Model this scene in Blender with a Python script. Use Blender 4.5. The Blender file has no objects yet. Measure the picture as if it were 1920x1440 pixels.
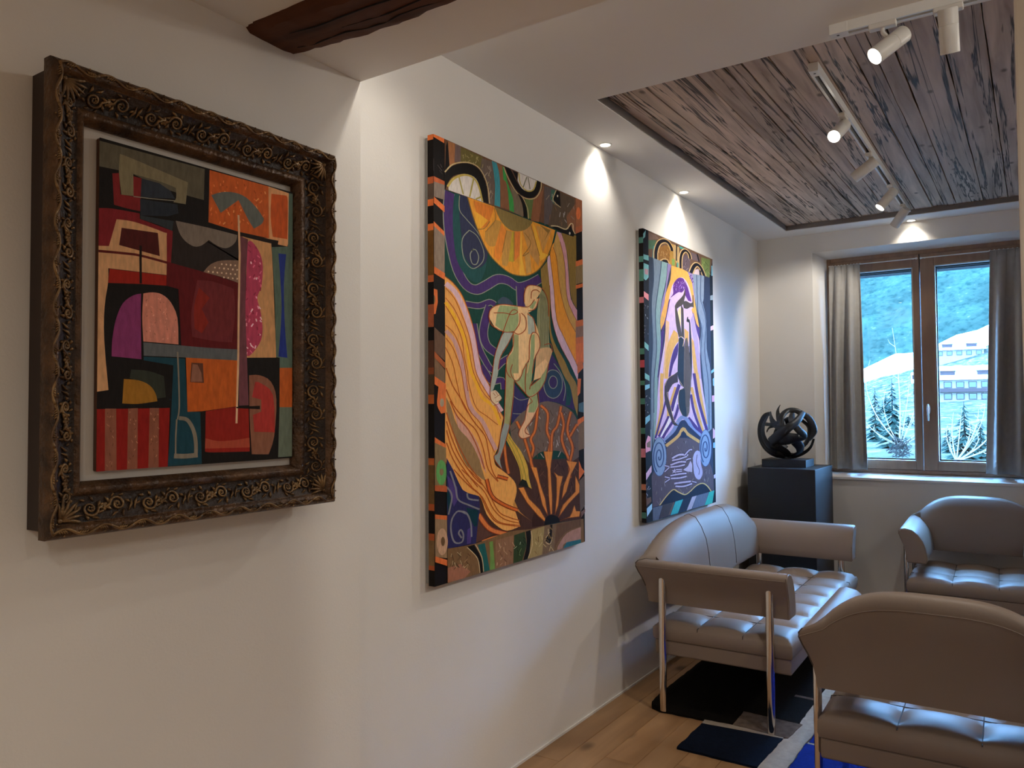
import bpy, math, random
from mathutils import Vector, Matrix
from math import sin, cos, pi, radians as RAD

# ------------------------------------------------------------------ camera, world, exposure
scene = bpy.context.scene
COL = scene.collection
CAM_H = 1.45
yaw, pitch, roll = 0.59053504, 0.0312068, -0.00622469
_f = Vector((-sin(yaw) * cos(pitch), cos(yaw) * cos(pitch), sin(pitch)))
_r = Vector((cos(yaw), sin(yaw), 0)); _u = _r.cross(_f)
_R = cos(roll) * _r + sin(roll) * _u; _U = -sin(roll) * _r + cos(roll) * _u
cam_data = bpy.data.cameras.new('camera'); cam = bpy.data.objects.new('camera', cam_data); COL.objects.link(cam)
cam.matrix_world = Matrix(((_R.x, _U.x, -_f.x, 0), (_R.y, _U.y, -_f.y, 0), (_R.z, _U.z, -_f.z, CAM_H), (0, 0, 0, 1)))
cam_data.sensor_width = 36; cam_data.lens = 1467.21 / 1920 * 36
cam_data.clip_start = 0.05; cam_data.clip_end = 5000
scene.camera = cam

world = bpy.data.worlds.new('winter_sky'); scene.world = world; world.use_nodes = True
wb = world.node_tree.nodes['Background']
wb.inputs[0].default_value = (0.20, 0.48, 1.0, 1); wb.inputs[1].default_value = 46.0

vs = scene.view_settings
vs.view_transform = 'Standard'; vs.look = 'None'; vs.gamma = 1; vs.use_curve_mapping = False
vs.exposure = 0.5
scene.cycles.max_bounces = 8; scene.cycles.diffuse_bounces = 5; scene.cycles.sample_clamp_indirect = 4
scene.cycles.caustics_reflective = False; scene.cycles.caustics_refractive = False

WARM = (1.0, 0.925, 0.82)
def lamp_spot(name, loc, direction, watts, angle, blend=0.5, radius=0.025, color=WARM, parent=None):
    d = bpy.data.lights.new(name, 'SPOT'); d.energy = watts; d.spot_size = RAD(angle); d.spot_blend = blend
    d.shadow_soft_size = radius; d.color = color
    o = bpy.data.objects.new(name, d); COL.objects.link(o)
    o.location = loc; o.rotation_euler = Vector(direction).to_track_quat('-Z', 'Y').to_euler()
    if parent: o.parent = parent
    return o

# light levels in watts
HALL = (1.0, 0.97, 0.88)
W_WALL = 10      # small downlights grazing the long wall
W_TRACK = 21     # track spotlights
W_HALL_FILL = 40      # fill lamps added behind the viewer to brighten the rooms

# main planes of the rooms (metres)
XW, XN, YW, ZC, ZS, YS = -1.785, -1.685, 6.116, 2.746, 2.445, 1.697

# ------------------------------------------------------------------ helpers
def sr(h):
    v = [int(h[i:i + 2], 16) / 255 for i in (0, 2, 4)]
    return tuple(c / 12.92 if c <= .04045 else ((c + .055) / 1.055) ** 2.4 for c in v)

class MB:
    def __init__(s): s.v = []; s.f = []
    def add(s, vs_, fs):
        b = len(s.v); s.v += [tuple(p) for p in vs_]; s.f += [tuple(i + b for i in f) for f in fs]; return s
    def box(s, a, b):
        x0, y0, z0 = a; x1, y1, z1 = b
        return s.add([(x0,y0,z0),(x1,y0,z0),(x1,y1,z0),(x0,y1,z0),(x0,y0,z1),(x1,y0,z1),(x1,y1,z1),(x0,y1,z1)],
                     [(3,2,1,0),(4,5,6,7),(0,1,5,4),(1,2,6,5),(2,3,7,6),(3,0,4,7)])
    def loft(s, rings, closed=True, caps=True):
        n = len(rings[0]); b = len(s.v); vs_ = [p for r in rings for p in r]; fs = []
        for i in range(len(rings) - 1):
            for j in range(n if closed else n - 1):
                k = (j + 1) % n
                fs.append((i*n+j, i*n+k, (i+1)*n+k, (i+1)*n+j))
        if caps and closed:
            fs.append(tuple(range(n - 1, -1, -1))); fs.append(tuple((len(rings)-1)*n + j for j in range(n)))
        return s.add(vs_, fs)
    def tube(s, pts, r, n=6, flat=1.0, up=(0, 0, 1)):
        pts = [Vector(p) for p in pts]; rs = r if isinstance(r, (list, tuple)) else [r] * len(pts); rings = []
        for i, p in enumerate(pts):
            t = (pts[min(i+1, len(pts)-1)] - pts[max(i-1, 0)])
            if t.length < 1e-9: t = Vector((0, 0, 1))
            t.normalize(); u = Vector(up)
            if abs(t.dot(u)) > .98: u = Vector((1, 0, 0)) if abs(t.x) < .9 else Vector((0, 1, 0))
            a = t.cross(u).normalized(); c = a.cross(t).normalized()
            rings.append([p + a * (rs[i] * cos(2*pi*j/n)) + c * (rs[i] * flat * sin(2*pi*j/n)) for j in range(n)])
        return s.loft(rings)
    def prism(s, poly, z0, z1):
        n = len(poly)
        return s.loft([[(x, y, z0) for x, y in poly], [(x, y, z1) for x, y in poly]])
    def disc(s, c, d, r, n=20):
        d = Vector(d).normalized(); a = d.orthogonal().normalized(); b = d.cross(a)
        return s.add([Vector(c) + a*(r*cos(2*pi*i/n)) + b*(r*sin(2*pi*i/n)) for i in range(n)], [tuple(range(n))])
    def cyl(s, p, q, r, n=20, r2=None):
        return s.tube([p, q], [r, r if r2 is None else r2], n)
    def ball(s, c, r, n=8, m=6, sc=(1,1,1)):
        rings = [[(c[0]+r*sc[0]*sin(pi*i/m)*cos(2*pi*j/n), c[1]+r*sc[1]*sin(pi*i/m)*sin(2*pi*j/n), c[2]-r*sc[2]*cos(pi*i/m)) for j in range(n)] for i in range(1, m)]
        b = len(s.v); s.loft(rings); return s
    def build(s, name, m=None, parent=None, smooth=None, bevel=0, seg=2):
        me = bpy.data.meshes.new(name); me.from_pydata([tuple(v) for v in s.v], [], s.f); me.update()
        if m: me.materials.append(m)
        o = bpy.data.objects.new(name, me); COL.objects.link(o)
        if smooth:
            for p in me.polygons: p.use_smooth = True
            me.set_sharp_from_angle(angle=RAD(smooth))
        if bevel:
            md = o.modifiers.new('soft_edges', 'BEVEL'); md.width = bevel; md.segments = seg; md.limit_method = 'ANGLE'; md.angle_limit = RAD(40)
        if parent: o.parent = parent
        return o

def tag(o, label=None, cat=None, group=None, kind=None):
    if label: o['label'] = label
    if cat: o['category'] = cat
    if group: o['group'] = group
    if kind: o['kind'] = kind
    return o
def thing(name, loc, label, cat, group=None, rz=0):
    o = bpy.data.objects.new(name, None); COL.objects.link(o); o.location = loc; o.rotation_euler = (0, 0, rz)
    o.empty_display_size = .1
    return tag(o, label, cat, group)
def struct(o): return tag(o, kind='structure')
def catmull(pts, k=5, closed=False):
    P = [Vector(p) for p in pts]; n = len(P); out = []
    if n < 3: return P
    for i in range(n if closed else n - 1):
        if closed: a, b, c, d = P[(i-1) % n], P[i], P[(i+1) % n], P[(i+2) % n]
        else: a, b, c, d = P[max(i-1, 0)], P[i], P[i+1], P[min(i+2, n-1)]
        for j in range(k):
            t = j / k
            out.append(.5 * ((2*b) + (c-a)*t + (2*a-5*b+4*c-d)*t*t + (3*b-a-3*c+d)*t**3))
    if not closed: out.append(P[-1])
    return out

# ------------------------------------------------------------------ materials
MATS = {}
def new_mat(name):
    m = bpy.data.materials.new(name); m.use_nodes = True; nt = m.node_tree
    return m, nt, nt.nodes['Principled BSDF'], nt.nodes.new, nt.links.new
def mat(name, col, rough=.5, metal=0., spec=.5, vary=0., vscale=6., bump=0., bscale=60., coords='pos', stretch=(1, 1, 1), col2=None, coat=0.):
    if name in MATS: return MATS[name]
    m, nt, b, N, L = new_mat(name)
    b.inputs['Base Color'].default_value = (*col, 1); b.inputs['Roughness'].default_value = rough
    b.inputs['Metallic'].default_value = metal; b.inputs['Specular IOR Level'].default_value = spec
    b.inputs['Coat Weight'].default_value = coat
    if vary or bump:
        g = N('ShaderNodeNewGeometry') if coords == 'pos' else N('ShaderNodeTexCoord')
        mp = N('ShaderNodeMapping'); mp.inputs['Scale'].default_value = stretch
        L(g.outputs['Position' if coords == 'pos' else 'Object'], mp.inputs[0])
    if vary:
        n = N('ShaderNodeTexNoise'); n.inputs['Scale'].default_value = vscale; n.inputs['Detail'].default_value = 6
        L(mp.outputs[0], n.inputs['Vector'])
        mx = N('ShaderNodeMix'); mx.data_type = 'RGBA'
        c2 = col2 or tuple(max(0, c * (1 - vary)) for c in col); c1 = col if col2 else tuple(min(1, c * (1 + vary)) for c in col)
        mx.inputs[6].default_value = (*c2, 1); mx.inputs[7].default_value = (*c1, 1)
        rp = N('ShaderNodeValToRGB'); rp.color_ramp.elements[0].position = .3; rp.color_ramp.elements[1].position = .7
        L(n.outputs[0], rp.inputs[0]); L(rp.outputs[0], mx.inputs[0]); L(mx.outputs[2], b.inputs['Base Color'])
    if bump:
        n2 = N('ShaderNodeTexNoise'); n2.inputs['Scale'].default_value = bscale; n2.inputs['Detail'].default_value = 3
        L(mp.outputs[0], n2.inputs['Vector']); bp = N('ShaderNodeBump'); bp.inputs['Strength'].default_value = bump; bp.inputs['Distance'].default_value = .01
        L(n2.outputs[0], bp.inputs['Height']); L(bp.outputs[0], b.inputs['Normal'])
    MATS[name] = m; return m
def emit(name, col, strength):
    m, nt, b, N, L = new_mat(name)
    b.inputs['Base Color'].default_value = (*col, 1); b.inputs['Emission Color'].default_value = (*col, 1); b.inputs['Emission Strength'].default_value = strength
    return m
def wood(name, light, dark, scale, stretch, crack=0., rough=.5, knots=0., objvar=.25, bump=.2):
    m, nt, b, N, L = new_mat(name)
    g = N('ShaderNodeNewGeometry'); oi = N('ShaderNodeObjectInfo'); ad = N('ShaderNodeVectorMath'); ad.operation = 'MULTIPLY_ADD'
    cmb = N('ShaderNodeCombineXYZ'); L(oi.outputs['Random'], cmb.inputs[0]); L(oi.outputs['Random'], cmb.inputs[1]); L(oi.outputs['Random'], cmb.inputs[2])
    ad.inputs[1].default_value = (37, 17, 5); L(cmb.outputs[0], ad.inputs[0]); L(g.outputs['Position'], ad.inputs[2])
    mp = N('ShaderNodeMapping'); mp.inputs['Scale'].default_value = stretch; L(ad.outputs[0], mp.inputs[0])
    n1 = N('ShaderNodeTexNoise'); n1.inputs['Scale'].default_value = scale; n1.inputs['Detail'].default_value = 8; n1.inputs['Distortion'].default_value = .6; L(mp.outputs[0], n1.inputs['Vector'])
    rp = N('ShaderNodeValToRGB'); rp.color_ramp.elements[0].position = .3; rp.color_ramp.elements[1].position = .68
    rp.color_ramp.elements[0].color = (*dark, 1); rp.color_ramp.elements[1].color = (*light, 1); L(n1.outputs[0], rp.inputs[0])
    hs = N('ShaderNodeHueSaturation'); mr = N('ShaderNodeMapRange'); mr.inputs[3].default_value = 1 - objvar; mr.inputs[4].default_value = 1 + objvar
    L(oi.outputs['Random'], mr.inputs[0]); L(mr.outputs[0], hs.inputs['Value']); L(rp.outputs[0], hs.inputs['Color'])
    out = hs.outputs[0]
    def darken(fac_socket, colr):
        nonlocal out
        mx = N('ShaderNodeMix'); mx.data_type = 'RGBA'; mx.inputs[7].default_value = (*colr, 1)
        L(fac_socket, mx.inputs[0]); L(out, mx.inputs[6]); out = mx.outputs[2]
    if crack:
        mp2 = N('ShaderNodeMapping'); mp2.inputs['Scale'].default_value = (stretch[0]*1.0, stretch[1]*.45, stretch[2]); L(ad.outputs[0], mp2.inputs[0])
        n2 = N('ShaderNodeTexNoise'); n2.inputs['Scale'].default_value = scale*.55; n2.inputs['Detail'].default_value = 5; n2.inputs['Roughness'].default_value = .6; n2.inputs['Distortion'].default_value = .5; L(mp2.outputs[0], n2.inputs['Vector'])
        sb = N('ShaderNodeMath'); sb.operation = 'SUBTRACT'; sb.inputs[1].default_value = .5; ab = N('ShaderNodeMath'); ab.operation = 'ABSOLUTE'; L(n2.outputs[0], sb.inputs[0]); L(sb.outputs[0], ab.inputs[0])
        r2 = N('ShaderNodeValToRGB'); e = r2.color_ramp.elements; e[0].position = .006 * crack; e[0].color = (1, 1, 1, 1); e[1].position = .022 * crack; e[1].color = (0, 0, 0, 1)
        L(ab.outputs[0], r2.inputs[0]); darken(r2.outputs[0], tuple(c*.12 for c in dark))
    if knots:
        mp3 = N('ShaderNodeMapping'); mp3.inputs['Scale'].default_value = (1, .55, 1); L(ad.outputs[0], mp3.inputs[0])
        vo = N('ShaderNodeTexVoronoi'); vo.inputs['Scale'].default_value = knots; L(mp3.outputs[0], vo.inputs['Vector'])
        r3 = N('ShaderNodeValToRGB'); e = r3.color_ramp.elements; e[0].position = .07; e[0].color = (.9, .9, .9, 1); e[1].position = .17; e[1].color = (0, 0, 0, 1)
        L(vo.outputs['Distance'], r3.inputs[0]); darken(r3.outputs[0], tuple(c*.35 for c in dark))
    L(out, b.inputs['Base Color']); b.inputs['Roughness'].default_value = rough; b.inputs['Specular IOR Level'].default_value = .18 if rough > .55 else .5
    if bump:
        bp = N('ShaderNodeBump'); bp.inputs['Strength'].default_value = bump; bp.inputs['Distance'].default_value = .004; L(n1.outputs[0], bp.inputs['Height']); L(bp.outputs[0], b.inputs['Normal'])
    MATS[name] = m; return m

PLASTER = mat('white_plaster', (.85, .82, .775), .85, spec=.25, vary=.015, vscale=3, bump=.05, bscale=160)
PLASTER_C = mat('ceiling_plaster', (.90, .875, .84), .9, spec=.2, vary=.012, vscale=2, bump=.03, bscale=120)
WHITE = mat('white_lacquer', (.82, .81, .78), .35, vary=.02, vscale=20)
OAK = wood('oak_planks', (.44, .25, .115), (.29, .15, .063), 9, (1, .12, 1), rough=.38, knots=4.5, objvar=.16, bump=.08)
OLDWOOD = wood('weathered_boards', (.70, .54, .43), (.39, .28, .21), 26, (1, .07, 1), crack=1.0, rough=.58, knots=11, objvar=.20, bump=.3)
BEAMWOOD = wood('dark_beam_wood', (.125, .045, .022), (.045, .017, .010), 14, (.12, 1, 1), crack=.6, rough=.7, objvar=0, bump=.5)
LARCH = wood('larch_window_wood', (.33, .20, .125), (.23, .135, .085), 18, (1, 1, .12), rough=.45, objvar=.05, bump=.05)
LEATHER = mat('taupe_leather', (.235, .180, .145), .46, spec=.32, vary=.04, vscale=4, bump=.06, bscale=420)
SEAM = mat('leather_seam', (.05, .037, .03), .7, vary=.1, vscale=50)
CHROME = mat('chrome', (.78, .74, .70), .12, metal=1, vary=.03, vscale=9)
BLACK = mat('black_satin_paint', (.009, .009, .010), .5, vary=.15, vscale=8)
BRONZE = mat('blackened_metal', (.008, .008, .009), .40, spec=.35, vary=.2, vscale=12, bump=.05, bscale=90)
STEEL = mat('satin_steel', (.62, .62, .62), .32, metal=1, vary=.04, vscale=20)
FABRIC = mat('grey_curtain_cloth', (.37, .355, .335), .9, spec=.15, vary=.05, vscale=30, bump=.15, bscale=700)

# ------------------------------------------------------------------ picture designs (millimetres on each canvas)
ART_ABSTRACT = dict(W=511, H=697, shapes=[
 ('P','4a4639',2,[(0,690),(249,693),(247,619),(141,623),(73,638),(42,638),(0,636)]),
 ('P','651c1d',2,[(28,628),(42,632),(46,587),(75,589),(74,633),(93,633),(91,560),(61,560),(32,562)]),
 ('P','262b32',0,[(93,633),(135,632),(162,621),(173,606),(91,591)]),
 ('P','20252c',0,[(90,587),(179,594),(182,574),(155,562),(91,551)]),
 ('P','262c30',0,[(91,551),(170,554),(167,531),(131,539),(91,543)]),
 ('P','665f49',2,[(44,674),(78,670),(178,655),(205,651),(200,599),(169,597),(176,609),(175,631),(140,636),(74,638),(75,590),(48,587),(42,634)]),
 ('S','6d6a5c',1,[(75,589),(120,594),(173,601)],2.0,1.06),
 ('P','641a1e',2,[(0,548),(30,553),(89,555),(90,543),(168,531),(165,458),(0,451)]),
 ('P','a67f5b',2,[(38,532),(79,534),(147,524),(153,515),(154,429),(21,425),(21,395),(14,343),(14,273),(24,169),(0,165),(0,453),(0,469),(22,472)]),
 ('P','3d1412',0,[(49,516),(132,520),(137,469),(95,473),(44,478)]),
 ('S','4a1614',1,[(0,458),(55,462),(92,463),(155,457)],5.3,1.05),
 ('P','7a1b10',0,[(24,424),(154,428),(154,405),(93,401),(21,394)]),
 ('S','18100e',0,[(92,485),(92,456),(93,402)],5.3,1.05),
 ('P','231d1b',2,[(170,554),(343,550),(350,488),(347,487),(249,448),(164,457)]),
 ('P','655c53',2,[(175,556),(260,556),(340,553),(336,537),(323,523),(306,515),(284,517),(261,527),(242,511),(222,505),(199,514),(184,531)]),
 ('P','a24c1f',0,[(262,694),(433,695),(435,562),(343,562),(260,569)]),
 ('S','c4703a',0,[(301,678),(300,673)],2.4,1.15),
 ('S','c4703a',0,[(268,606),(265,597)],2.4,1.13),
 ('S','c4703a',0,[(300,615),(297,609)],2.4,1.15),
 ('S','b86030',0,[(269,593),(267,587)],2.4,1.13),
 ('S','d08a50',0,[(313,604),(318,597)],2.4,1.16),
 ('S','b86030',0,[(279,600),(281,594)],2.4,1.14),
 ('S','d08a50',0,[(303,653),(310,649)],2.4,1.16),
 ('S','b86030',0,[(266,643),(269,638)],2.4,1.13),
 ('S','d08a50',0,[(330,612),(329,606)],2.5,1.17),
 ('S','d08a50',0,[(306,578),(300,572)],2.4,1.15),
 ('S','b86030',0,[(347,608),(349,604)],2.5,1.18),
 ('S','d08a50',0,[(366,643),(362,636)],2.5,1.18),
 ('S','b86030',0,[(366,679),(362,670)],2.5,1.18),
 ('S','b86030',0,[(308,610),(312,606)],2.4,1.16),
 ('S','d08a50',0,[(422,679),(424,673)],2.6,1.21),
 ('S','c4703a',0,[(389,653),(396,649)],2.5,1.2),
 ('S','8a3a14',0,[(310,667),(310,662)],2.4,1.16),
 ('S','8a3a14',0,[(360,684),(361,678)],2.5,1.18),
 ('S','c4703a',0,[(292,577),(290,571)],2.4,1.15),
 ('S','c4703a',0,[(334,670),(338,668)],2.5,1.17),
 ('S','c4703a',0,[(274,662),(275,657)],2.4,1.14),
 ('S','d08a50',0,[(351,619),(350,614)],2.5,1.18),
 ('S','b86030',0,[(389,653),(396,650)],2.5,1.2),
 ('S','8a3a14',0,[(334,628),(330,622)],2.5,1.17),
 ('S','b86030',0,[(399,641),(393,636)],2.5,1.2),
 ('S','d08a50',0,[(348,590),(347,584)],2.5,1.18),
 ('S','c4703a',0,[(369,591),(373,586)],2.5,1.19),
 ('S','d08a50',0,[(291,648),(290,639)],2.4,1.15),
 ('S','d08a50',0,[(396,636),(399,629)],2.5,1.2),
 ('S','d08a50',0,[(318,640),(318,631)],2.4,1.16),
 ('S','b86030',0,[(421,620),(413,612)],2.5,1.21),
 ('S','8a3a14',0,[(388,674),(394,668)],2.5,1.2),
 ('S','c4703a',0,[(355,595),(360,592)],2.5,1.18),
 ('S','8a3a14',0,[(298,669),(299,664)],2.4,1.15),
 ('S','b86030',0,[(395,598),(401,593)],2.5,1.2),
 ('S','8a3a14',0,[(290,602),(295,597)],2.4,1.15),
 ('S','c4703a',0,[(413,654),(406,646)],2.5,1.21),
 ('S','d08a50',0,[(342,575),(344,570)],2.5,1.17),
 ('S','8a3a14',0,[(411,675),(410,670)],2.5,1.21),
 ('S','8a3a14',0,[(325,583),(323,577)],2.4,1.16),
 ('S','d08a50',0,[(403,657),(395,649)],2.5,1.2),
 ('S','c4703a',0,[(346,640),(352,634)],2.5,1.18),
 ('S','b86030',0,[(340,685),(341,679)],2.5,1.17),
 ('S','c4703a',0,[(292,669),(292,663)],2.4,1.15),
 ('S','8a3a14',0,[(314,616),(314,608)],2.4,1.16),
 ('S','b86030',0,[(348,627),(347,621)],2.5,1.18),
 ('P','525753',2,[(267,635),(296,649),(333,656),(366,651),(399,630),(419,609),(413,595),(389,578),(372,597),(343,640),(293,598)]),
 ('P','b4835a',2,[(433,695),(499,692),(501,587),(494,551),(350,552),(435,562)]),
 ('P','a2461b',2,[(442,678),(490,684),(495,668),(494,570),(447,568),(440,616)]),
 ('P','48594f',2,[(444,541),(496,551),(498,692),(511,693),(511,235),(470,233),(470,259),(457,260),(455,389)]),
 ('P','a67c53',2,[(350,554),(442,550),(448,474),(459,259),(368,254),(366,546)]),
 ('P','1a1210',2,[(318,561),(343,559),(465,561),(463,551),(434,550),(343,553)]),
 ('P','1f2d6e',2,[(465,528),(490,530),(483,450),(486,349),(495,260),(466,262),(476,392)]),
 ('P','98384f',1,[(371,541),(396,534),(415,498),(413,441),(400,406),(410,371),(416,329),(407,292),(368,259),(364,352),(367,463)]),
 ('S','e0b0b8',0,[(396,353),(398,346)],3.1,1.21),
 ('S','e0b0b8',0,[(404,384),(410,379)],3.1,1.21),
 ('S','80283e',0,[(395,419),(389,411)],3.1,1.2),
 ('S','80283e',0,[(386,372),(389,364)],3.1,1.2),
 ('S','b85a74',0,[(410,441),(411,434)],3.1,1.21),
 ('S','80283e',0,[(368,359),(373,354)],3.0,1.19),
 ('S','b85a74',0,[(380,457),(375,453)],3.0,1.19),
 ('S','e0b0b8',0,[(405,316),(410,313)],3.1,1.21),
 ('S','e0b0b8',0,[(368,280),(373,277)],3.0,1.19),
 ('S','80283e',0,[(399,333),(401,325)],3.1,1.21),
 ('S','e0b0b8',0,[(408,350),(413,346)],3.1,1.21),
 ('S','e0b0b8',0,[(399,457),(396,451)],3.1,1.2),
 ('S','80283e',0,[(410,433),(408,424)],3.1,1.21),
 ('S','e0b0b8',0,[(386,377),(381,368)],3.0,1.2),
 ('S','b85a74',0,[(399,370),(397,361)],3.1,1.2),
 ('S','80283e',0,[(371,522),(380,517)],3.1,1.19),
 ('S','d08a9a',0,[(394,456),(389,451)],3.1,1.2),
 ('S','d08a9a',0,[(396,409),(398,404)],3.1,1.2),
 ('S','80283e',0,[(366,428),(367,420)],3.0,1.19),
 ('S','80283e',0,[(402,487),(407,484)],3.1,1.21),
 ('S','e0b0b8',0,[(379,291),(383,283)],3.0,1.2),
 ('S','d08a9a',0,[(401,386),(404,378)],3.1,1.21),
 ('S','b85a74',0,[(389,500),(394,495)],3.1,1.2),
 ('S','80283e',0,[(382,496),(388,492)],3.1,1.2),
 ('S','b85a74',0,[(408,453),(406,446)],3.1,1.21),
 ('S','b85a74',0,[(378,351),(374,342)],3.0,1.19),
 ('S','b85a74',0,[(372,302),(376,297)],3.0,1.2),
 ('S','e0b0b8',0,[(388,340),(382,332)],3.0,1.2),
 ('S','e0b0b8',0,[(380,494),(381,488)],3.1,1.19),
 ('S','e0b0b8',0,[(396,286),(393,278)],3.0,1.2),
 ('S','80283e',0,[(394,534),(396,528)],3.1,1.2),
 ('S','80283e',0,[(407,316),(402,311)],3.1,1.21),
 ('S','e0b0b8',0,[(409,359),(413,352)],3.1,1.21),
 ('S','d08a9a',0,[(368,340),(368,332)],3.0,1.19),
 ('S','d08a9a',0,[(366,350),(363,342)],3.0,1.19),
 ('S','b85a74',0,[(399,512),(407,508)],3.1,1.21),
 ('S','b85a74',0,[(378,273),(386,266)],3.0,1.2),
 ('S','80283e',0,[(388,503),(385,493)],3.1,1.2),
 ('S','b85a74',0,[(405,461),(403,453)],3.1,1.21),
 ('S','80283e',0,[(372,402),(366,396)],3.0,1.19),
 ('S','80283e',0,[(392,464),(387,456)],3.1,1.2),
 ('S','80283e',0,[(372,536),(379,530)],3.1,1.19),
 ('S','e0b0b8',0,[(381,286),(389,280)],3.0,1.2),
 ('S','b85a74',0,[(380,367),(376,360)],3.0,1.19),
 ('S','80283e',0,[(384,371),(387,363)],3.1,1.2),
 ('S','d08a9a',0,[(369,263),(365,259)],3.0,1.19),
 ('S','b85a74',0,[(412,475),(407,467)],3.1,1.21),
 ('S','b85a74',0,[(392,487),(386,480)],3.1,1.2),
 ('S','d08a9a',0,[(370,268),(367,260)],3.0,1.19),
 ('S','d08a9a',0,[(407,496),(409,491)],3.1,1.21),
 ('P','6e584a',2,[(247,449),(266,470),(297,484),(349,492),(354,434),(303,443)]),
 ('P','b8a28a',2,[(263,452),(262,450),(259,450),(258,451),(259,454),(262,454)]),
 ('P','b8a28a',2,[(280,464),(279,462),(277,462),(275,463),(277,466),(279,466)]),
 ('P','b8a28a',2,[(275,453),(274,451),(271,450),(270,452),(271,454),(274,455)]),
 ('P','b8a28a',2,[(292,465),(291,463),(289,462),(288,464),(289,466),(291,467)]),
 ('P','b8a28a',2,[(287,453),(286,451),(283,451),(282,453),(283,455),(286,455)]),
 ('P','b8a28a',2,[(299,476),(298,473),(295,473),(294,475),(295,477),(298,477)]),
 ('P','b8a28a',2,[(305,466),(304,463),(301,463),(300,465),(301,467),(304,468)]),
 ('P','b8a28a',2,[(299,454),(298,452),(296,452),(294,453),(296,456),(298,456)]),
 ('P','b8a28a',2,[(305,444),(304,442),(301,442),(300,444),(301,446),(304,446)]),
 ('P','b8a28a',2,[(312,476),(310,474),(308,474),(307,476),(308,478),(310,478)]),
 ('P','b8a28a',2,[(317,466),(316,464),(314,464),(312,466),(313,468),(316,468)]),
 ('P','b8a28a',2,[(312,455),(310,453),(308,452),(307,454),(308,456),(310,457)]),
 ('P','b8a28a',2,[(317,445),(316,443),(314,442),(312,444),(314,446),(316,447)]),
 ('P','b8a28a',2,[(324,477),(323,475),(320,474),(319,476),(320,479),(323,479)]),
 ('P','b8a28a',2,[(330,467),(329,465),(326,464),(325,466),(326,469),(329,469)]),
 ('P','b8a28a',2,[(324,455),(323,453),(320,453),(319,455),(320,457),(323,457)]),
 ('P','b8a28a',2,[(330,445),(329,443),(326,443),(325,445),(326,447),(329,447)]),
 ('P','b8a28a',2,[(337,478),(336,476),(333,475),(332,477),(333,479),(336,480)]),
 ('P','b8a28a',2,[(343,468),(341,466),(339,465),(337,467),(339,469),(341,470)]),
 ('P','b8a28a',2,[(337,456),(336,454),(333,454),(332,455),(333,458),(336,458)]),
 ('P','b8a28a',2,[(343,446),(341,444),(339,443),(338,445),(339,448),(341,448)]),
 ('P','b8a28a',2,[(350,479),(348,476),(346,476),(344,478),(346,480),(348,481)]),
 ('P','b8a28a',2,[(350,457),(348,455),(346,454),(345,456),(346,458),(348,459)]),
 ('P','4c1113',2,[(165,458),(249,449),(351,435),(345,273),(262,272),(191,272),(183,401),(153,405),(154,460)]),
 ('P','5a2122',2,[(231,428),(273,430),(330,420),(335,366),(326,289),(274,289),(219,295),(216,351)]),
 ('P','6f2017',2,[(236,411),(264,390),(243,362),(261,332),(244,305),(225,314),(223,365)]),
 ('P','6c2d56',2,[(94,380),(76,374),(53,354),(38,317),(31,274),(30,240),(96,237),(94,327)]),
 ('P','aa6d5d',2,[(99,381),(121,386),(143,384),(164,369),(181,335),(184,275),(100,276),(97,328)]),
 ('S','b87c6a',0,[(153,355),(154,351)],1.7,1.08),
 ('S','b87c6a',0,[(116,355),(119,353)],1.7,1.06),
 ('S','b87c6a',0,[(174,291),(175,289)],1.8,1.09),
 ('S','c48c7a',0,[(153,332),(156,329)],1.7,1.08),
 ('S','b87c6a',0,[(139,326),(139,323)],1.7,1.07),
 ('S','c48c7a',0,[(133,374),(135,373)],1.7,1.07),
 ('S','b87c6a',0,[(119,354),(120,351)],1.7,1.06),
 ('S','8a5242',0,[(154,343),(154,340)],1.7,1.08),
 ('S','8a5242',0,[(117,343),(120,341)],1.7,1.06),
 ('S','b87c6a',0,[(112,347),(113,345)],1.7,1.06),
 ('S','c48c7a',0,[(140,375),(138,371)],1.7,1.07),
 ('S','c48c7a',0,[(149,346),(146,343)],1.7,1.08),
 ('S','8a5242',0,[(106,300),(108,297)],1.7,1.06),
 ('S','8a5242',0,[(128,320),(126,318)],1.7,1.07),
 ('S','b87c6a',0,[(117,317),(118,314)],1.7,1.06),
 ('S','b87c6a',0,[(152,343),(151,340)],1.7,1.08),
 ('S','c48c7a',0,[(107,357),(105,354)],1.7,1.06),
 ('S','b87c6a',0,[(143,343),(145,339)],1.7,1.08),
 ('S','b87c6a',0,[(152,324),(151,321)],1.7,1.08),
 ('S','c48c7a',0,[(106,360),(106,356)],1.7,1.06),
 ('S','8a5242',0,[(138,367),(140,364)],1.7,1.07),
 ('S','c48c7a',0,[(114,308),(115,306)],1.7,1.06),
 ('S','c48c7a',0,[(174,305),(175,302)],1.8,1.09),
 ('S','b87c6a',0,[(150,351),(152,349)],1.7,1.08),
 ('S','8a5242',0,[(138,351),(140,347)],1.7,1.07),
 ('S','c48c7a',0,[(125,337),(122,334)],1.7,1.06),
 ('S','8a5242',0,[(109,334),(107,331)],1.7,1.06),
 ('S','8a5242',0,[(125,296),(128,293)],1.7,1.07),
 ('S','8a5242',0,[(157,308),(155,306)],1.7,1.08),
 ('S','b87c6a',0,[(175,332),(175,329)],1.8,1.09),
 ('S','b87c6a',0,[(151,315),(152,312)],1.7,1.08),
 ('S','8a5242',0,[(108,369),(105,365)],1.7,1.05),
 ('S','8a5242',0,[(176,332),(176,328)],1.8,1.09),
 ('S','8a5242',0,[(147,368),(147,366)],1.7,1.08),
 ('S','c48c7a',0,[(115,302),(116,299)],1.7,1.06),
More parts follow.
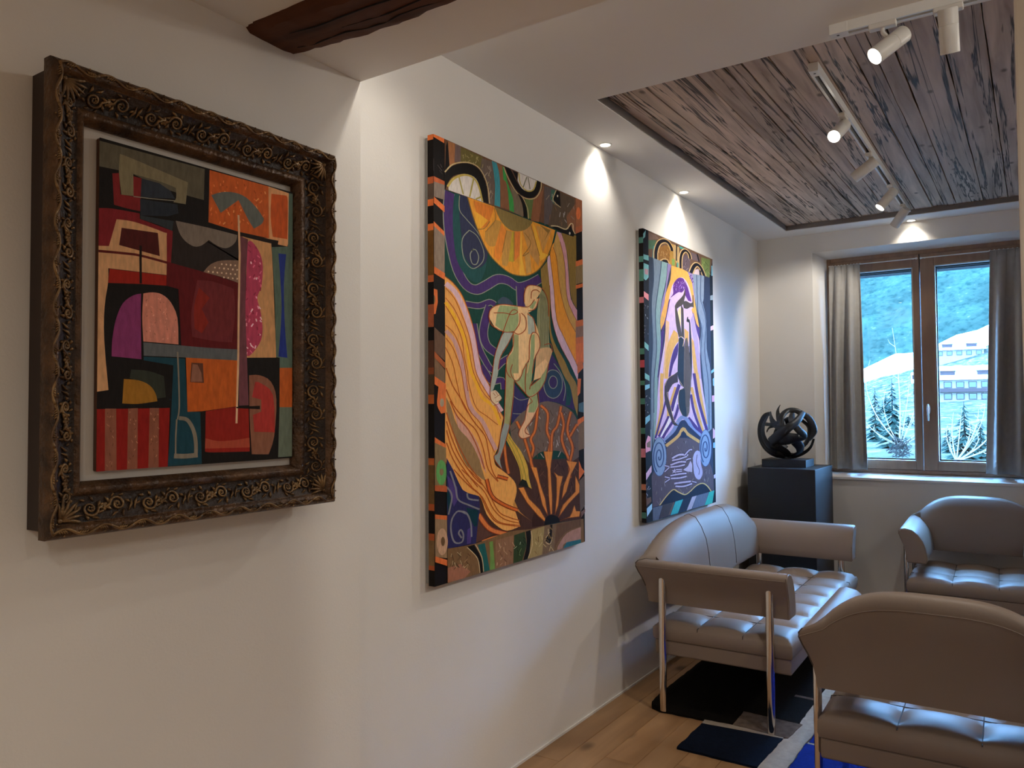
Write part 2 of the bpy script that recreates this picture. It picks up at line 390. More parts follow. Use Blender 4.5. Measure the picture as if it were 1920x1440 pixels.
 ('S','c48c7a',0,[(148,286),(146,283)],1.7,1.08),
 ('S','b87c6a',0,[(122,317),(120,314)],1.7,1.06),
 ('S','b87c6a',0,[(145,286),(144,282)],1.7,1.08),
 ('S','c48c7a',0,[(158,288),(157,285)],1.7,1.08),
 ('S','b87c6a',0,[(116,284),(118,282)],1.7,1.06),
 ('P','4c5052',2,[(100,274),(190,273),(262,272),(345,273),(342,246),(201,246),(101,245)]),
 ('P','163540',2,[(101,243),(201,244),(208,123),(241,121),(246,1),(160,1),(166,92),(172,227),(101,235)]),
 ('S','6a6458',1,[(182,258),(186,180),(187,130),(183,105)],3.5,1.1),
 ('S','6a6458',1,[(181,105),(179,65),(179,22)],3.5,1.1),
 ('S','6a6458',1,[(187,108),(208,103),(224,78),(230,48),(230,21)],8.7,1.12),
 ('S','6a6458',1,[(175,23),(203,21),(235,22)],10.6,1.11),
 ('P','272b24',2,[(73,214),(113,212),(149,202),(154,155),(123,154),(95,186),(70,195)]),
 ('P','7d5619',2,[(57,193),(90,191),(115,181),(129,164),(134,146),(90,140),(54,141)]),
 ('P','70150f',0,[(0,129),(164,131),(160,0),(0,0)]),
 ('P','704534',0,[(17,130),(41,130),(43,0),(18,0)]),
 ('P','704534',0,[(67,130),(89,131),(89,0),(66,0)]),
 ('P','704534',0,[(116,131),(138,131),(138,0),(114,0)]),
 ('S','5a3626',0,[(29,91),(27,86)],1.6,1.02),
 ('S','8a5a44',0,[(21,98),(24,94)],1.6,1.02),
 ('S','8a5a44',0,[(22,114),(25,112)],1.6,1.02),
 ('S','8a5a44',0,[(21,13),(24,9)],1.6,1.02),
 ('S','8a5a44',0,[(23,96),(27,93)],1.6,1.02),
 ('S','5a3626',0,[(32,12),(32,7)],1.6,1.02),
 ('S','8a5a44',0,[(35,114),(32,112)],1.6,1.02),
 ('S','5a3626',0,[(28,37),(29,31)],1.6,1.02),
 ('S','8a5a44',0,[(30,20),(27,17)],1.6,1.02),
 ('S','5a3626',0,[(35,57),(34,51)],1.6,1.02),
 ('S','9a6a50',0,[(30,115),(27,111)],1.6,1.02),
 ('S','5a3626',0,[(23,122),(22,119)],1.6,1.02),
 ('S','5a3626',0,[(28,84),(31,81)],1.6,1.02),
 ('S','8a5a44',0,[(33,19),(32,13)],1.6,1.02),
 ('S','8a5a44',0,[(35,85),(34,80)],1.6,1.02),
 ('S','9a6a50',0,[(33,73),(36,68)],1.6,1.02),
 ('S','9a6a50',0,[(85,105),(84,102)],1.7,1.05),
 ('S','8a5a44',0,[(68,18),(70,13)],1.7,1.04),
 ('S','5a3626',0,[(81,30),(78,26)],1.7,1.05),
 ('S','8a5a44',0,[(77,60),(78,56)],1.7,1.05),
 ('S','9a6a50',0,[(85,72),(83,67)],1.7,1.05),
 ('S','9a6a50',0,[(73,108),(72,104)],1.7,1.04),
 ('S','5a3626',0,[(79,109),(79,104)],1.7,1.05),
 ('S','8a5a44',0,[(75,63),(77,58)],1.7,1.05),
 ('S','8a5a44',0,[(83,43),(81,39)],1.7,1.05),
 ('S','9a6a50',0,[(86,59),(89,55)],1.7,1.05),
 ('S','5a3626',0,[(85,88),(81,84)],1.7,1.05),
 ('S','5a3626',0,[(71,25),(74,21)],1.7,1.04),
 ('S','9a6a50',0,[(84,43),(82,41)],1.7,1.05),
 ('S','9a6a50',0,[(80,98),(82,95)],1.7,1.05),
 ('S','8a5a44',0,[(70,101),(73,98)],1.7,1.04),
 ('S','9a6a50',0,[(71,124),(71,120)],1.7,1.04),
 ('S','9a6a50',0,[(124,109),(127,103)],1.7,1.07),
 ('S','5a3626',0,[(129,110),(127,107)],1.7,1.07),
 ('S','9a6a50',0,[(135,118),(136,115)],1.7,1.07),
 ('S','9a6a50',0,[(121,64),(120,60)],1.7,1.07),
 ('S','5a3626',0,[(131,114),(127,110)],1.7,1.07),
 ('S','8a5a44',0,[(131,71),(134,66)],1.7,1.07),
 ('S','9a6a50',0,[(118,121),(120,116)],1.7,1.07),
 ('S','9a6a50',0,[(126,70),(129,66)],1.7,1.07),
 ('S','5a3626',0,[(121,54),(118,49)],1.7,1.07),
 ('S','8a5a44',0,[(134,89),(139,85)],1.7,1.08),
 ('S','5a3626',0,[(126,101),(129,99)],1.7,1.07),
 ('S','9a6a50',0,[(129,109),(126,104)],1.7,1.07),
 ('S','8a5a44',0,[(135,57),(132,54)],1.7,1.07),
 ('S','5a3626',0,[(126,40),(127,37)],1.7,1.07),
 ('S','9a6a50',0,[(134,28),(131,23)],1.7,1.07),
 ('S','5a3626',0,[(124,59),(123,56)],1.7,1.07),
 ('P','9c4b19',0,[(203,246),(344,246),(339,134),(245,123),(208,122)]),
 ('P','4c2e22',0,[(217,235),(247,235),(250,189),(214,190)]),
 ('P','76503f',0,[(220,232),(233,231),(243,212),(246,192),(216,191)]),
 ('P','761b12',2,[(255,123),(339,133),(375,132),(379,23),(275,26),(254,29)]),
 ('P','8a3b27',2,[(255,60),(290,52),(337,53),(378,57),(379,33),(254,36)]),
 ('P','5c363c',2,[(343,553),(371,548),(364,403),(369,266),(375,137),(347,136)]),
 ('S','b39372',0,[(343,603),(347,510),(345,374),(344,238),(340,93)],4.9,1.18),
 ('P','714a38',2,[(376,211),(408,212),(442,197),(460,152),(453,58),(436,13),(385,16),(378,113)]),
 ('P','8e2c26',2,[(394,195),(411,192),(449,163),(455,68),(392,71),(388,113),(413,121),(413,151),(385,157)]),
 ('P','16100e',0,[(339,133),(409,136),(409,127),(339,130)]),
 ('P','984a1d',0,[(470,233),(511,235),(511,132),(470,132)]),
 ('P','535d51',0,[(470,132),(511,132),(511,4),(466,4)]),
])
ART_SHELL = dict(W=1081, H=1580, shapes=[
 ('P','124038',2,[(62,1398),(1021,1410),(1023,553),(1039,102),(69,121),(60,822)]),
 ('S','8b9080',1,[(91,1395),(83,1335),(85,1271),(100,1203),(136,1118),(189,1070),(250,1061),(313,1085),(391,1120),(465,1123),(536,1108),(617,1128),(708,1166)],37.9,1.68),
 ('S','442c66',1,[(91,1395),(83,1335),(85,1271),(100,1203),(136,1118),(189,1070),(250,1061),(313,1085),(391,1120),(465,1123),(536,1108),(617,1128),(708,1166)],31.9,1.68),
 ('P','1b4a4a',1,[(120,1395),(149,1397),(146,1332),(158,1236),(185,1165),(234,1142),(285,1160),(308,1198),(314,1164),(284,1106),(245,1087),(184,1105),(131,1156),(111,1244),(109,1324)]),
 ('P','2a2e4a',1,[(149,1397),(197,1397),(235,1324),(292,1260),(323,1214),(308,1170),(256,1142),(212,1149),(169,1188),(158,1252),(146,1332)]),
 ('S','8b9080',1,[(149,1395),(148,1342),(191,1315),(257,1281),(314,1233)],3.0,1.64),
 ('S','8b9080',1,[(207,1278),(164,1237),(169,1175),(201,1144),(239,1140),(291,1174),(297,1216),(257,1264),(207,1278)],3.0,1.67),
 ('S','8b9080',1,[(234,1213),(212,1189),(223,1157),(251,1158),(265,1187),(246,1211),(218,1203)],3.4,1.68),
 ('S','8b9080',1,[(183,1000),(266,1002),(336,1023),(372,1017)],25.1,1.72),
 ('S','442c66',1,[(183,1000),(266,1002),(336,1023),(372,1017)],18.9,1.72),
 ('S','8b9080',1,[(336,1006),(306,948),(294,896),(317,854),(376,830)],34.9,1.7),
 ('S','442c66',1,[(336,1006),(306,948),(294,896),(317,854),(376,830)],28.8,1.7),
 ('S','8b9080',1,[(232,932),(254,860),(299,802),(351,763),(418,797),(468,817)],26.8,1.73),
 ('S','442c66',1,[(232,932),(254,860),(299,802),(351,763),(418,797),(468,817)],20.6,1.73),
 ('S','8b9080',1,[(552,1109),(555,1062),(558,1026)],37.6,1.82),
 ('S','442c66',1,[(552,1109),(555,1062),(558,1026)],31.0,1.82),
 ('P','3a4a5a',1,[(390,1025),(421,1053),(464,1051),(496,1030)]),
 ('S','8b9080',1,[(276,777),(310,748),(345,719),(417,724),(429,689)],26.7,1.73),
 ('S','442c66',1,[(276,777),(310,748),(345,719),(417,724),(429,689)],20.5,1.73),
 ('P','332f5c',2,[(499,715),(577,663),(624,645),(590,597),(484,552),(482,598)]),
 ('S','8b9080',1,[(492,665),(544,648),(611,656)],2.5,1.83),
 ('S','8b9080',1,[(491,594),(543,592),(590,597)],2.5,1.83),
 ('P','3c2a5e',2,[(687,682),(746,809),(784,856),(844,813),(952,718),(995,602),(918,622),(803,642),(694,638)]),
 ('P','1b4a4a',2,[(821,812),(921,757),(967,678),(950,626),(911,626),(920,698),(874,767)]),
 ('P','29405a',2,[(886,721),(882,701),(870,683),(852,669),(829,660),(805,657),(781,660),(759,668),(742,682),(732,698),(728,717),(732,736),(744,753),(761,767),(782,777),(807,780),(831,778),(853,770),(871,757),(883,740)]),
 ('S','8b9080',1,[(886,721),(882,701),(870,683),(852,669),(829,660),(805,657),(781,660),(759,668),(742,682),(732,698),(728,717),(732,736),(744,753),(761,767),(782,777),(807,780),(831,778),(853,770),(871,757),(883,740),(886,721)],3.4,1.91),
 ('P','3c2a5e',2,[(842,727),(838,715),(828,706),(814,700),(798,700),(783,705),(774,714),(770,726),(774,737),(784,747),(798,753),(814,753),(829,748),(839,739)]),
 ('S','8b9080',1,[(842,727),(838,715),(828,706),(814,700),(798,700),(783,705),(774,714),(770,726),(774,737),(784,747),(798,753),(814,753),(829,748),(839,739),(842,727)],3.4,1.93),
 ('S','8b9080',1,[(813,808),(874,767),(912,705),(895,646)],3.2,2.0),
 ('P','e2962f',2,[(196,1400),(369,1401),(648,1398),(834,1395),(806,1331),(768,1275),(702,1207),(631,1171),(563,1156),(472,1156),(373,1187),(314,1226),(258,1291),(224,1345)]),
 ('P','d97b28',0,[(230,1395),(369,1399),(327,1318),(280,1298),(258,1338)]),
 ('P','eaa832',0,[(236,1357),(281,1350),(327,1338),(280,1298),(252,1296)]),
 ('P','bf8a3c',2,[(309,1290),(375,1348),(418,1349),(386,1259),(338,1240),(309,1256)]),
 ('P','e0842c',2,[(374,1246),(418,1342),(455,1324),(423,1230),(398,1191),(361,1206)]),
 ('P','c08e44',2,[(422,1223),(455,1324),(506,1327),(479,1225),(453,1178),(422,1180)]),
 ('P','bfa22e',0,[(493,1324),(512,1330),(504,1204),(466,1201)]),
 ('P','dd7c30',0,[(512,1330),(555,1337),(544,1235),(505,1207)]),
 ('P','f2b43e',0,[(555,1337),(565,1339),(564,1238),(590,1163),(543,1157)]),
 ('P','c8904c',0,[(572,1342),(634,1380),(702,1260),(695,1214),(618,1262)]),
 ('P','cf9a50',0,[(584,1256),(625,1263),(638,1183),(597,1170)]),
 ('P','f2b63a',2,[(648,1392),(675,1365),(724,1279),(775,1276),(709,1239),(668,1323)]),
 ('P','cf9448',0,[(676,1384),(807,1394),(761,1327),(731,1280)]),
 ('P','8f6c34',0,[(704,1394),(792,1387),(739,1328),(769,1371)]),
 ('S','94682c',1,[(309,1290),(375,1348),(369,1395)],2.8,1.73),
 ('S','94682c',1,[(455,1324),(423,1230)],2.8,1.76),
 ('S','94682c',1,[(505,1207),(509,1327)],2.9,1.8),
 ('S','94682c',1,[(634,1380),(702,1260)],3.0,1.89),
 ('S','94682c',1,[(258,1291),(303,1303),(339,1337)],2.7,1.7),
 ('S','94682c',1,[(618,1262),(571,1239),(633,1301),(585,1338)],3.0,1.85),
 ('P','87723f',2,[(369,1401),(648,1398),(634,1380),(585,1349),(506,1330),(449,1337),(405,1361)]),
 ('S','7c622c',1,[(197,1399),(224,1345),(258,1291),(314,1226),(373,1187),(472,1156),(563,1156),(631,1171),(702,1207),(775,1276),(814,1333)],3.9,1.78),
 ('P','977839',2,[(709,1204),(768,1251),(784,1126),(786,972),(822,897),(906,824),(953,770),(1021,707),(1019,578),(983,638),(952,714),(889,768),(785,914),(772,1048),(722,1126)]),
 ('P','d8b6c6',2,[(764,1251),(787,1278),(818,1130),(839,996),(923,908),(1023,801),(1022,740),(954,814),(853,907),(798,1012),(782,1145)]),
 ('P','ea982f',2,[(787,1278),(821,1338),(843,1271),(872,1137),(933,1025),(1022,951),(1022,809),(900,930),(839,1004),(817,1138)]),
 ('P','c99a50',2,[(813,1317),(845,1389),(883,1353),(914,1282),(927,1144),(1023,1013),(1021,947),(933,1025),(872,1137),(843,1271)]),
 ('P','cf98a2',2,[(845,1391),(884,1392),(930,1321),(952,1187),(967,1108),(1024,1062),(1023,1009),(934,1105),(913,1262),(875,1351)]),
 ('P','8a6e30',2,[(888,1393),(1021,1405),(1020,1069),(967,1120),(949,1247),(930,1325)]),
 ('S','8a4a22',1,[(787,1278),(817,1138),(839,1004),(900,930),(1022,809)],2.3,1.96),
 ('S','8a4a22',1,[(813,1317),(843,1271),(872,1137),(933,1025),(1022,951)],2.4,1.97),
 ('S','8a4a22',1,[(875,1351),(913,1262),(934,1105),(1023,1009)],2.4,2.0),
 ('S','8a4a22',1,[(782,1145),(798,1012),(853,907),(954,814)],2.4,1.97),
 ('P','6b4a33',0,[(62,1580),(1081,1579),(1021,1410),(62,1398)]),
 ('P','a06a44',0,[(81,1577),(123,1579),(120,1506),(89,1488)]),
 ('P','6e5a58',0,[(123,1579),(155,1578),(157,1519),(118,1512)]),
 ('P','6b6135',0,[(155,1576),(294,1575),(282,1524),(237,1536),(155,1518)]),
 ('P','6a5a50',2,[(288,1570),(353,1575),(370,1515),(363,1406),(331,1405),(317,1488),(276,1519)]),
 ('P','40909c',2,[(353,1577),(386,1576),(407,1524),(409,1407),(369,1406),(373,1494)]),
 ('P','8a5c3e',2,[(386,1576),(439,1574),(469,1488),(475,1410),(412,1408),(407,1524)]),
 ('P','3f9a4a',2,[(426,1574),(442,1568),(463,1516),(501,1459),(507,1406),(475,1407),(457,1507),(432,1522)]),
 ('P','7a6a55',2,[(476,1511),(540,1483),(573,1438),(573,1401),(507,1406),(501,1459)]),
 ('P','5f7040',0,[(587,1482),(656,1494),(641,1404),(606,1405)]),
 ('P','8c5a3c',0,[(656,1497),(728,1548),(743,1580),(697,1404),(634,1399)]),
 ('P','5c5250',0,[(743,1571),(840,1578),(824,1507),(777,1412),(740,1401)]),
 ('P','5a4a38',0,[(840,1574),(1008,1571),(1005,1411),(777,1400)]),
 ('P','8a5a3c',0,[(933,1474),(1016,1552),(1013,1412),(948,1412)]),
 ('P','3f6a58',0,[(802,1569),(840,1570),(824,1507),(794,1524)]),
 ('S','9a8a50',0,[(219,1532),(213,1517)],2.7,1.65),
 ('S','9a8a50',0,[(264,1569),(251,1551)],2.7,1.67),
 ('S','9a8a50',0,[(185,1533),(184,1520)],2.7,1.64),
 ('S','a89a6a',0,[(234,1540),(236,1529)],2.7,1.66),
 ('S','9a8a50',0,[(214,1566),(230,1560)],2.7,1.66),
 ('S','a89a6a',0,[(258,1568),(252,1558)],2.7,1.67),
 ('S','a89a6a',0,[(191,1553),(207,1549)],2.7,1.65),
 ('S','a89a6a',0,[(171,1552),(172,1539)],2.7,1.63),
 ('S','8a7a48',0,[(161,1549),(176,1542)],2.7,1.63),
 ('S','9a8a50',0,[(182,1558),(186,1548)],2.7,1.64),
 ('S','8a7a48',0,[(183,1534),(181,1522)],2.7,1.64),
 ('S','9a8a50',0,[(213,1543),(195,1529)],2.7,1.64),
 ('S','a89a6a',0,[(255,1563),(266,1552)],2.7,1.67),
 ('S','a89a6a',0,[(254,1549),(245,1539)],2.7,1.67),
 ('S','8a7a48',0,[(208,1535),(200,1522)],2.7,1.64),
 ('S','8a7a48',0,[(230,1567),(217,1554)],2.7,1.65),
 ('S','9a8a60',0,[(340,1455),(361,1448)],2.8,1.72),
 ('S','a09080',0,[(343,1536),(329,1511)],2.8,1.71),
 ('S','8a7a70',0,[(341,1554),(352,1535)],2.8,1.72),
 ('S','8a7a70',0,[(350,1459),(356,1446)],2.8,1.72),
 ('S','8a7a70',0,[(315,1516),(293,1493)],2.7,1.69),
 ('S','8a7a70',0,[(355,1443),(343,1424)],2.8,1.71),
 ('S','9a8a60',0,[(330,1522),(345,1506)],2.8,1.71),
 ('S','9a8a60',0,[(295,1548),(288,1532)],2.7,1.69),
 ('S','a09080',0,[(325,1524),(305,1505)],2.8,1.69),
 ('S','8a7a70',0,[(341,1485),(337,1461)],2.8,1.71),
 ('S','9a8a60',0,[(333,1490),(312,1466)],2.8,1.7),
 ('S','a09080',0,[(334,1551),(345,1535)],2.8,1.71),
 ('S','a09080',0,[(347,1460),(334,1438)],2.8,1.71),
 ('S','a09080',0,[(322,1549),(337,1537)],2.8,1.71),
 ('S','8a7a6a',0,[(961,1542),(942,1521)],3.2,2.0),
 ('S','6a4a30',0,[(995,1447),(989,1429)],3.3,2.02),
 ('S','a09890',0,[(879,1484),(871,1461)],3.2,1.96),
 ('S','7a5a40',0,[(946,1471),(966,1463)],3.3,2.01),
 ('S','a09890',0,[(810,1550),(809,1536)],3.1,1.93),
 ('S','8a7a6a',0,[(836,1518),(847,1508)],3.2,1.95),
 ('S','a09890',0,[(871,1554),(862,1536)],3.2,1.96),
 ('S','7a5a40',0,[(978,1491),(978,1470)],3.3,2.01),
 ('S','7a5a40',0,[(791,1455),(784,1432)],3.1,1.92),
 ('S','7a5a40',0,[(957,1437),(954,1414)],3.2,2.0),
 ('S','8a7a6a',0,[(998,1534),(1004,1522)],3.3,2.03),
 ('S','7a5a40',0,[(948,1497),(937,1477)],3.2,1.99),
 ('S','8a7a6a',0,[(973,1486),(1004,1476)],3.3,2.03),
 ('S','7a5a40',0,[(831,1499),(847,1484)],3.2,1.95),
 ('S','a09890',0,[(907,1486),(909,1467)],3.2,1.98),
 ('S','8a7a6a',0,[(785,1539),(758,1514)],3.1,1.91),
 ('S','a09890',0,[(804,1522),(819,1516)],3.1,1.94),
 ('S','8a7a6a',0,[(836,1527),(833,1506)],3.2,1.94),
 ('S','a09890',0,[(916,1458),(935,1448)],3.2,1.99),
 ('S','6a4a30',0,[(890,1453),(867,1437)],3.2,1.96),
 ('S','7a5a40',0,[(890,1443),(889,1424)],3.2,1.97),
 ('S','a09890',0,[(919,1494),(913,1477)],3.2,1.98),
 ('P','14100f',0,[(69,1557),(79,1576),(89,1491),(62,1459)]),
 ('P','d6cec6',2,[(83,1400),(84,1419),(112,1452),(176,1482),(237,1485),(270,1460),(296,1402)]),
 ('S','a89a50',0,[(144,1463),(170,1404)],5.3,1.63),
 ('S','a89a50',0,[(234,1478),(209,1403)],5.4,1.65),
 ('S','a89a50',0,[(247,1403),(290,1424)],5.5,1.69),
 ('S','bba654',1,[(78,1411),(112,1448),(176,1478),(231,1481),(267,1456),(290,1404)],7.4,1.66),
 ('P','120e0d',2,[(62,1456),(107,1494),(176,1522),(237,1529),(282,1514),(317,1470),(329,1404),(296,1403),(270,1460),(237,1485),(176,1482),(112,1458),(78,1424),(66,1399),(62,1398)]),
 ('S','c4ae7e',1,[(62,1460),(107,1499),(176,1525),(240,1533),(288,1517),(324,1472),(337,1406)],4.1,1.66),
 ('P','d6cec6',2,[(541,1578),(689,1577),(663,1533),(622,1517),(567,1518),(534,1544)]),
 ('S','6a6a4a',0,[(605,1575),(574,1522)],3.3,1.82),
 ('S','6a6a4a',0,[(615,1576),(629,1529)],3.4,1.85),
 ('S','bba654',1,[(545,1575),(554,1537),(588,1519),(622,1519),(657,1535),(680,1575)],5.2,1.84),
 ('P','120e0d',2,[(442,1577),(476,1537),(534,1496),(608,1488),(670,1508),(706,1547),(713,1580),(685,1580),(664,1537),(622,1516),(574,1516),(528,1538),(483,1576)]),
 ('S','c4ae7e',1,[(435,1573),(470,1533),(531,1491),(607,1484),(674,1504),(713,1546),(720,1580)],3.7,1.84),
 ('P','120e0d',0,[(496,1576),(535,1575),(534,1540),(515,1557)]),
 ('P','120e0d',2,[(534,1490),(567,1481),(600,1444),(608,1403),(579,1403),(567,1455)]),
 ('S','c4ae7e',1,[(570,1484),(607,1446),(615,1402)],3.0,1.84),
 ('P','120e0d',0,[(848,1575),(875,1574),(882,1509),(839,1518),(817,1529)]),
 ('S','c4ae7e',1,[(844,1575),(815,1529),(839,1514),(882,1506)],3.2,1.95),
 ('P','d0c8b0',2,[(861,1553),(860,1548),(855,1546),(851,1546),(849,1550),(851,1554),(855,1557),(860,1556)]),
 ('P','120e0d',2,[(800,1404),(853,1412),(932,1413),(973,1447),(987,1424),(1007,1411),(996,1395),(900,1395)]),
 ('S','d0bc8c',1,[(796,1407),(853,1416),(928,1417),(969,1449),(991,1451),(993,1427),(1011,1410)],4.1,2.01),
 ('P','d0c8b0',2,[(969,1406),(966,1401),(961,1398),(956,1399),(954,1403),(956,1408),(961,1411),(967,1410)]),
 ('P','4a3026',2,[(289,352),(427,480),(607,407),(1028,387),(1048,107),(833,117),(722,119),(617,114),(454,128),(237,116),(260,228),(255,278)]),
 ('P','6c5b50',2,[(468,542),(556,597),(701,638),(788,642),(918,618),(998,578),(1030,513),(1028,391),(946,368),(884,419),(778,432),(691,428),(635,406),(607,389),(541,440),(484,485)]),
 ('S','b0a49c',0,[(735,623),(710,606)],3.0,1.91),
 ('S','b0a49c',0,[(593,544),(608,522)],2.9,1.86),
 ('S','b0a49c',0,[(831,476),(847,450)],3.1,1.98),
 ('S','9a8c84',0,[(955,540),(913,518)],3.2,2.01),
 ('S','544238',0,[(876,593),(851,581)],3.1,1.98),
 ('S','8a7a70',0,[(942,472),(974,445)],3.2,2.04),
 ('S','b0a49c',0,[(698,424),(724,404)],3.0,1.92),
 ('S','544238',0,[(680,535),(698,514)],3.0,1.9),
 ('S','b0a49c',0,[(634,557),(617,542)],2.9,1.87),
 ('S','9a8c84',0,[(596,517),(618,501)],2.9,1.87),
 ('S','b0a49c',0,[(1012,519),(1033,501)],3.2,2.07),
 ('S','544238',0,[(811,516),(813,491)],3.1,1.96),
 ('S','544238',0,[(721,467),(722,451)],3.0,1.92),
 ('S','9a8c84',0,[(600,458),(568,436)],2.9,1.84),
 ('S','544238',0,[(701,596),(677,578)],3.0,1.89),
 ('S','544238',0,[(880,584),(899,561)],3.1,2.0),
 ('S','b0a49c',0,[(677,585),(699,569)],3.0,1.9),
 ('S','9a8c84',0,[(914,595),(877,573)],3.1,1.99),
 ('S','9a8c84',0,[(536,550),(551,534)],2.9,1.83),
 ('S','8a7a70',0,[(613,477),(624,454)],2.9,1.87),
 ('S','9a8c84',0,[(920,529),(916,505)],3.2,2.01),
 ('S','b0a49c',0,[(860,545),(891,531)],3.1,2.0),
 ('S','8a7a70',0,[(732,616),(724,592)],3.0,1.92),
 ('S','544238',0,[(893,602),(919,582)],3.2,2.01),
 ('S','b0a49c',0,[(934,495),(928,475)],3.2,2.02),
 ('S','544238',0,[(764,586),(749,571)],3.0,1.93),
 ('S','544238',0,[(586,517),(597,502)],2.9,1.86),
 ('S','8a7a70',0,[(795,471),(766,449)],3.0,1.94),
 ('S','9a8c84',0,[(540,528),(564,512)],2.9,1.84),
 ('S','544238',0,[(591,569),(559,550)],2.9,1.84),
 ('S','8a7a70',0,[(829,596),(850,569)],3.1,1.98),
 ('S','9a8c84',0,[(772,506),(799,493)],3.1,1.95),
 ('S','8a7a70',0,[(935,497),(923,469)],3.2,2.01),
 ('S','b0a49c',0,[(865,424),(842,401)],3.1,1.98),
 ('S','544238',0,[(775,606),(801,581)],3.1,1.95),
 ('S','9a8c84',0,[(605,525),(611,500)],2.9,1.86),
 ('S','b0a49c',0,[(758,600),(752,575)],3.0,1.93),
 ('S','b0a49c',0,[(948,512),(924,499)],3.2,2.01),
 ('S','8a7a70',0,[(878,574),(908,551)],3.2,2.0),
 ('S','544238',0,[(670,450),(693,439)],3.0,1.9),
 ('S','9a8c84',0,[(888,521),(903,494)],3.1,2.0),
 ('S','544238',0,[(960,449),(1001,430)],3.2,2.05),
 ('S','b0a49c',0,[(962,479),(961,457)],3.2,2.03),
 ('S','9a8c84',0,[(806,469),(801,452)],3.1,1.96),
 ('S','544238',0,[(538,540),(524,513)],2.9,1.82),
 ('S','544238',0,[(514,538),(477,522)],2.8,1.8),
 ('S','b0a49c',0,[(752,472),(783,450)],3.1,1.95),
 ('S','b0a49c',0,[(754,500),(794,481)],3.1,1.95),
 ('S','544238',0,[(754,602),(771,588)],3.1,1.94),
 ('S','b0a49c',0,[(631,464),(641,442)],2.9,1.88),
 ('S','9a8c84',0,[(753,538),(783,522)],3.1,1.95),
 ('S','8a7a70',0,[(574,565),(597,554)],2.9,1.86),
 ('S','9a8c84',0,[(638,570),(624,557)],2.9,1.87),
 ('S','544238',0,[(774,583),(751,573)],3.0,1.93),
 ('S','b0a49c',0,[(839,466),(826,443)],3.1,1.97),
 ('S','544238',0,[(653,572),(615,553)],2.9,1.86),
 ('S','9a8c84',0,[(848,522),(840,507)],3.1,1.97),
 ('S','9a8c84',0,[(743,450),(727,424)],3.0,1.92),
 ('S','544238',0,[(910,470),(882,453)],3.1,1.99),
 ('S','9a8c84',0,[(850,492),(854,462)],3.1,1.98),
 ('S','544238',0,[(734,539),(774,517)],3.0,1.94),
 ('S','8a7a70',0,[(916,446),(951,422)],3.2,2.03),
 ('S','9a8c84',0,[(756,562),(776,547)],3.1,1.94),
 ('S','b0a49c',0,[(934,494),(919,474)],3.2,2.01),
 ('S','544238',0,[(739,624),(729,602)],3.0,1.92),
 ('S','b0a49c',0,[(940,426),(940,402)],3.2,2.02),
 ('S','8a7a70',0,[(842,599),(844,581)],3.1,1.97),
 ('S','9a8c84',0,[(671,616),(667,590)],3.0,1.89),
 ('S','544238',0,[(671,434),(672,409)],3.0,1.89),
 ('S','8a7a70',0,[(810,573),(790,552)],3.1,1.95),
 ('S','38201a',0,[(819,373),(819,349)],3.5,1.97),
 ('S','5a3c30',0,[(694,246),(673,233)],3.3,1.9),
 ('S','6a4a3a',0,[(658,367),(645,352)],3.3,1.88),
 ('S','6a4a3a',0,[(748,247),(784,225)],3.4,1.95),
 ('S','5a3c30',0,[(865,383),(853,365)],3.5,1.98),
 ('S','6a4a3a',0,[(741,372),(780,351)],3.4,1.95),
 ('S','5a3c30',0,[(721,298),(727,282)],3.4,1.92),
 ('S','38201a',0,[(957,283),(977,256)],3.6,2.05),
 ('S','38201a',0,[(701,365),(680,345)],3.3,1.9),
 ('S','38201a',0,[(893,298),(899,275)],3.5,2.01),
 ('S','38201a',0,[(753,360),(777,339)],3.4,1.95),
 ('S','6a4a3a',0,[(994,344),(1018,328)],3.6,2.06),
 ('S','6a4a3a',0,[(701,252),(715,237)],3.4,1.92),
 ('S','38201a',0,[(877,361),(898,334)],3.5,2.01),
 ('S','5a3c30',0,[(656,319),(662,290)],3.3,1.89),
 ('S','6a4a3a',0,[(964,242),(960,224)],3.6,2.04),
 ('S','5a3c30',0,[(855,331),(893,309)],3.5,2.0),
 ('S','38201a',0,[(885,284),(911,268)],3.5,2.01),
 ('S','5a3c30',0,[(615,388),(633,370)],3.3,1.88),
 ('S','5a3c30',0,[(970,282),(978,256)],3.6,2.05),
 ('S','5a3c30',0,[(695,250),(681,228)],3.3,1.9),
 ('S','5a3c30',0,[(750,378),(730,365)],3.4,1.92),
 ('S','6a4a3a',0,[(964,265),(947,239)],3.6,2.03),
 ('S','6a4a3a',0,[(994,332),(984,315)],3.6,2.05),
 ('S','6a4a3a',0,[(842,369),(808,349)],3.4,1.96),
 ('S','38201a',0,[(833,384),(859,357)],3.5,1.99),
 ('S','5a3c30',0,[(691,387),(707,373)],3.4,1.91),
 ('S','5a3c30',0,[(917,355),(959,333)],3.6,2.03),
 ('S','38201a',0,[(682,258),(675,236)],3.3,1.9),
 ('S','5a3c30',0,[(941,236),(901,220)],3.5,2.01),
 ('S','5a3c30',0,[(713,337),(743,319)],3.4,1.93),
 ('S','38201a',0,[(689,257),(702,242)],3.3,1.91),
 ('S','38201a',0,[(782,355),(771,336)],3.4,1.94),
 ('S','6a4a3a',0,[(725,347),(694,330)],3.3,1.91),
 ('S','38201a',0,[(744,285),(719,273)],3.4,1.92),
 ('S','5a3c30',0,[(787,232),(803,208)],3.4,1.96),
 ('S','38201a',0,[(787,337),(809,316)],3.4,1.96),
 ('S','5a3c30',0,[(686,301),(702,280)],3.3,1.91),
 ('S','6a4a3a',0,[(904,290),(863,274)],3.5,1.99),
 ('S','6a4a3a',0,[(708,279),(695,266)],3.3,1.91),
 ('S','6a4a3a',0,[(387,253),(393,234)],2.7,1.76),
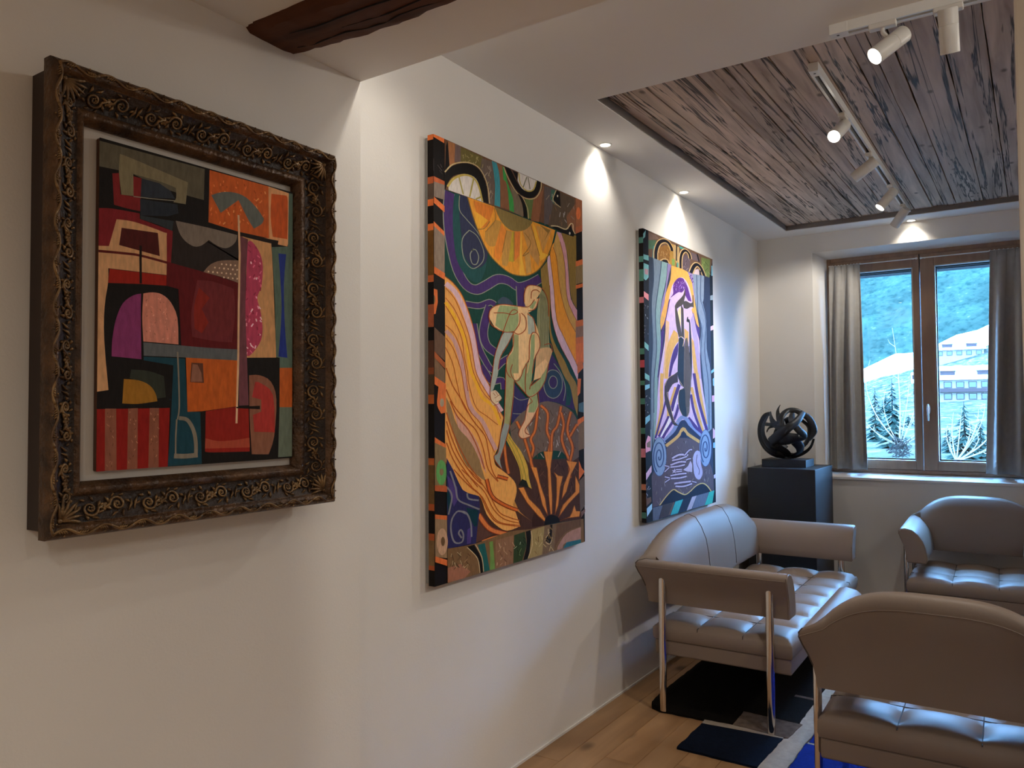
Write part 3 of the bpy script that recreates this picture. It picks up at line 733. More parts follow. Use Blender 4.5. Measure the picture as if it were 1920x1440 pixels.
 ('S','38201a',0,[(370,228),(380,216)],2.7,1.76),
 ('S','6a4a3a',0,[(377,226),(376,210)],2.7,1.76),
 ('S','6a4a3a',0,[(415,222),(408,213)],2.8,1.77),
 ('S','38201a',0,[(373,265),(378,246)],2.7,1.76),
 ('S','7a5a48',0,[(425,198),(408,188)],2.8,1.77),
 ('S','38201a',0,[(332,259),(352,244)],2.7,1.74),
 ('S','7a5a48',0,[(473,186),(486,166)],2.8,1.81),
 ('S','38201a',0,[(395,257),(380,251)],2.7,1.76),
 ('S','6a4a3a',0,[(321,276),(325,259)],2.7,1.73),
 ('S','38201a',0,[(440,188),(437,177)],2.8,1.79),
 ('S','6a4a3a',0,[(369,229),(377,218)],2.7,1.76),
 ('S','38201a',0,[(519,184),(501,177)],2.8,1.82),
 ('S','38201a',0,[(458,178),(475,162)],2.8,1.81),
 ('S','38201a',0,[(546,163),(539,146)],2.8,1.84),
 ('S','7a5a48',0,[(416,242),(405,229)],2.8,1.77),
 ('S','38201a',0,[(516,153),(499,142)],2.8,1.82),
 ('S','7a5a48',0,[(383,250),(392,236)],2.7,1.76),
 ('S','38201a',0,[(413,195),(395,189)],2.7,1.77),
 ('S','38201a',0,[(436,228),(434,208)],2.8,1.78),
 ('P','c9a342',2,[(452,525),(490,485),(548,439),(594,379),(606,327),(626,282),(546,317),(534,375),(483,442),(440,493)]),
 ('S','7a7a30',1,[(458,503),(515,451),(560,385),(586,318)],2.2,1.84),
 ('S','7a7a30',1,[(446,497),(496,442),(540,375),(559,320)],2.1,1.83),
 ('S','7a3c22',1,[(701,626),(758,592),(750,520),(778,474),(763,425)],15.1,1.93),
 ('S','cf7232',1,[(701,626),(758,592),(750,520),(778,474),(763,425)],8.3,1.93),
 ('S','7a3c22',1,[(871,622),(839,541),(794,504),(785,428)],15.3,1.95),
 ('S','cf7232',1,[(871,622),(839,541),(794,504),(785,428)],8.4,1.95),
 ('S','7a3c22',1,[(679,619),(657,526),(622,487),(642,449),(621,399),(648,350)],14.7,1.88),
 ('S','cf7232',1,[(679,619),(657,526),(622,487),(642,449),(621,399),(648,350)],8.1,1.88),
 ('S','7a3c22',1,[(871,595),(893,540),(877,470),(946,376)],15.6,1.99),
 ('S','cf7232',1,[(871,595),(893,540),(877,470),(946,376)],8.6,1.99),
 ('S','7a3c22',1,[(958,598),(925,515),(971,438),(946,372),(945,301)],16.0,2.04),
 ('S','cf7232',1,[(958,598),(925,515),(971,438),(946,372),(945,301)],8.8,2.04),
 ('S','7a3c22',1,[(1014,541),(948,487)],15.9,2.03),
 ('S','cf7232',1,[(1014,541),(948,487)],8.7,2.03),
 ('S','7a3c22',1,[(575,489),(621,403)],14.6,1.87),
 ('S','cf7232',1,[(575,489),(621,403)],8.0,1.87),
 ('S','7a3c22',1,[(517,562),(542,533)],14.4,1.83),
 ('S','cf7232',1,[(517,562),(542,533)],7.9,1.83),
 ('S','7a3c22',1,[(427,480),(439,410),(457,356)],13.9,1.78),
 ('S','cf7232',1,[(427,480),(439,410),(457,356)],7.7,1.78),
 ('P','dc8c40',2,[(729,134),(673,167),(592,227),(526,294),(566,294),(605,243),(687,191),(733,145)]),
 ('S','8a4a22',0,[(729,134),(673,167),(592,227),(526,294),(566,294),(605,243),(687,191),(733,145),(729,134)],2.5,1.85),
 ('P','dc8c40',2,[(752,157),(709,207),(668,304),(621,373),(665,367),(689,302),(731,231)]),
 ('S','8a4a22',0,[(752,157),(709,207),(668,304),(621,373),(665,367),(689,302),(731,231),(752,157)],2.6,1.89),
 ('P','dc8c40',2,[(774,159),(760,240),(754,353),(723,431),(796,427),(776,352),(789,237),(788,161)]),
 ('S','8a4a22',0,[(774,159),(760,240),(754,353),(723,431),(796,427),(776,352),(789,237),(788,161),(774,159)],2.7,1.95),
 ('P','dc8c40',2,[(811,154),(827,233),(828,310),(806,338),(843,320),(882,314),(858,269),(841,193)]),
 ('S','8a4a22',0,[(811,154),(827,233),(828,310),(806,338),(843,320),(882,314),(858,269),(841,193),(811,154)],2.7,1.98),
 ('P','dc8c40',2,[(841,139),(880,189),(992,237),(994,309),(1034,262),(1029,230),(927,188)]),
 ('S','8a4a22',0,[(841,139),(880,189),(992,237),(994,309),(1034,262),(1029,230),(927,188),(841,139)],2.8,2.07),
 ('P','dc8c40',2,[(869,214),(889,274),(945,340),(914,382),(1011,368),(953,316),(912,245)]),
 ('S','8a4a22',0,[(869,214),(889,274),(945,340),(914,382),(1011,368),(953,316),(912,245),(869,214)],2.8,2.06),
 ('P','dc8c40',2,[(848,123),(942,131),(983,178),(999,149),(1036,144),(1027,121),(910,127)]),
 ('S','8a4a22',0,[(848,123),(942,131),(983,178),(999,149),(1036,144),(1027,121),(910,127),(848,123)],2.8,2.08),
 ('P','c08440',2,[(365,359),(444,353),(513,288),(494,251),(538,197),(624,149),(519,202),(425,261),(401,319)]),
 ('P','3a2018',0,[(628,125),(628,157),(645,181),(708,140),(723,119)]),
 ('P','0f0c0c',2,[(722,119),(730,145),(759,157),(803,153),(841,137),(853,118)]),
 ('P','1e2420',0,[(526,305),(553,328),(586,318),(606,287),(559,298)]),
 ('P','5a3c34',0,[(249,223),(363,135),(270,121),(240,117)]),
 ('S','9a4020',1,[(255,219),(328,156),(442,121)],18.1,1.74),
 ('S','da7c3e',1,[(255,219),(328,156),(442,121)],12.1,1.74),
 ('S','da7c3e',1,[(442,119),(351,121),(276,116)],8.8,1.75),
 ('P','e9a556',2,[(59,1085),(110,1066),(162,1027),(205,962),(237,892),(259,817),(281,754),(298,734),(333,698),(362,647),(422,578),(406,536),(384,464),(357,432),(366,397),(414,372),(495,325),(513,281),(487,231),(538,140),(442,134),(363,169),(305,216),(272,276),(238,293),(184,305),(152,327),(106,391),(100,382),(60,438),(61,746)]),
 ('P','96774f',2,[(65,655),(92,620),(122,562),(169,523),(212,495),(251,447),(278,386),(301,341),(272,353),(184,405),(132,472),(101,531),(69,601)]),
 ('P','cf9a86',2,[(107,620),(133,588),(196,541),(251,487),(279,436),(307,367),(284,392),(229,468),(185,509),(132,549)]),
 ('S','dab4be',1,[(64,1060),(115,1038),(162,991),(199,929),(232,858),(253,776),(276,734),(321,687),(368,640),(410,602)],19.4,1.69),
 ('S','f2b330',1,[(63,993),(109,953),(156,899),(188,839),(209,758),(242,713),(281,657),(350,623),(400,550)],11.9,1.66),
 ('S','cc9c94',1,[(65,892),(114,857),(145,804),(168,747),(181,692),(197,639),(230,600),(286,563),(337,497),(372,455)],15.1,1.66),
 ('S','b0541e',1,[(60,1085),(110,1066),(162,1027),(205,962),(237,892),(259,817),(281,754),(298,734),(333,698),(356,647),(422,581)],2.7,1.69),
 ('S','b0541e',1,[(64,1044),(115,1012),(156,958),(199,889),(226,808),(247,743),(298,687),(368,626)],2.7,1.67),
 ('S','b0541e',1,[(63,1009),(114,973),(161,913),(193,849),(220,765),(253,713),(298,667),(368,626),(404,574)],2.6,1.67),
 ('S','b0541e',1,[(63,980),(114,931),(156,870),(171,806),(192,744),(198,705),(241,620),(309,586),(385,550)],2.6,1.66),
 ('S','b0541e',1,[(63,911),(114,883),(155,821),(176,757),(192,679)],2.6,1.64),
 ('S','b0541e',1,[(63,866),(103,834),(139,778),(155,743),(170,685),(197,613),(263,563),(320,498),(360,445)],2.6,1.65),
 ('S','b0541e',1,[(62,832),(103,776),(128,704),(159,633),(229,567),(297,512)],2.6,1.64),
 ('S','b0541e',1,[(65,759),(102,697),(154,646),(218,574),(297,512),(319,457),(342,381),(383,334)],3.7,1.71),
 ('S','b0541e',1,[(64,683),(107,626),(175,574),(240,534),(285,466),(318,383),(383,331)],3.6,1.68),
 ('S','b0541e',1,[(66,601),(91,550),(142,472),(206,397),(272,343)],3.5,1.64),
 ('S','b0541e',1,[(66,538),(96,474),(153,407),(250,322)],3.5,1.65),
 ('S','b0541e',1,[(66,494),(101,436),(158,375),(216,324)],3.5,1.65),
 ('S','b0541e',1,[(66,570),(96,509),(147,436),(228,360),(278,329)],3.5,1.64),
 ('S','b0541e',1,[(87,642),(127,588),(196,535),(251,467),(295,385)],3.6,1.66),
 ('S','b0541e',1,[(106,397),(184,340),(261,294),(317,222),(381,173),(538,138)],3.0,1.73),
 ('S','b0541e',1,[(152,394),(228,346),(295,298),(352,228),(424,182),(531,153)],3.1,1.75),
 ('S','b0541e',1,[(195,391),(272,336),(329,281),(388,214),(461,184),(531,164)],3.1,1.76),
 ('S','b0541e',1,[(131,377),(206,325),(277,283),(334,213),(400,171),(534,144)],3.0,1.74),
 ('S','7a3018',1,[(307,347),(341,280),(425,237),(519,206)],14.5,1.78),
 ('S','d0682c',1,[(307,347),(341,280),(425,237),(519,206)],8.3,1.78),
 ('S','7a3018',1,[(377,353),(450,336)],14.7,1.79),
 ('S','d0682c',1,[(377,353),(450,336)],8.4,1.79),
 ('P','2d2b5a',2,[(65,441),(106,391),(157,320),(255,288),(263,244),(248,177),(237,115),(69,121)]),
 ('P','0f3642',0,[(65,328),(95,303),(74,236)]),
 ('P','0f3642',0,[(178,253),(255,235),(243,177),(226,179),(194,222)]),
 ('P','4c3c7c',0,[(67,381),(126,332),(131,290),(105,264),(85,304)]),
 ('P','4c3c7c',0,[(183,172),(215,181),(204,121),(182,120)]),
 ('S','7e7e86',1,[(85,393),(115,333),(131,287),(194,261),(260,238)],5.7,1.64),
 ('S','7e7e86',1,[(178,231),(130,246),(94,221),(89,178),(109,138),(151,132),(161,156),(146,177),(133,166),(151,147)],5.7,1.65),
 ('S','7e7e86',1,[(130,246),(178,234),(205,195),(210,143)],5.8,1.67),
 ('S','7e7e86',1,[(67,337),(95,303),(74,240)],5.7,1.62),
 ('S','7e7e86',1,[(184,305),(194,284),(255,272)],5.8,1.67),
 ('P','8b8b64',2,[(708,1121),(751,1099),(773,1048),(772,932),(778,875),(697,863),(683,926),(677,1000),(693,1077)]),
 ('P','cba274',2,[(690,864),(777,875),(799,857),(776,818),(746,763),(695,761),(660,775),(668,835)]),
 ('S','57523a',1,[(711,1102),(706,1003),(708,875)],1.5,1.9),
 ('S','57523a',1,[(719,1099),(719,1004),(721,876)],1.5,1.9),
 ('S','57523a',1,[(728,1095),(732,1006),(734,876)],1.5,1.91),
 ('S','57523a',1,[(737,1091),(745,1007),(747,877)],1.5,1.92),
 ('S','57523a',1,[(745,1088),(758,1008),(760,878)],1.5,1.92),
 ('P','e2ba86',1,[(603,1119),(658,1129),(715,1125),(693,1092),(650,1058),(609,1034),(582,1043),(577,1086)]),
 ('P','e2ba86',2,[(495,919),(541,966),(548,1003),(615,1006),(663,969),(691,926),(693,870),(626,829),(565,771),(561,749),(545,742),(512,725),(442,746),(446,813),(488,847)]),
 ('P','989a6a',2,[(501,912),(534,911),(532,756),(449,753),(456,813),(494,847)]),
 ('P','a5aa9a',0,[(601,1002),(649,987),(662,924),(628,922),(607,920)]),
 ('P','a2aaa0',2,[(432,914),(495,915),(450,866),(406,821),(387,751),(381,737),(357,691),(339,674),(333,705),(351,750),(364,815),(388,862)]),
 ('P','e2ba86',2,[(327,967),(336,992),(372,1013),(433,1025),(609,1034),(657,1070),(700,1078),(664,1037),(608,1009),(548,1001),(541,959),(508,923),(432,916),(371,926)]),
 ('P','93a070',2,[(402,1018),(528,1026),(534,965),(501,925),(432,917),(371,937),(383,987)]),
 ('P','93a070',0,[(615,1032),(657,1066),(671,1060),(643,1027)]),
 ('P','9a9c6c',2,[(443,795),(493,751),(500,723),(492,673),(472,584),(459,535),(422,557),(431,584),(437,689)]),
 ('P','8f9892',2,[(422,557),(465,549),(421,463),(396,416),(413,374),(366,411),(357,432),(387,451),(404,519)]),
 ('P','93a070',2,[(592,802),(647,804),(625,707),(702,743),(768,802),(738,732),(680,682),(617,661),(587,670),(505,723),(551,746),(572,779)]),
 ('P','e2ba86',0,[(646,730),(702,743),(768,806),(739,824),(660,782)]),
 ('P','dcb28a',2,[(617,659),(670,678),(683,626),(644,582),(589,535),(615,498),(555,492),(529,512),(542,533),(576,568),(597,626)]),
 ('P','93a070',0,[(617,656),(670,675),(679,626),(651,597),(603,597)]),
 ('P','e2ba86',2,[(621,906),(642,930),(683,926),(697,874),(647,815),(639,759),(592,758),(613,817),(613,876)]),
 ('P','93a070',2,[(628,918),(655,924),(654,849),(632,759),(598,758),(619,818)]),
 ('P','d8c0a0',2,[(339,678),(368,685),(398,668),(411,654),(374,630),(350,626),(333,647)]),
 ('S','96441f',1,[(353,674),(368,664)],1.7,1.74),
 ('S','96441f',1,[(368,681),(386,664)],1.7,1.75),
 ('S','96441f',1,[(362,654),(398,668)],1.7,1.76),
 ('S','96441f',1,[(374,640),(410,647)],1.7,1.76),
 ('S','96441f',1,[(356,626),(398,633)],1.7,1.76),
 ('S','96441f',1,[(495,917),(541,959),(545,1001)],3.3,1.82),
 ('S','96441f',1,[(327,967),(336,992),(372,1013),(433,1025),(528,1028),(609,1034),(657,1070)],3.2,1.77),
 ('S','96441f',1,[(327,967),(347,935),(432,916),(501,923)],3.2,1.77),
 ('S','96441f',1,[(359,984),(432,991),(489,990),(528,1004),(502,1011),(470,991),(419,909)],3.3,1.81),
 ('S','96441f',1,[(419,909),(388,862),(364,815),(348,750),(333,694),(336,650),(368,628)],3.1,1.73),
 ('S','96441f',1,[(495,915),(450,862),(406,818),(387,765)],3.1,1.76),
 ('S','96441f',1,[(554,1003),(588,985),(587,941),(540,915),(501,919)],3.3,1.84),
 ('S','96441f',1,[(601,1004),(649,987),(666,932)],3.4,1.87),
 ('S','96441f',1,[(613,817),(617,891),(642,930),(683,922),(697,874),(654,819),(636,759)],3.4,1.89),
 ('S','96441f',1,[(613,817),(565,771)],3.3,1.83),
 ('S','96441f',1,[(495,919),(494,865),(449,809),(446,760),(474,736)],3.2,1.78),
 ('S','96441f',1,[(487,790),(474,761),(493,733),(525,725),(551,746),(565,771)],3.2,1.82),
 ('S','96441f',1,[(578,1050),(579,1086),(603,1119),(658,1129),(722,1122),(765,1078),(771,1009)],3.4,1.87),
 ('S','96441f',1,[(630,1070),(637,1101),(672,1112),(700,1105)],3.4,1.88),
 ('S','96441f',1,[(608,1016),(664,1033),(693,1081)],3.4,1.88),
 ('S','96441f',1,[(733,884),(785,891),(803,858)],3.5,1.94),
 ('S','96441f',1,[(440,774),(436,689),(425,567),(403,519),(384,447),(357,432),(366,411),(411,375)],3.1,1.76),
 ('S','96441f',1,[(499,723),(492,655),(472,570),(459,528),(421,459),(396,416)],3.2,1.79),
 ('S','96441f',1,[(505,723),(584,674),(617,661),(680,682),(738,732),(768,806)],3.4,1.89),
 ('S','96441f',1,[(646,730),(622,711),(614,692)],3.3,1.86),
 ('S','96441f',1,[(702,743),(625,707)],3.3,1.86),
 ('S','96441f',1,[(617,656),(634,641),(597,623),(576,568),(539,529),(532,504),(562,491),(615,498)],3.2,1.83),
 ('S','96441f',1,[(680,679),(683,626),(637,571),(582,532),(582,514),(612,505)],3.3,1.85),
 ('S','96441f',1,[(592,794),(581,728),(584,677)],3.3,1.84),
 ('P','7a5c3c',2,[(69,121),(237,115),(454,129),(617,118),(722,119),(1065,107),(1071,0),(69,0)]),
 ('P','120e0d',2,[(182,111),(226,112),(270,55),(281,0),(264,0),(247,58)]),
 ('P','1f5c5a',0,[(248,108),(293,108),(324,1),(284,1),(270,61)]),
 ('P','6c9248',0,[(322,108),(345,108),(359,0),(324,1),(327,59)]),
 ('P','8a6448',0,[(363,108),(486,111),(484,0),(362,1)]),
 ('P','2f4122',0,[(492,110),(570,114),(583,58),(549,0),(484,0)]),
 ('P','120e0d',2,[(577,113),(614,115),(616,53),(589,0),(556,0),(583,58)]),
 ('P','a08a58',0,[(624,114),(722,116),(702,0),(599,0)]),
 ('P','7a6248',0,[(722,116),(818,115),(801,0),(703,0)]),
 ('P','120e0d',2,[(769,117),(788,115),(779,56),(764,38),(728,55),(736,69),(765,88)]),
 ('P','6b4e36',2,[(825,111),(1040,108),(1039,76),(909,69),(831,33),(801,3)]),
 ('P','b08472',2,[(831,14),(909,61),(1039,72),(1038,15),(893,20),(869,0),(827,0)]),
 ('P','2a6c7a',0,[(908,22),(1038,17),(1038,0),(877,0)]),
 ('P','a06a50',0,[(69,53),(150,55),(203,17),(166,0),(69,2)]),
 ('S','ccb488',1,[(234,111),(273,59),(284,3)],2.6,1.71),
 ('S','ccb488',1,[(182,109),(245,59),(261,2)],2.6,1.7),
 ('S','ccb488',1,[(617,111),(625,52),(592,1)],2.9,1.88),
 ('S','ccb488',1,[(765,86),(725,56),(764,35),(787,59)],3.0,1.95),
 ('S','a8865c',0,[(188,45),(177,27)],2.6,1.66),
 ('S','5a4028',0,[(93,66),(83,58)],2.5,1.62),
 ('S','5a4028',0,[(172,61),(196,42)],2.6,1.67),
 ('S','b09a70',0,[(189,46),(165,37)],2.6,1.66),
 ('S','b09a70',0,[(152,48),(171,34)],2.6,1.66),
 ('S','5a4028',0,[(142,80),(125,70)],2.5,1.64),
 ('S','5a4028',0,[(126,53),(103,42)],2.5,1.63),
 ('S','b09a70',0,[(98,73),(94,60)],2.5,1.62),
 ('S','5a4028',0,[(105,70),(96,52)],2.5,1.63),
 ('S','b09a70',0,[(108,66),(117,52)],2.5,1.64),
 ('S','5a4028',0,[(93,95),(103,74)],2.5,1.63),
 ('S','b09a70',0,[(123,100),(147,84)],2.5,1.65),
 ('S','5a4028',0,[(154,56),(154,44)],2.6,1.65),
 ('S','b09a70',0,[(145,97),(140,87)],2.5,1.65),
 ('S','5a4028',0,[(184,77),(173,58)],2.6,1.66),
 ('S','5a4028',0,[(106,63),(132,45)],2.5,1.64),
 ('S','b09a70',0,[(141,68),(151,51)],2.5,1.65),
 ('S','a8865c',0,[(184,67),(166,57)],2.6,1.66),
 ('S','b09a70',0,[(91,100),(88,89)],2.5,1.62),
 ('S','b09a70',0,[(106,66),(119,46)],2.5,1.64),
 ('S','5a4028',0,[(186,43),(167,34)],2.6,1.66),
 ('S','5a4028',0,[(185,86),(201,74)],2.6,1.68),
 ('S','5a4028',0,[(125,96),(143,80)],2.5,1.65),
 ('S','5a4028',0,[(115,63),(136,43)],2.5,1.64),
 ('S','c0a080',0,[(385,94),(395,75)],2.7,1.77),
 ('S','c0a080',0,[(408,38),(396,28)],2.7,1.77),
 ('S','b08a68',0,[(409,14),(390,8)],2.7,1.77),
 ('S','c0a080',0,[(374,22),(372,11)],2.7,1.76),
 ('S','6a4a34',0,[(402,48),(409,36)],2.7,1.78),
 ('S','b08a68',0,[(391,67),(377,61)],2.7,1.76),
 ('S','b08a68',0,[(403,80),(390,71)],2.7,1.77),
 ('S','6a4a34',0,[(467,48),(470,34)],2.8,1.81),
 ('S','b08a68',0,[(423,57),(443,42)],2.8,1.79),
 ('S','b08a68',0,[(478,84),(496,64)],2.8,1.82),
 ('S','6a4a34',0,[(452,57),(474,44)],2.8,1.81),
 ('S','6a4a34',0,[(395,57),(394,46)],2.7,1.77),
 ('S','b08a68',0,[(429,16),(428,1)],2.8,1.79),
 ('S','6a4a34',0,[(418,28),(437,14)],2.8,1.79),
 ('S','b08a68',0,[(425,92),(432,80)],2.8,1.79),
 ('S','b08a68',0,[(418,74),(421,56)],2.8,1.78),
 ('S','8a7040',0,[(768,106),(788,91)],3.0,1.96),
 ('S','c0aa78',0,[(775,21),(796,0)],3.0,1.97),
 ('S','8a7040',0,[(642,25),(660,10)],2.9,1.9),
 ('S','8a7040',0,[(726,78),(731,61)],3.0,1.93),
 ('S','c0aa78',0,[(698,92),(684,80)],3.0,1.91),
 ('S','8a7040',0,[(755,81),(775,56)],3.0,1.95),
 ('S','8a7040',0,[(777,63),(794,41)],3.0,1.96),
 ('S','6a5230',0,[(731,64),(757,47)],3.0,1.94),
 ('S','6a5230',0,[(750,81),(759,59)],3.0,1.95),
 ('S','8a7040',0,[(790,79),(804,61)],3.0,1.97),
 ('S','6a5230',0,[(673,80),(675,56)],2.9,1.91),
 ('S','6a5230',0,[(731,60),(723,38)],3.0,1.93),
 ('S','c0aa78',0,[(699,84),(703,62)],3.0,1.92),
 ('S','c0aa78',0,[(752,101),(754,78)],3.0,1.94),
 ('S','c0aa78',0,[(704,52),(676,37)],2.9,1.91),
 ('S','c0aa78',0,[(648,61),(660,48)],2.9,1.9),
 ('S','8a7040',0,[(669,106),(661,91)],2.9,1.9),
 ('S','8a7040',0,[(649,75),(671,59)],2.9,1.9),
 ('S','c0aa78',0,[(774,28),(760,7)],3.0,1.95),
 ('S','c0aa78',0,[(712,43),(735,27)],3.0,1.93),
 ('S','6a7a4a',0,[(525,35),(535,22)],2.8,1.84),
 ('S','a0a880',0,[(510,63),(489,57)],2.8,1.82),
 ('S','1c2a14',0,[(516,49),(526,30)],2.8,1.83),
 ('S','1c2a14',0,[(531,85),(540,73)],2.8,1.84),
 ('S','1c2a14',0,[(559,83),(571,67)],2.9,1.85),
 ('S','1c2a14',0,[(556,94),(575,82)],2.9,1.86),
 ('S','1c2a14',0,[(525,63),(508,55)],2.8,1.82),
 ('S','6a7a4a',0,[(544,50),(527,34)],2.8,1.83),
 ('S','a0a880',0,[(538,77),(533,67)],2.8,1.84),
 ('S','1c2a14',0,[(544,76),(560,62)],2.9,1.85),
 ('P','d9713a',0,[(0,1570),(60,1564),(61,1580),(0,1580)]),
 ('P','b85c34',0,[(0,1430),(60,1426),(60,1407),(0,1411)]),
 ('P','86766a',0,[(0,1411),(60,1413),(59,1359),(0,1358)]),
 ('P','d9713a',0,[(0,1358),(59,1337),(59,1314),(0,1336)]),
 ('P','d9713a',0,[(0,1271),(59,1245),(59,1228),(0,1254)]),
 ('P','8a7868',0,[(0,1254),(59,1228),(58,1081),(0,1110)]),
 ('P','d9713a',0,[(0,1112),(60,1096),(60,1072),(0,1088)]),
 ('P','6a5040',0,[(0,899),(59,869),(58,784),(0,815)]),
 ('P','a85a34',0,[(0,815),(58,778),(58,756),(0,793)]),
 ('P','7a6048',0,[(0,793),(58,752),(58,683),(0,725)]),
 ('P','d9713a',0,[(0,728),(63,702),(63,674),(0,700)]),
 ('P','d9713a',0,[(0,516),(62,488),(62,469),(0,497)]),
 ('P','86704e',0,[(0,497),(62,476),(61,322),(0,347)]),
 ('P','cf6c38',0,[(0,349),(61,343),(61,325),(0,332)]),
 ('P','b85c34',0,[(0,350),(67,340),(67,320),(0,330)]),
 ('P','cf6c38',0,[(0,249),(67,237),(66,222),(0,234)]),
 ('P','94785a',0,[(0,234),(66,222),(66,88),(0,103)]),
 ('P','d9713a',0,[(0,105),(66,82),(66,61),(0,85)]),
 ('P','d9713a',2,[(22,695),(62,686),(61,601),(36,597),(14,626),(17,664)]),
 ('P','a89880',2,[(52,636),(50,627),(44,622),(37,622),(31,627),(29,636),(31,645),(37,650),(44,650),(50,645)]),
 ('P','62a45c',2,[(64,389),(62,373),(55,359),(46,350),(35,348),(24,352),(15,362),(9,377),(7,393),(9,410),(15,423),(24,432),(35,435),(46,431),(56,421),(62,406)]),
 ('P','8a7050',2,[(47,392),(45,385),(39,381),(33,381),(27,386),(25,394),(27,401),(33,405),(40,404),(45,400)]),
 ('P','c09a7c',2,[(70,145),(67,127),(60,113),(50,105),(38,103),(27,108),(17,120),(11,136),(8,154),(11,171),(17,185),(27,194),(39,196),(51,191),(61,179),(67,163)]),
 ('P','6a5036',2,[(54,149),(51,139),(46,134),(39,135),(34,142),(32,152),(34,161),(39,166),(46,165),(52,158)]),
 ('P','d9713a',0,[(0,1034),(19,1032),(21,989),(9,947),(0,944)]),
 ('P','6a6040',2,[(6,996),(4,985),(0,978),(0,977),(0,983),(0,994),(0,1005),(0,1013),(0,1013),(5,1007)]),
 ('S','3a3434',0,[(32,1459),(50,1450)],2.2,1.57),
 ('S','3a3434',0,[(0,1485),(0,1462)],2.2,1.54),
 ('S','4a4444',0,[(22,1476),(48,1460)],2.2,1.57),
 ('S','4a4444',0,[(0,1493),(0,1468)],2.2,1.54),
 ('S','3a3434',0,[(52,1468),(66,1453)],2.2,1.58),
 ('S','4a4444',0,[(0,1481),(0,1467)],2.2,1.55),
 ('S','4a4444',0,[(0,1475),(0,1450)],2.2,1.54),
 ('S','4a4444',0,[(37,1483),(48,1473)],2.2,1.57),
 ('P','a0603c',0,[(1020,1580),(1081,1580),(1081,1462),(1018,1438)]),
 ('P','d9713a',2,[(1066,1517),(1062,1499),(1051,1487),(1037,1484),(1026,1492),(1022,1508),(1027,1526),(1038,1539),(1052,1542),(1063,1534)]),
 ('P','b0603a',0,[(1018,1442),(1081,1466),(1081,1437),(1017,1413)]),
 ('P','d9713a',0,[(1015,1285),(1081,1306),(1081,1281),(1015,1261)]),
 ('P','8a7048',0,[(1015,1261),(1081,1281),(1081,1197),(1013,1179)]),
 ('P','d9713a',0,[(1013,1175),(1081,1193),(1081,1176),(1013,1158)]),
 ('P','c86a3c',0,[(1010,1011),(1081,1025),(1081,913),(1008,902)]),
 ('P','8a6a58',0,[(1010,983),(1081,996),(1081,946),(1009,934)]),
 ('P','d9713a',0,[(1008,906),(1081,917),(1081,825),(1007,816)]),
 ('P','c86a3c',0,[(1021,821),(1070,831),(1078,799),(1022,768)]),
 ('P','d9713a',0,[(1022,748),(1056,749),(1046,683),(1021,667)]),
 ('P','4a6a72',0,[(1033,634),(1081,643),(1081,593),(1032,598)]),
 ('P','d9713a',0,[(1019,561),(1081,577),(1081,556),(1018,529)]),
 ('P','7a6450',0,[(1027,537),(1081,556),(1081,428),(1024,420)]),
 ('P','d9713a',0,[(1028,375),(1052,341),(1081,321),(1026,287)]),
 ('P','6a5c54',0,[(1030,282),(1081,305),(1081,166),(1036,140)]),
 ('P','7a5c54',0,[(1040,140),(1081,150),(1081,137),(1044,115)]),
])
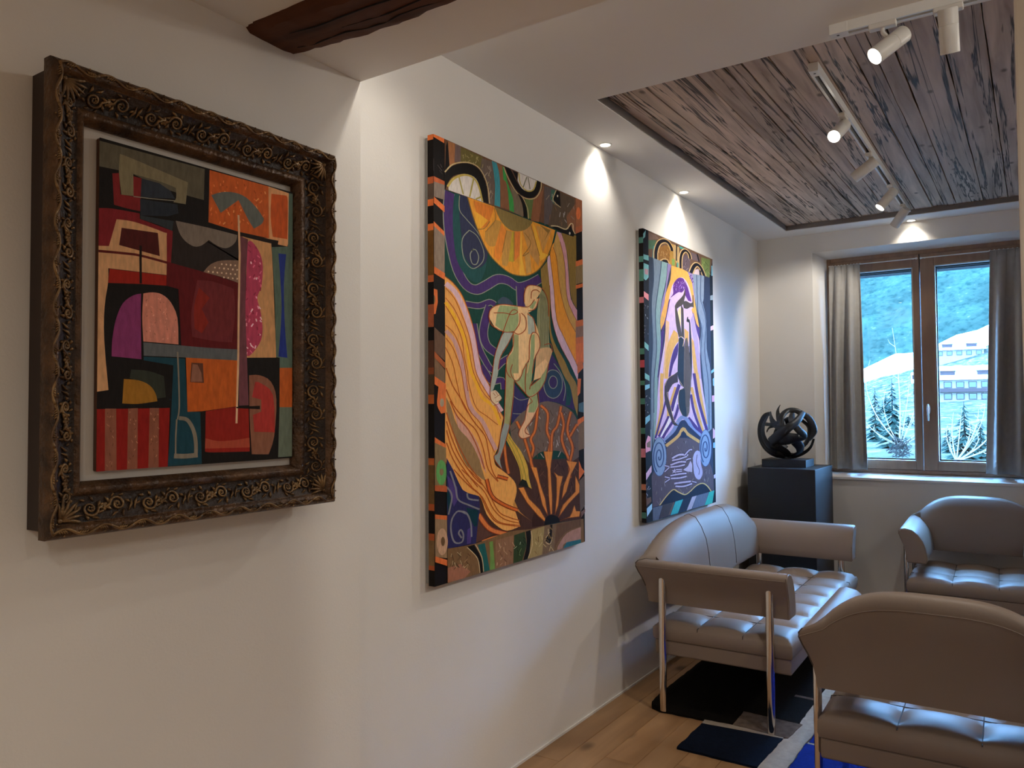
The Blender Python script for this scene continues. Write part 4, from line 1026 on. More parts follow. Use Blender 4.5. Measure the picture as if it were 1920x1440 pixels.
ART_VEIL = dict(W=1084, H=1580, shapes=[
 ('P','2a3048',0,[(71,1439),(1027,1454),(1043,77),(80,77)]),
 ('P','6a5040',0,[(68,1579),(1084,1580),(1022,1451),(67,1437)]),
 ('P','7a6258',0,[(70,1570),(169,1573),(215,1559),(70,1527)]),
 ('P','4f7058',0,[(68,1527),(176,1546),(136,1490),(68,1478)]),
 ('P','4a8a88',0,[(129,1504),(159,1515),(157,1434),(119,1438)]),
 ('P','a8803c',0,[(334,1561),(459,1566),(455,1438),(338,1438)]),
 ('P','7a9a50',0,[(397,1478),(439,1478),(438,1440),(396,1441)]),
 ('P','b89a6a',0,[(425,1564),(476,1563),(510,1562),(506,1436),(422,1489)]),
 ('P','5a9a8a',0,[(473,1467),(507,1469),(506,1434),(471,1434)]),
 ('P','3a9a90',0,[(502,1571),(599,1570),(536,1556)]),
 ('P','6a5a60',0,[(689,1565),(831,1567),(859,1529),(706,1520)]),
 ('P','6a7a44',0,[(880,1561),(1042,1572),(1022,1451),(936,1454),(878,1518)]),
 ('P','8a6030',2,[(195,1440),(221,1513),(309,1541),(374,1520),(355,1446),(242,1441)]),
 ('P','5e4e56',0,[(550,1437),(561,1517),(625,1541),(688,1517),(666,1439)]),
 ('P','c4b0b8',0,[(740,1434),(770,1467),(828,1479),(856,1441)]),
 ('S','6a4a24',0,[(340,1498),(364,1486)],3.2,2.56),
 ('S','b09060',0,[(255,1499),(243,1485)],3.2,2.5),
 ('S','a88048',0,[(331,1501),(323,1485)],3.2,2.54),
 ('S','a88048',0,[(268,1480),(280,1465)],3.2,2.52),
 ('S','b09060',0,[(308,1493),(322,1485)],3.2,2.54),
 ('S','a88048',0,[(332,1522),(337,1511)],3.2,2.55),
 ('S','a88048',0,[(242,1479),(228,1466)],3.2,2.5),
 ('S','6a4a24',0,[(305,1512),(328,1508)],3.2,2.54),
 ('S','b09060',0,[(293,1473),(310,1459)],3.2,2.53),
 ('S','6a4a24',0,[(330,1473),(357,1465)],3.2,2.56),
 ('S','a88048',0,[(240,1481),(247,1467)],3.2,2.5),
 ('S','b09060',0,[(273,1498),(281,1481)],3.2,2.52),
 ('S','b09060',0,[(205,1491),(211,1480)],3.1,2.49),
 ('S','a88048',0,[(243,1494),(257,1484)],3.2,2.51),
 ('S','8a7a80',0,[(651,1458),(620,1442)],3.0,2.68),
 ('S','8a7a80',0,[(624,1511),(622,1493)],3.1,2.68),
 ('S','8a7a80',0,[(586,1463),(603,1455)],3.0,2.67),
 ('S','8a7a80',0,[(572,1461),(574,1450)],3.0,2.66),
 ('S','3e3038',0,[(580,1474),(576,1456)],3.0,2.66),
 ('S','3e3038',0,[(634,1513),(622,1493)],3.1,2.68),
 ('S','8a7a80',0,[(654,1517),(679,1509)],3.1,2.71),
 ('S','3e3038',0,[(642,1452),(670,1443)],3.1,2.71),
 ('S','8a7a80',0,[(618,1487),(608,1472)],3.0,2.68),
 ('S','3e3038',0,[(620,1485),(622,1473)],3.1,2.68),
 ('S','8a9a5a',0,[(920,1525),(903,1505)],3.2,2.81),
 ('S','8a9a5a',0,[(938,1549),(917,1522)],3.2,2.82),
 ('S','4a5a30',0,[(955,1541),(1005,1523)],3.3,2.86),
 ('S','8a9a5a',0,[(896,1544),(932,1524)],3.2,2.83),
 ('S','4a5a30',0,[(991,1507),(940,1481)],3.2,2.83),
 ('S','8a9a5a',0,[(933,1538),(884,1509)],3.2,2.81),
 ('S','8a9a5a',0,[(909,1504),(868,1486)],3.2,2.8),
 ('S','4a5a30',0,[(923,1524),(874,1498)],3.2,2.8),
 ('S','8a9a5a',0,[(936,1539),(942,1524)],3.2,2.83),
 ('S','4a5a30',0,[(918,1530),(953,1520)],3.2,2.84),
 ('S','8a9a5a',0,[(914,1526),(896,1507)],3.2,2.81),
 ('S','4a5a30',0,[(935,1546),(959,1531)],3.2,2.84),
 ('S','8a9a5a',0,[(972,1477),(959,1452)],3.2,2.84),
 ('S','8a9a5a',0,[(995,1485),(1042,1474)],3.3,2.88),
 ('S','cfae78',1,[(165,1435),(170,1486),(214,1537),(286,1562),(350,1561),(391,1539),(400,1521)],25.8,2.52),
 ('S','14101a',1,[(165,1435),(170,1486),(214,1537),(286,1562),(350,1561),(391,1539),(400,1521)],16.6,2.52),
 ('S','cfae78',1,[(528,1435),(532,1499),(562,1541),(616,1560),(670,1548),(688,1522)],22.7,2.68),
 ('S','14101a',1,[(528,1435),(532,1499),(562,1541),(616,1560),(670,1548),(688,1522)],12.9,2.68),
 ('S','cfae78',1,[(694,1434),(742,1480),(800,1503),(868,1492),(930,1446)],28.3,2.77),
 ('S','14101a',1,[(694,1434),(742,1480),(800,1503),(868,1492),(930,1446)],18.2,2.77),
 ('P','14101a',0,[(234,1435),(274,1452),(322,1457),(350,1440)]),
 ('S','cfae78',1,[(226,1439),(274,1456),(331,1460),(356,1441)],4.5,2.54),
 ('S','14101a',0,[(472,1572),(464,1475)],6.6,2.61),
 ('S','14101a',0,[(807,1570),(840,1526)],8.5,2.78),
 ('P','14101a',0,[(838,1473),(872,1475),(870,1441),(841,1441)]),
 ('P','2f3a4c',2,[(71,1438),(127,1439),(128,1350),(97,1180),(108,1058),(88,874),(66,736),(51,735)]),
 ('P','6f7f90',2,[(127,1439),(238,1439),(224,1363),(161,1187),(151,1093),(161,939),(122,772),(113,585),(82,404),(59,375),(74,771),(109,967),(97,1180),(131,1319)]),
 ('P','7f9da0',2,[(238,1439),(334,1441),(311,1343),(235,1195),(216,1098),(219,943),(177,817),(165,680),(171,615),(137,493),(97,404),(113,585),(122,772),(161,939),(151,1093),(161,1187),(224,1363)]),
 ('S','33445a',1,[(241,1438),(224,1363),(161,1187),(151,1093),(161,939),(122,772),(113,585)],4.3,2.47),
 ('S','33445a',1,[(127,1430),(131,1319),(98,1181),(109,967),(78,771),(70,495)],4.3,2.45),
 ('S','33445a',1,[(330,1436),(311,1343),(235,1195),(216,1081)],4.4,2.51),
 ('P','8a78a8',2,[(334,1441),(387,1438),(335,1347),(274,1200),(223,1082),(217,1112),(235,1195),(302,1310)]),
 ('P','7d8ba0',2,[(722,1434),(925,1449),(910,1302),(889,1280),(954,1165),(952,987),(1022,828),(1024,475),(956,454),(911,582),(888,740),(846,928),(823,979),(862,1104),(798,1203),(754,1299)]),
 ('S','3a4a66',1,[(793,1437),(797,1289),(808,1201),(872,1103),(847,961),(880,794),(921,582)],4.9,2.81),
 ('S','3a4a66',1,[(866,1444),(855,1296),(897,1245),(948,1144),(916,965),(978,755),(977,471)],5.0,2.85),
 ('P','dba34e',2,[(387,1436),(639,1435),(710,1380),(762,1252),(824,1113),(767,1129),(695,1211),(586,1213),(339,1219),(296,1119),(222,1047),(220,1113),(274,1200),(300,1263),(368,1351)]),
 ('P','8f7cae',0,[(639,1435),(722,1434),(754,1299),(762,1252),(710,1380)]),
 ('S','5a3a88',0,[(695,1408),(676,1397)],3.4,2.71),
 ('S','4a2a78',0,[(684,1408),(681,1397)],3.4,2.71),
 ('S','4a2a78',0,[(701,1426),(692,1415)],3.4,2.72),
 ('S','4a2a78',0,[(720,1409),(733,1402)],3.5,2.74),
 ('S','4a2a78',0,[(725,1405),(705,1396)],3.4,2.72),
 ('S','4a2a78',0,[(729,1392),(726,1380)],3.4,2.74),
 ('S','4a2a78',0,[(705,1398),(701,1382)],3.4,2.72),
 ('S','4a2a78',0,[(729,1389),(712,1375)],3.4,2.73),
 ('S','4a2a78',0,[(695,1421),(678,1411)],3.4,2.71),
 ('S','5a3a88',0,[(683,1415),(663,1406)],3.4,2.7),
 ('S','5a3a88',0,[(714,1402),(695,1394)],3.4,2.72),
 ('S','4a2a78',0,[(713,1409),(717,1397)],3.4,2.73),
 ('P','cdb4dc',2,[(366,1280),(418,1338),(522,1385),(610,1377),(681,1325),(723,1227),(695,1211),(767,1129),(823,1099),(828,960),(850,793),(931,578),(946,458),(827,444),(563,542),(227,432),(120,442),(155,584),(183,774),(276,992),(296,1119),(331,1202)]),
 ('P','5a2a80',1,[(407,1275),(409,1324),(469,1368),(530,1384),(583,1377),(590,1331),(545,1298),(484,1291),(365,1245)]),
 ('S','a888c8',0,[(568,1361),(559,1350)],3.3,2.66),
 ('S','3a1460',0,[(458,1349),(441,1340)],3.3,2.6),
 ('S','a888c8',0,[(565,1335),(580,1329)],3.4,2.67),
 ('S','3a1460',0,[(532,1345),(541,1339)],3.3,2.65),
 ('S','3a1460',0,[(518,1373),(522,1366)],3.3,2.64),
 ('S','8a60b8',0,[(495,1322),(510,1313)],3.3,2.63),
 ('S','8a60b8',0,[(529,1339),(513,1331)],3.3,2.64),
 ('S','3a1460',0,[(564,1324),(577,1321)],3.4,2.67),
 ('S','8a60b8',0,[(552,1340),(539,1331)],3.3,2.65),
 ('S','8a60b8',0,[(517,1335),(497,1323)],3.3,2.63),
 ('S','3a1460',0,[(495,1366),(480,1357)],3.3,2.62),
 ('S','a888c8',0,[(486,1355),(492,1346)],3.3,2.62),
 ('S','3a1460',0,[(568,1368),(544,1356)],3.3,2.65),
 ('S','8a60b8',0,[(431,1326),(410,1315)],3.3,2.59),
 ('S','8a60b8',0,[(536,1347),(516,1334)],3.3,2.64),
 ('S','8a60b8',0,[(560,1368),(557,1360)],3.3,2.66),
 ('S','a888c8',0,[(539,1331),(531,1319)],3.3,2.64),
 ('S','a888c8',0,[(533,1360),(536,1349)],3.3,2.65),
 ('S','3a1460',0,[(430,1305),(424,1296)],3.3,2.59),
 ('S','8a60b8',0,[(450,1302),(458,1296)],3.3,2.61),
 ('S','8a60b8',0,[(492,1308),(509,1301)],3.3,2.63),
 ('S','3a1460',0,[(546,1323),(533,1310)],3.3,2.65),
 ('S','a888c8',0,[(561,1332),(572,1322)],3.4,2.66),
 ('S','a888c8',0,[(456,1311),(449,1302)],3.3,2.61),
 ('S','8a60b8',0,[(468,1325),(454,1319)],3.3,2.61),
 ('S','8a60b8',0,[(455,1336),(465,1330)],3.3,2.61),
 ('P','5a2a80',0,[(596,1375),(644,1337),(701,1259),(642,1259),(589,1290)]),
 ('P','ead0a0',0,[(498,1203),(524,1202),(520,1086),(471,1170)]),
 ('P','d2a458',0,[(232,1122),(280,1126),(222,1049)]),
 ('P','d8b088',2,[(295,1112),(344,1103),(323,949),(285,777),(237,775),(274,946)]),
 ('P','d2a458',2,[(409,1064),(467,1049),(483,1004),(405,954),(336,854),(317,778),(269,776),(289,916),(324,981)]),
 ('P','d2a458',0,[(573,1087),(644,1069),(636,968),(579,1011)]),
 ('P','d2a458',2,[(689,1039),(752,992),(786,874),(812,792),(735,789),(702,904)]),
 ('P','ae98c4',2,[(674,1146),(732,1196),(776,1114),(809,978),(850,793),(802,791),(742,974)]),
 ('P','452a74',2,[(474,994),(463,925),(393,857),(350,779),(321,778),(353,871),(405,948)]),
 ('P','452a74',2,[(222,1037),(270,1047),(243,944),(217,881),(172,780),(164,780),(211,927)]),
 ('P','452a74',0,[(714,1211),(776,1131),(828,1105),(825,1028),(775,1093)]),
 ('P','452a74',2,[(339,1224),(364,1240),(312,1139),(262,1052),(230,1040),(296,1131)]),
 ('S','d2a458',1,[(231,805),(220,712),(212,588),(143,463)],18.5,2.52),
 ('S','d2a458',1,[(297,650),(310,555),(182,468)],16.4,2.56),
 ('S','d2a458',1,[(431,731),(387,676),(345,625)],19.2,2.6),
 ('S','d2a458',1,[(678,736),(748,618),(862,465)],17.0,2.77),
 ('S','d2a458',1,[(774,824),(845,652),(923,505)],19.1,2.82),
 ('S','e4dce4',1,[(447,689),(385,606),(309,524),(212,455)],15.7,2.56),
 ('S','452a74',1,[(281,656),(232,581),(167,496),(128,445)],10.7,2.5),
 ('S','452a74',1,[(483,748),(412,667),(360,593)],19.3,2.61),
 ('S','452a74',1,[(470,631),(408,554),(275,475),(227,442)],15.6,2.55),
 ('S','452a74',1,[(318,565),(245,507),(174,453)],12.4,2.53),
 ('S','452a74',1,[(667,692),(718,584),(847,448)],15.3,2.76),
 ('S','452a74',1,[(723,822),(797,652),(937,466)],17.9,2.79),
 ('S','452a74',1,[(616,551),(688,517),(827,452)],20.2,2.75),
 ('S','7c8aba',1,[(242,421),(381,478),(467,537),(537,556),(616,531),(687,483),(836,434)],21.7,2.67),
 ('S','20264a',1,[(274,418),(422,467),(501,520),(545,529),(606,498),(807,422)],19.0,2.68),
 ('P','55464f',2,[(70,245),(93,259),(289,385),(305,403),(455,433),(576,432),(787,400),(834,361),(1018,217),(1049,76),(83,73)]),
 ('S','6e5e66',0,[(256,219),(276,195)],3.1,2.56),
 ('S','8a7a80',0,[(813,147),(757,130)],3.4,2.79),
 ('S','8a7a80',0,[(767,327),(783,312)],3.4,2.8),
 ('S','3e3038',0,[(532,416),(559,401)],3.3,2.69),
 ('S','3e3038',0,[(827,150),(864,126)],3.4,2.85),
 ('S','6e5e66',0,[(636,236),(668,214)],3.3,2.75),
 ('S','6e5e66',0,[(906,224),(913,194)],3.5,2.87),
 ('S','3e3038',0,[(781,206),(801,184)],3.4,2.81),
 ('S','6e5e66',0,[(300,276),(274,264)],3.1,2.56),
 ('S','3e3038',0,[(286,239),(273,225)],3.1,2.56),
 ('S','8a7a80',0,[(625,249),(649,235)],3.3,2.74),
 ('S','3e3038',0,[(395,235),(421,215)],3.2,2.63),
 ('S','7a6a60',0,[(685,380),(705,361)],3.4,2.76),
 ('S','6e5e66',0,[(855,194),(801,182)],3.4,2.81),
 ('S','3e3038',0,[(889,189),(907,161)],3.5,2.87),
 ('S','6e5e66',0,[(607,262),(576,241)],3.3,2.7),
 ('S','7a6a60',0,[(698,135),(681,116)],3.3,2.76),
 ('S','8a7a80',0,[(595,243),(605,221)],3.3,2.72),
 ('S','7a6a60',0,[(600,317),(545,301)],3.3,2.69),
 ('S','6e5e66',0,[(451,145),(462,122)],3.2,2.65),
 ('S','6e5e66',0,[(733,290),(676,275)],3.3,2.75),
 ('S','6e5e66',0,[(360,357),(348,342)],3.2,2.59),
 ('S','7a6a60',0,[(220,278),(231,261)],3.1,2.54),
 ('S','7a6a60',0,[(488,157),(461,140)],3.2,2.65),
 ('S','6e5e66',0,[(441,388),(462,372)],3.2,2.64),
 ('S','7a6a60',0,[(491,331),(469,319)],3.2,2.65),
 ('S','6e5e66',0,[(971,218),(967,190)],3.5,2.89),
 ('S','6e5e66',0,[(132,215),(117,191)],3.0,2.48),
 ('S','7a6a60',0,[(560,197),(552,183)],3.3,2.69),
 ('S','6e5e66',0,[(135,103),(165,83)],3.0,2.51),
 ('S','7a6a60',0,[(663,142),(628,132)],3.3,2.73),
 ('S','6e5e66',0,[(860,102),(870,85)],3.4,2.85),
 ('S','8a7a80',0,[(789,242),(771,224)],3.4,2.8),
 ('S','3e3038',0,[(227,203),(250,183)],3.1,2.55),
 ('S','7a6a60',0,[(693,184),(658,167)],3.3,2.75),
 ('S','8a7a80',0,[(519,118),(526,102)],3.2,2.68),
 ('S','3e3038',0,[(608,272),(579,258)],3.3,2.7),
 ('S','3e3038',0,[(910,216),(867,204)],3.5,2.85),
 ('S','6e5e66',0,[(481,363),(509,344)],3.3,2.67),
 ('S','8a7a80',0,[(725,128),(688,118)],3.3,2.76),
 ('S','7a6a60',0,[(258,213),(234,195)],3.1,2.54),
 ('S','7a6a60',0,[(950,168),(930,143)],3.5,2.88),
 ('S','7a6a60',0,[(480,118),(431,106)],3.2,2.64),
 ('S','8a7a80',0,[(273,323),(276,307)],3.1,2.56),
 ('S','6e5e66',0,[(694,219),(736,194)],3.4,2.78),
 ('S','8a7a80',0,[(874,167),(886,150)],3.5,2.86),
 ('S','3e3038',0,[(535,259),(541,238)],3.3,2.69),
 ('S','8a7a80',0,[(808,303),(781,286)],3.4,2.8),
 ('S','7a6a60',0,[(141,154),(127,139)],3.0,2.49),
 ('S','3e3038',0,[(324,294),(296,274)],3.1,2.57),
 ('S','7a6a60',0,[(672,310),(717,292)],3.4,2.77),
 ('S','8a7a80',0,[(578,415),(565,400)],3.3,2.69),
 ('S','8a7a80',0,[(778,254),(738,232)],3.4,2.78),
 ('S','7a6a60',0,[(639,358),(637,340)],3.3,2.73),
 ('S','7a6a60',0,[(671,161),(618,149)],3.3,2.73),
 ('S','8a7a80',0,[(285,288),(284,263)],3.1,2.56),
 ('S','8a7a80',0,[(244,193),(254,173)],3.1,2.55),
 ('S','6e5e66',0,[(551,254),(532,230)],3.3,2.68),
 ('S','8a7a80',0,[(727,197),(735,180)],3.4,2.78),
 ('S','7a6a60',0,[(569,148),(583,127)],3.3,2.71),
 ('S','7a6a60',0,[(547,221),(593,199)],3.3,2.71),
 ('S','8a7a80',0,[(205,171),(203,154)],3.1,2.53),
 ('S','7a6a60',0,[(474,136),(496,120)],3.2,2.67),
 ('S','7a6a60',0,[(179,98),(181,73)],3.0,2.52),
 ('S','3e3038',0,[(823,168),(850,150)],3.4,2.84),
 ('S','6e5e66',0,[(830,130),(801,116)],3.4,2.82),
 ('S','3e3038',0,[(523,263),(550,236)],3.3,2.69),
 ('S','7a6a60',0,[(179,115),(194,89)],3.1,2.52),
 ('S','7a6a60',0,[(782,256),(753,243)],3.4,2.79),
 ('S','8a7a80',0,[(577,330),(538,315)],3.3,2.68),
 ('S','c49c5c',1,[(273,397),(455,447),(534,489),(604,455),(806,399)],17.7,2.67),
 ('P','1a2040',0,[(481,436),(508,468),(543,474),(577,459),(599,432)]),
 ('P','8094b4',2,[(278,337),(272,307),(260,279),(240,257),(216,242),(189,236),(161,238),(135,248),(112,266),(95,290),(85,318),(82,348),(86,377),(98,404),(117,426),(140,441),(167,449),(195,448),(222,439),(245,421),(263,397),(274,368)]),
 ('S','2c4470',1,[(278,337),(272,307),(260,279),(240,257),(216,242),(189,236),(161,238),(135,248),(112,266),(95,290),(85,318),(82,348),(86,377),(98,404),(117,426),(140,441),(167,449),(195,448),(222,439),(245,421),(263,397),(274,368),(278,337)],2.7,2.46),
 ('S','2c4470',1,[(141,261),(110,297),(101,343),(114,385),(145,413),(183,418),(216,401),(236,368),(237,332),(221,302),(195,287),(166,289),(145,307),(135,332),(139,357),(153,374),(172,380),(190,375),(201,361),(203,344),(198,331),(188,324),(178,325),(171,330),(169,338),(171,343)],6.1,2.49),
 ('P','8094b4',2,[(1013,352),(1007,319),(993,290),(972,266),(945,250),(915,242),(885,244),(856,255),(832,274),(813,300),(802,330),(799,362),(804,394),(818,422),(838,446),(864,463),(893,471),(924,471),(953,461),(979,442),(998,416),(1010,385)]),
 ('S','2c4470',1,[(1013,352),(1007,319),(993,290),(972,266),(945,250),(915,242),(885,244),(856,255),(832,274),(813,300),(802,330),(799,362),(804,394),(818,422),(838,446),(864,463),(893,471),(924,471),(953,461),(979,442),(998,416),(1010,385),(1013,352)],3.1,2.81),
 ('S','2c4470',1,[(863,270),(829,308),(820,357),(835,403),(869,432),(910,438),(947,420),(968,385),(969,346),(951,314),(922,297),(891,300),(868,318),(858,345),(862,372),(877,391),(898,397),(918,392),(930,377),(932,359),(926,345),(915,338),(904,338),(897,344),(894,352),(897,358)],6.9,2.84),
 ('S','3c2c40',1,[(359,322),(469,338),(608,328)],20.3,2.65),
 ('S','b4a4bc',1,[(359,322),(469,338),(608,328)],11.0,2.65),
 ('S','3c2c40',1,[(359,311),(468,313),(590,322)],17.7,2.65),
 ('S','b4a4bc',1,[(359,311),(468,313),(590,322)],8.4,2.65),
 ('S','3c2c40',1,[(334,286),(467,296),(571,290)],19.0,2.65),
 ('S','b4a4bc',1,[(334,286),(467,296),(571,290)],9.7,2.65),
 ('S','3c2c40',1,[(333,275),(449,272),(553,275)],17.6,2.64),
 ('S','b4a4bc',1,[(333,275),(449,272),(553,275)],8.3,2.64),
 ('S','3c2c40',1,[(254,288),(317,279)],15.3,2.58),
 ('S','b4a4bc',1,[(254,288),(317,279)],6.3,2.58),
 ('S','3c2c40',1,[(249,254),(317,274)],15.3,2.58),
 ('S','b4a4bc',1,[(249,254),(317,274)],6.3,2.58),
 ('S','3c2c40',1,[(415,255),(509,250)],15.8,2.67),
 ('S','b4a4bc',1,[(415,255),(509,250)],6.5,2.67),
 ('S','3c2c40',1,[(415,242),(508,240)],15.8,2.67),
 ('S','b4a4bc',1,[(415,242),(508,240)],6.5,2.67),
 ('S','3c2c40',1,[(332,226),(465,226),(578,222)],17.6,2.65),
 ('S','b4a4bc',1,[(332,226),(465,226),(578,222)],8.4,2.65),
 ('S','3c2c40',1,[(339,210),(464,203),(577,204)],18.3,2.65),
 ('S','b4a4bc',1,[(339,210),(464,203),(577,204)],9.0,2.65),
 ('S','3c2c40',1,[(252,226),(323,214)],15.3,2.58),
 ('S','b4a4bc',1,[(252,226),(323,214)],6.3,2.58),
 ('S','3c2c40',1,[(251,195),(323,208)],15.3,2.58),
 ('S','b4a4bc',1,[(251,195),(323,208)],6.3,2.58),
 ('S','3c2c40',1,[(388,177),(506,174),(648,169)],19.7,2.67),
 ('S','b4a4bc',1,[(388,177),(506,174),(648,169)],10.4,2.67),
 ('S','3c2c40',1,[(404,160),(531,149),(666,154)],18.5,2.68),
 ('S','b4a4bc',1,[(404,160),(531,149),(666,154)],9.1,2.68),
 ('S','3c2c40',1,[(555,331),(627,357),(673,358)],17.5,2.72),
 ('S','b4a4bc',1,[(555,331),(627,357),(673,358)],8.0,2.72),
 ('S','3c2c40',1,[(666,167),(740,155)],15.1,2.79),
 ('S','b4a4bc',1,[(666,167),(740,155)],5.4,2.79),
 ('S','3c2c40',1,[(572,300),(608,305),(653,305)],16.1,2.72),
 ('S','b4a4bc',1,[(572,300),(608,305),(653,305)],6.6,2.72),
 ('P','b4a4bc',2,[(526,247),(597,262),(643,293),(670,268),(668,224),(578,234)]),
 ('P','b4a4bc',2,[(353,256),(382,254),(395,264),(407,252),(419,253),(402,244),(414,232),(386,241),(357,235),(373,247)]),
 ('P','aaa2c0',1,[(690,317),(747,348),(813,331),(820,265),(847,205),(788,168),(713,197),(688,266)]),
 ('S','3c3050',1,[(756,323),(744,276),(790,226),(779,199)],3.4,2.81),
 ('P','12172e',2,[(170,73),(264,113),(370,141),(444,123),(547,97),(627,106),(739,133),(844,138),(932,113),(1002,70),(635,64)]),
 ('S','c8a86c',1,[(170,73),(264,114),(370,144),(444,124),(547,99),(628,109),(739,136),(845,141),(932,115),(1002,73)],5.9,2.73),
 ('P','1a2036',2,[(80,74),(170,75),(392,72),(635,75),(1054,78),(1045,0),(78,0)]),
 ('P','5e6272',0,[(80,72),(216,71),(156,0),(81,2)]),
 ('P','433a3e',0,[(216,74),(380,72),(325,5),(168,2)]),
 ('P','6a5348',0,[(368,71),(392,72),(325,7),(293,6)]),
 ('P','36a2a2',0,[(401,73),(518,74),(436,3),(325,4)]),
 ('P','aca4b4',0,[(663,74),(739,75),(653,4),(570,1)]),
 ('P','5e667a',0,[(739,75),(956,76),(873,1),(660,3)]),
 ('P','39aa9a',0,[(961,77),(1054,78),(1014,0),(873,0)]),
 ('P','463c36',2,[(590,1331),(600,1295),(560,1230),(498,1206),(463,1192),(520,1079),(527,1027),(484,1027),(443,1103),(430,1205),(465,1233),(562,1284)]),
 ('P','463c36',0,[(525,1225),(564,1203),(572,1024),(527,1031)]),
 ('P','463c36',2,[(552,1241),(605,1254),(678,1248),(715,1259),(717,1304),(731,1302),(735,1227),(686,1226),(622,1207),(568,1207)]),
 ('P','1e2532',2,[(483,1018),(518,1030),(570,1017),(556,734),(517,741),(483,766),(459,813),(471,925)]),
 ('P','201c20',2,[(620,1155),(638,1163),(642,1147),(673,1126),(694,937),(680,788),(651,747),(653,1070),(651,1127),(610,1130)]),
 ('P','5e5048',2,[(579,1011),(616,1034),(649,952),(675,788),(647,651),(636,585),(599,558),(556,618),(553,784),(563,930)]),
 ('P','1e2532',2,[(544,729),(481,713),(461,667),(470,618),(520,569),(594,557),(569,717)]),
 ('P','3a2c34',2,[(392,801),(460,823),(462,761),(381,746),(315,697),(329,650),(391,545),(462,508),(390,513),(342,555),(265,650),(264,744),(317,780)]),
 ('S','3c302c',1,[(596,982),(576,798),(578,616)],2.3,2.68),
 ('S','3c302c',1,[(612,983),(597,799),(596,616)],2.3,2.69),
 ('S','3c302c',1,[(628,984),(619,800),(614,616)],2.3,2.7),
 ('S','3c302c',1,[(645,985),(641,800),(632,616)],2.4,2.71),
 ('S','d8b888',1,[(492,1025),(527,1032),(566,1020),(547,976)],3.0,2.67),
 ('S','c8a890',1,[(467,781),(543,730),(481,713),(463,667),(474,612),(520,569)],2.3,2.63),
 ('S','c8a890',1,[(400,804),(317,780),(268,737)],2.2,2.56),
 ('S','c8a890',1,[(315,701),(298,694),(329,650),(391,545)],2.2,2.57),
 ('S','c8a890',1,[(599,557),(645,584),(647,651)],2.3,2.72),
 ('S','c8a890',1,[(391,538),(442,544)],2.3,2.63),
 ('S','c8a890',1,[(399,529),(458,528)],2.3,2.64),
 ('P','7ab0b8',0,[(0,1550),(35,1576),(26,1538),(0,1523)]),
 ('P','74b0b4',0,[(0,1439),(67,1442),(67,1414),(0,1412)]),
 ('P','74b0b4',2,[(0,1373),(1,1392),(66,1390),(64,1323),(27,1302),(0,1308)]),
 ('P','b08a92',0,[(7,1363),(62,1365),(57,1334),(14,1334)]),
 ('P','d88a90',0,[(0,1239),(61,1228),(60,1195),(0,1209)]),
 ('P','74a8a4',0,[(0,968),(54,951),(53,921),(0,938)]),
 ('P','d0606a',0,[(0,909),(0,893),(0,862)]),
 ('P','74a8a4',0,[(0,800),(60,786),(59,758),(0,770)]),
 ('P','7ab4c4',0,[(0,734),(62,741),(62,721),(0,707)]),
 ('P','7ab4c4',0,[(0,560),(61,577),(60,547),(0,522)]),
 ('P','e0a0b8',2,[(0,422),(32,464),(65,454),(63,382),(1,373),(0,393)]),
 ('P','7a6a60',0,[(13,423),(61,436),(60,397),(16,402)]),
 ('P','d8b0c8',0,[(0,263),(72,302),(71,266),(0,227)]),
 ('P','a8d0e0',0,[(4,76),(73,96),(72,66),(6,32)]),
 ('P','6a4a38',0,[(0,129),(59,133),(66,108),(0,90)]),
 ('P','7ab0c0',0,[(1062,1535),(1084,1537),(1084,1471),(1059,1469)]),
 ('P','8a98a0',0,[(1033,1335),(1084,1346),(1084,1313),(1032,1306)]),
 ('P','d8b8c8',0,[(1030,1135),(1084,1148),(1084,1119),(1029,1107)]),
 ('P','74b4c8',0,[(1028,848),(1084,865),(1084,847),(1033,830)]),
 ('P','7ab4c8',0,[(1058,797),(1084,806),(1084,751),(1061,754)]),
 ('P','d8a0c0',0,[(1040,689),(1084,691),(1084,650),(1038,648)]),
 ('P','d8b0c0',0,[(1045,481),(1084,462),(1084,419),(1042,410)]),
 ('P','80b0d0',0,[(1046,385),(1084,386),(1084,350),(1044,352)]),
 ('P','c8b8d8',0,[(1048,176),(1084,182),(1084,157),(1052,154)]),
 ('S','8a8a8a',0,[(0,1056),(4,1050)],3.0,2.4),
 ('S','5a5060',0,[(0,998),(0,987)],3.0,2.39),
 ('S','5a5060',0,[(0,1001),(0,992)],3.0,2.39),
 ('S','5a5060',0,[(0,1152),(0,1144)],3.0,2.37),
 ('S','4a3a34',0,[(20,1057),(18,1050)],3.0,2.41),
 ('S','5a5060',0,[(43,1158),(43,1150)],3.0,2.42),
 ('S','8a8a8a',0,[(18,1117),(20,1107)],3.0,2.41),
 ('S','5a5060',0,[(48,1017),(49,1009)],3.0,2.42),
 ('S','8a8a8a',0,[(37,1102),(48,1094)],3.0,2.42),
 ('S','5a5060',0,[(15,1037),(1,1027)],3.0,2.4),
 ('S','4a3a34',0,[(0,1177),(0,1167)],3.0,2.38),
 ('S','8a8a8a',0,[(0,1020),(0,1012)],3.0,2.39),
 ('S','5a5060',0,[(9,1167),(27,1161)],3.0,2.41),
 ('S','8a8a8a',0,[(47,1165),(55,1160)],3.0,2.42),
 ('S','8a7a78',0,[(36,632),(30,626)],3.6,2.43),
 ('S','5a4a50',0,[(17,643),(0,634)],3.6,2.41),
 ('S','3a2a24',0,[(43,652),(50,646)],3.6,2.44),
 ('S','8a7a78',0,[(51,668),(68,661)],3.6,2.44),
 ('S','3a2a24',0,[(0,634),(0,627)],3.6,2.41),
 ('S','5a4a50',0,[(0,650),(0,642)],3.5,2.39),
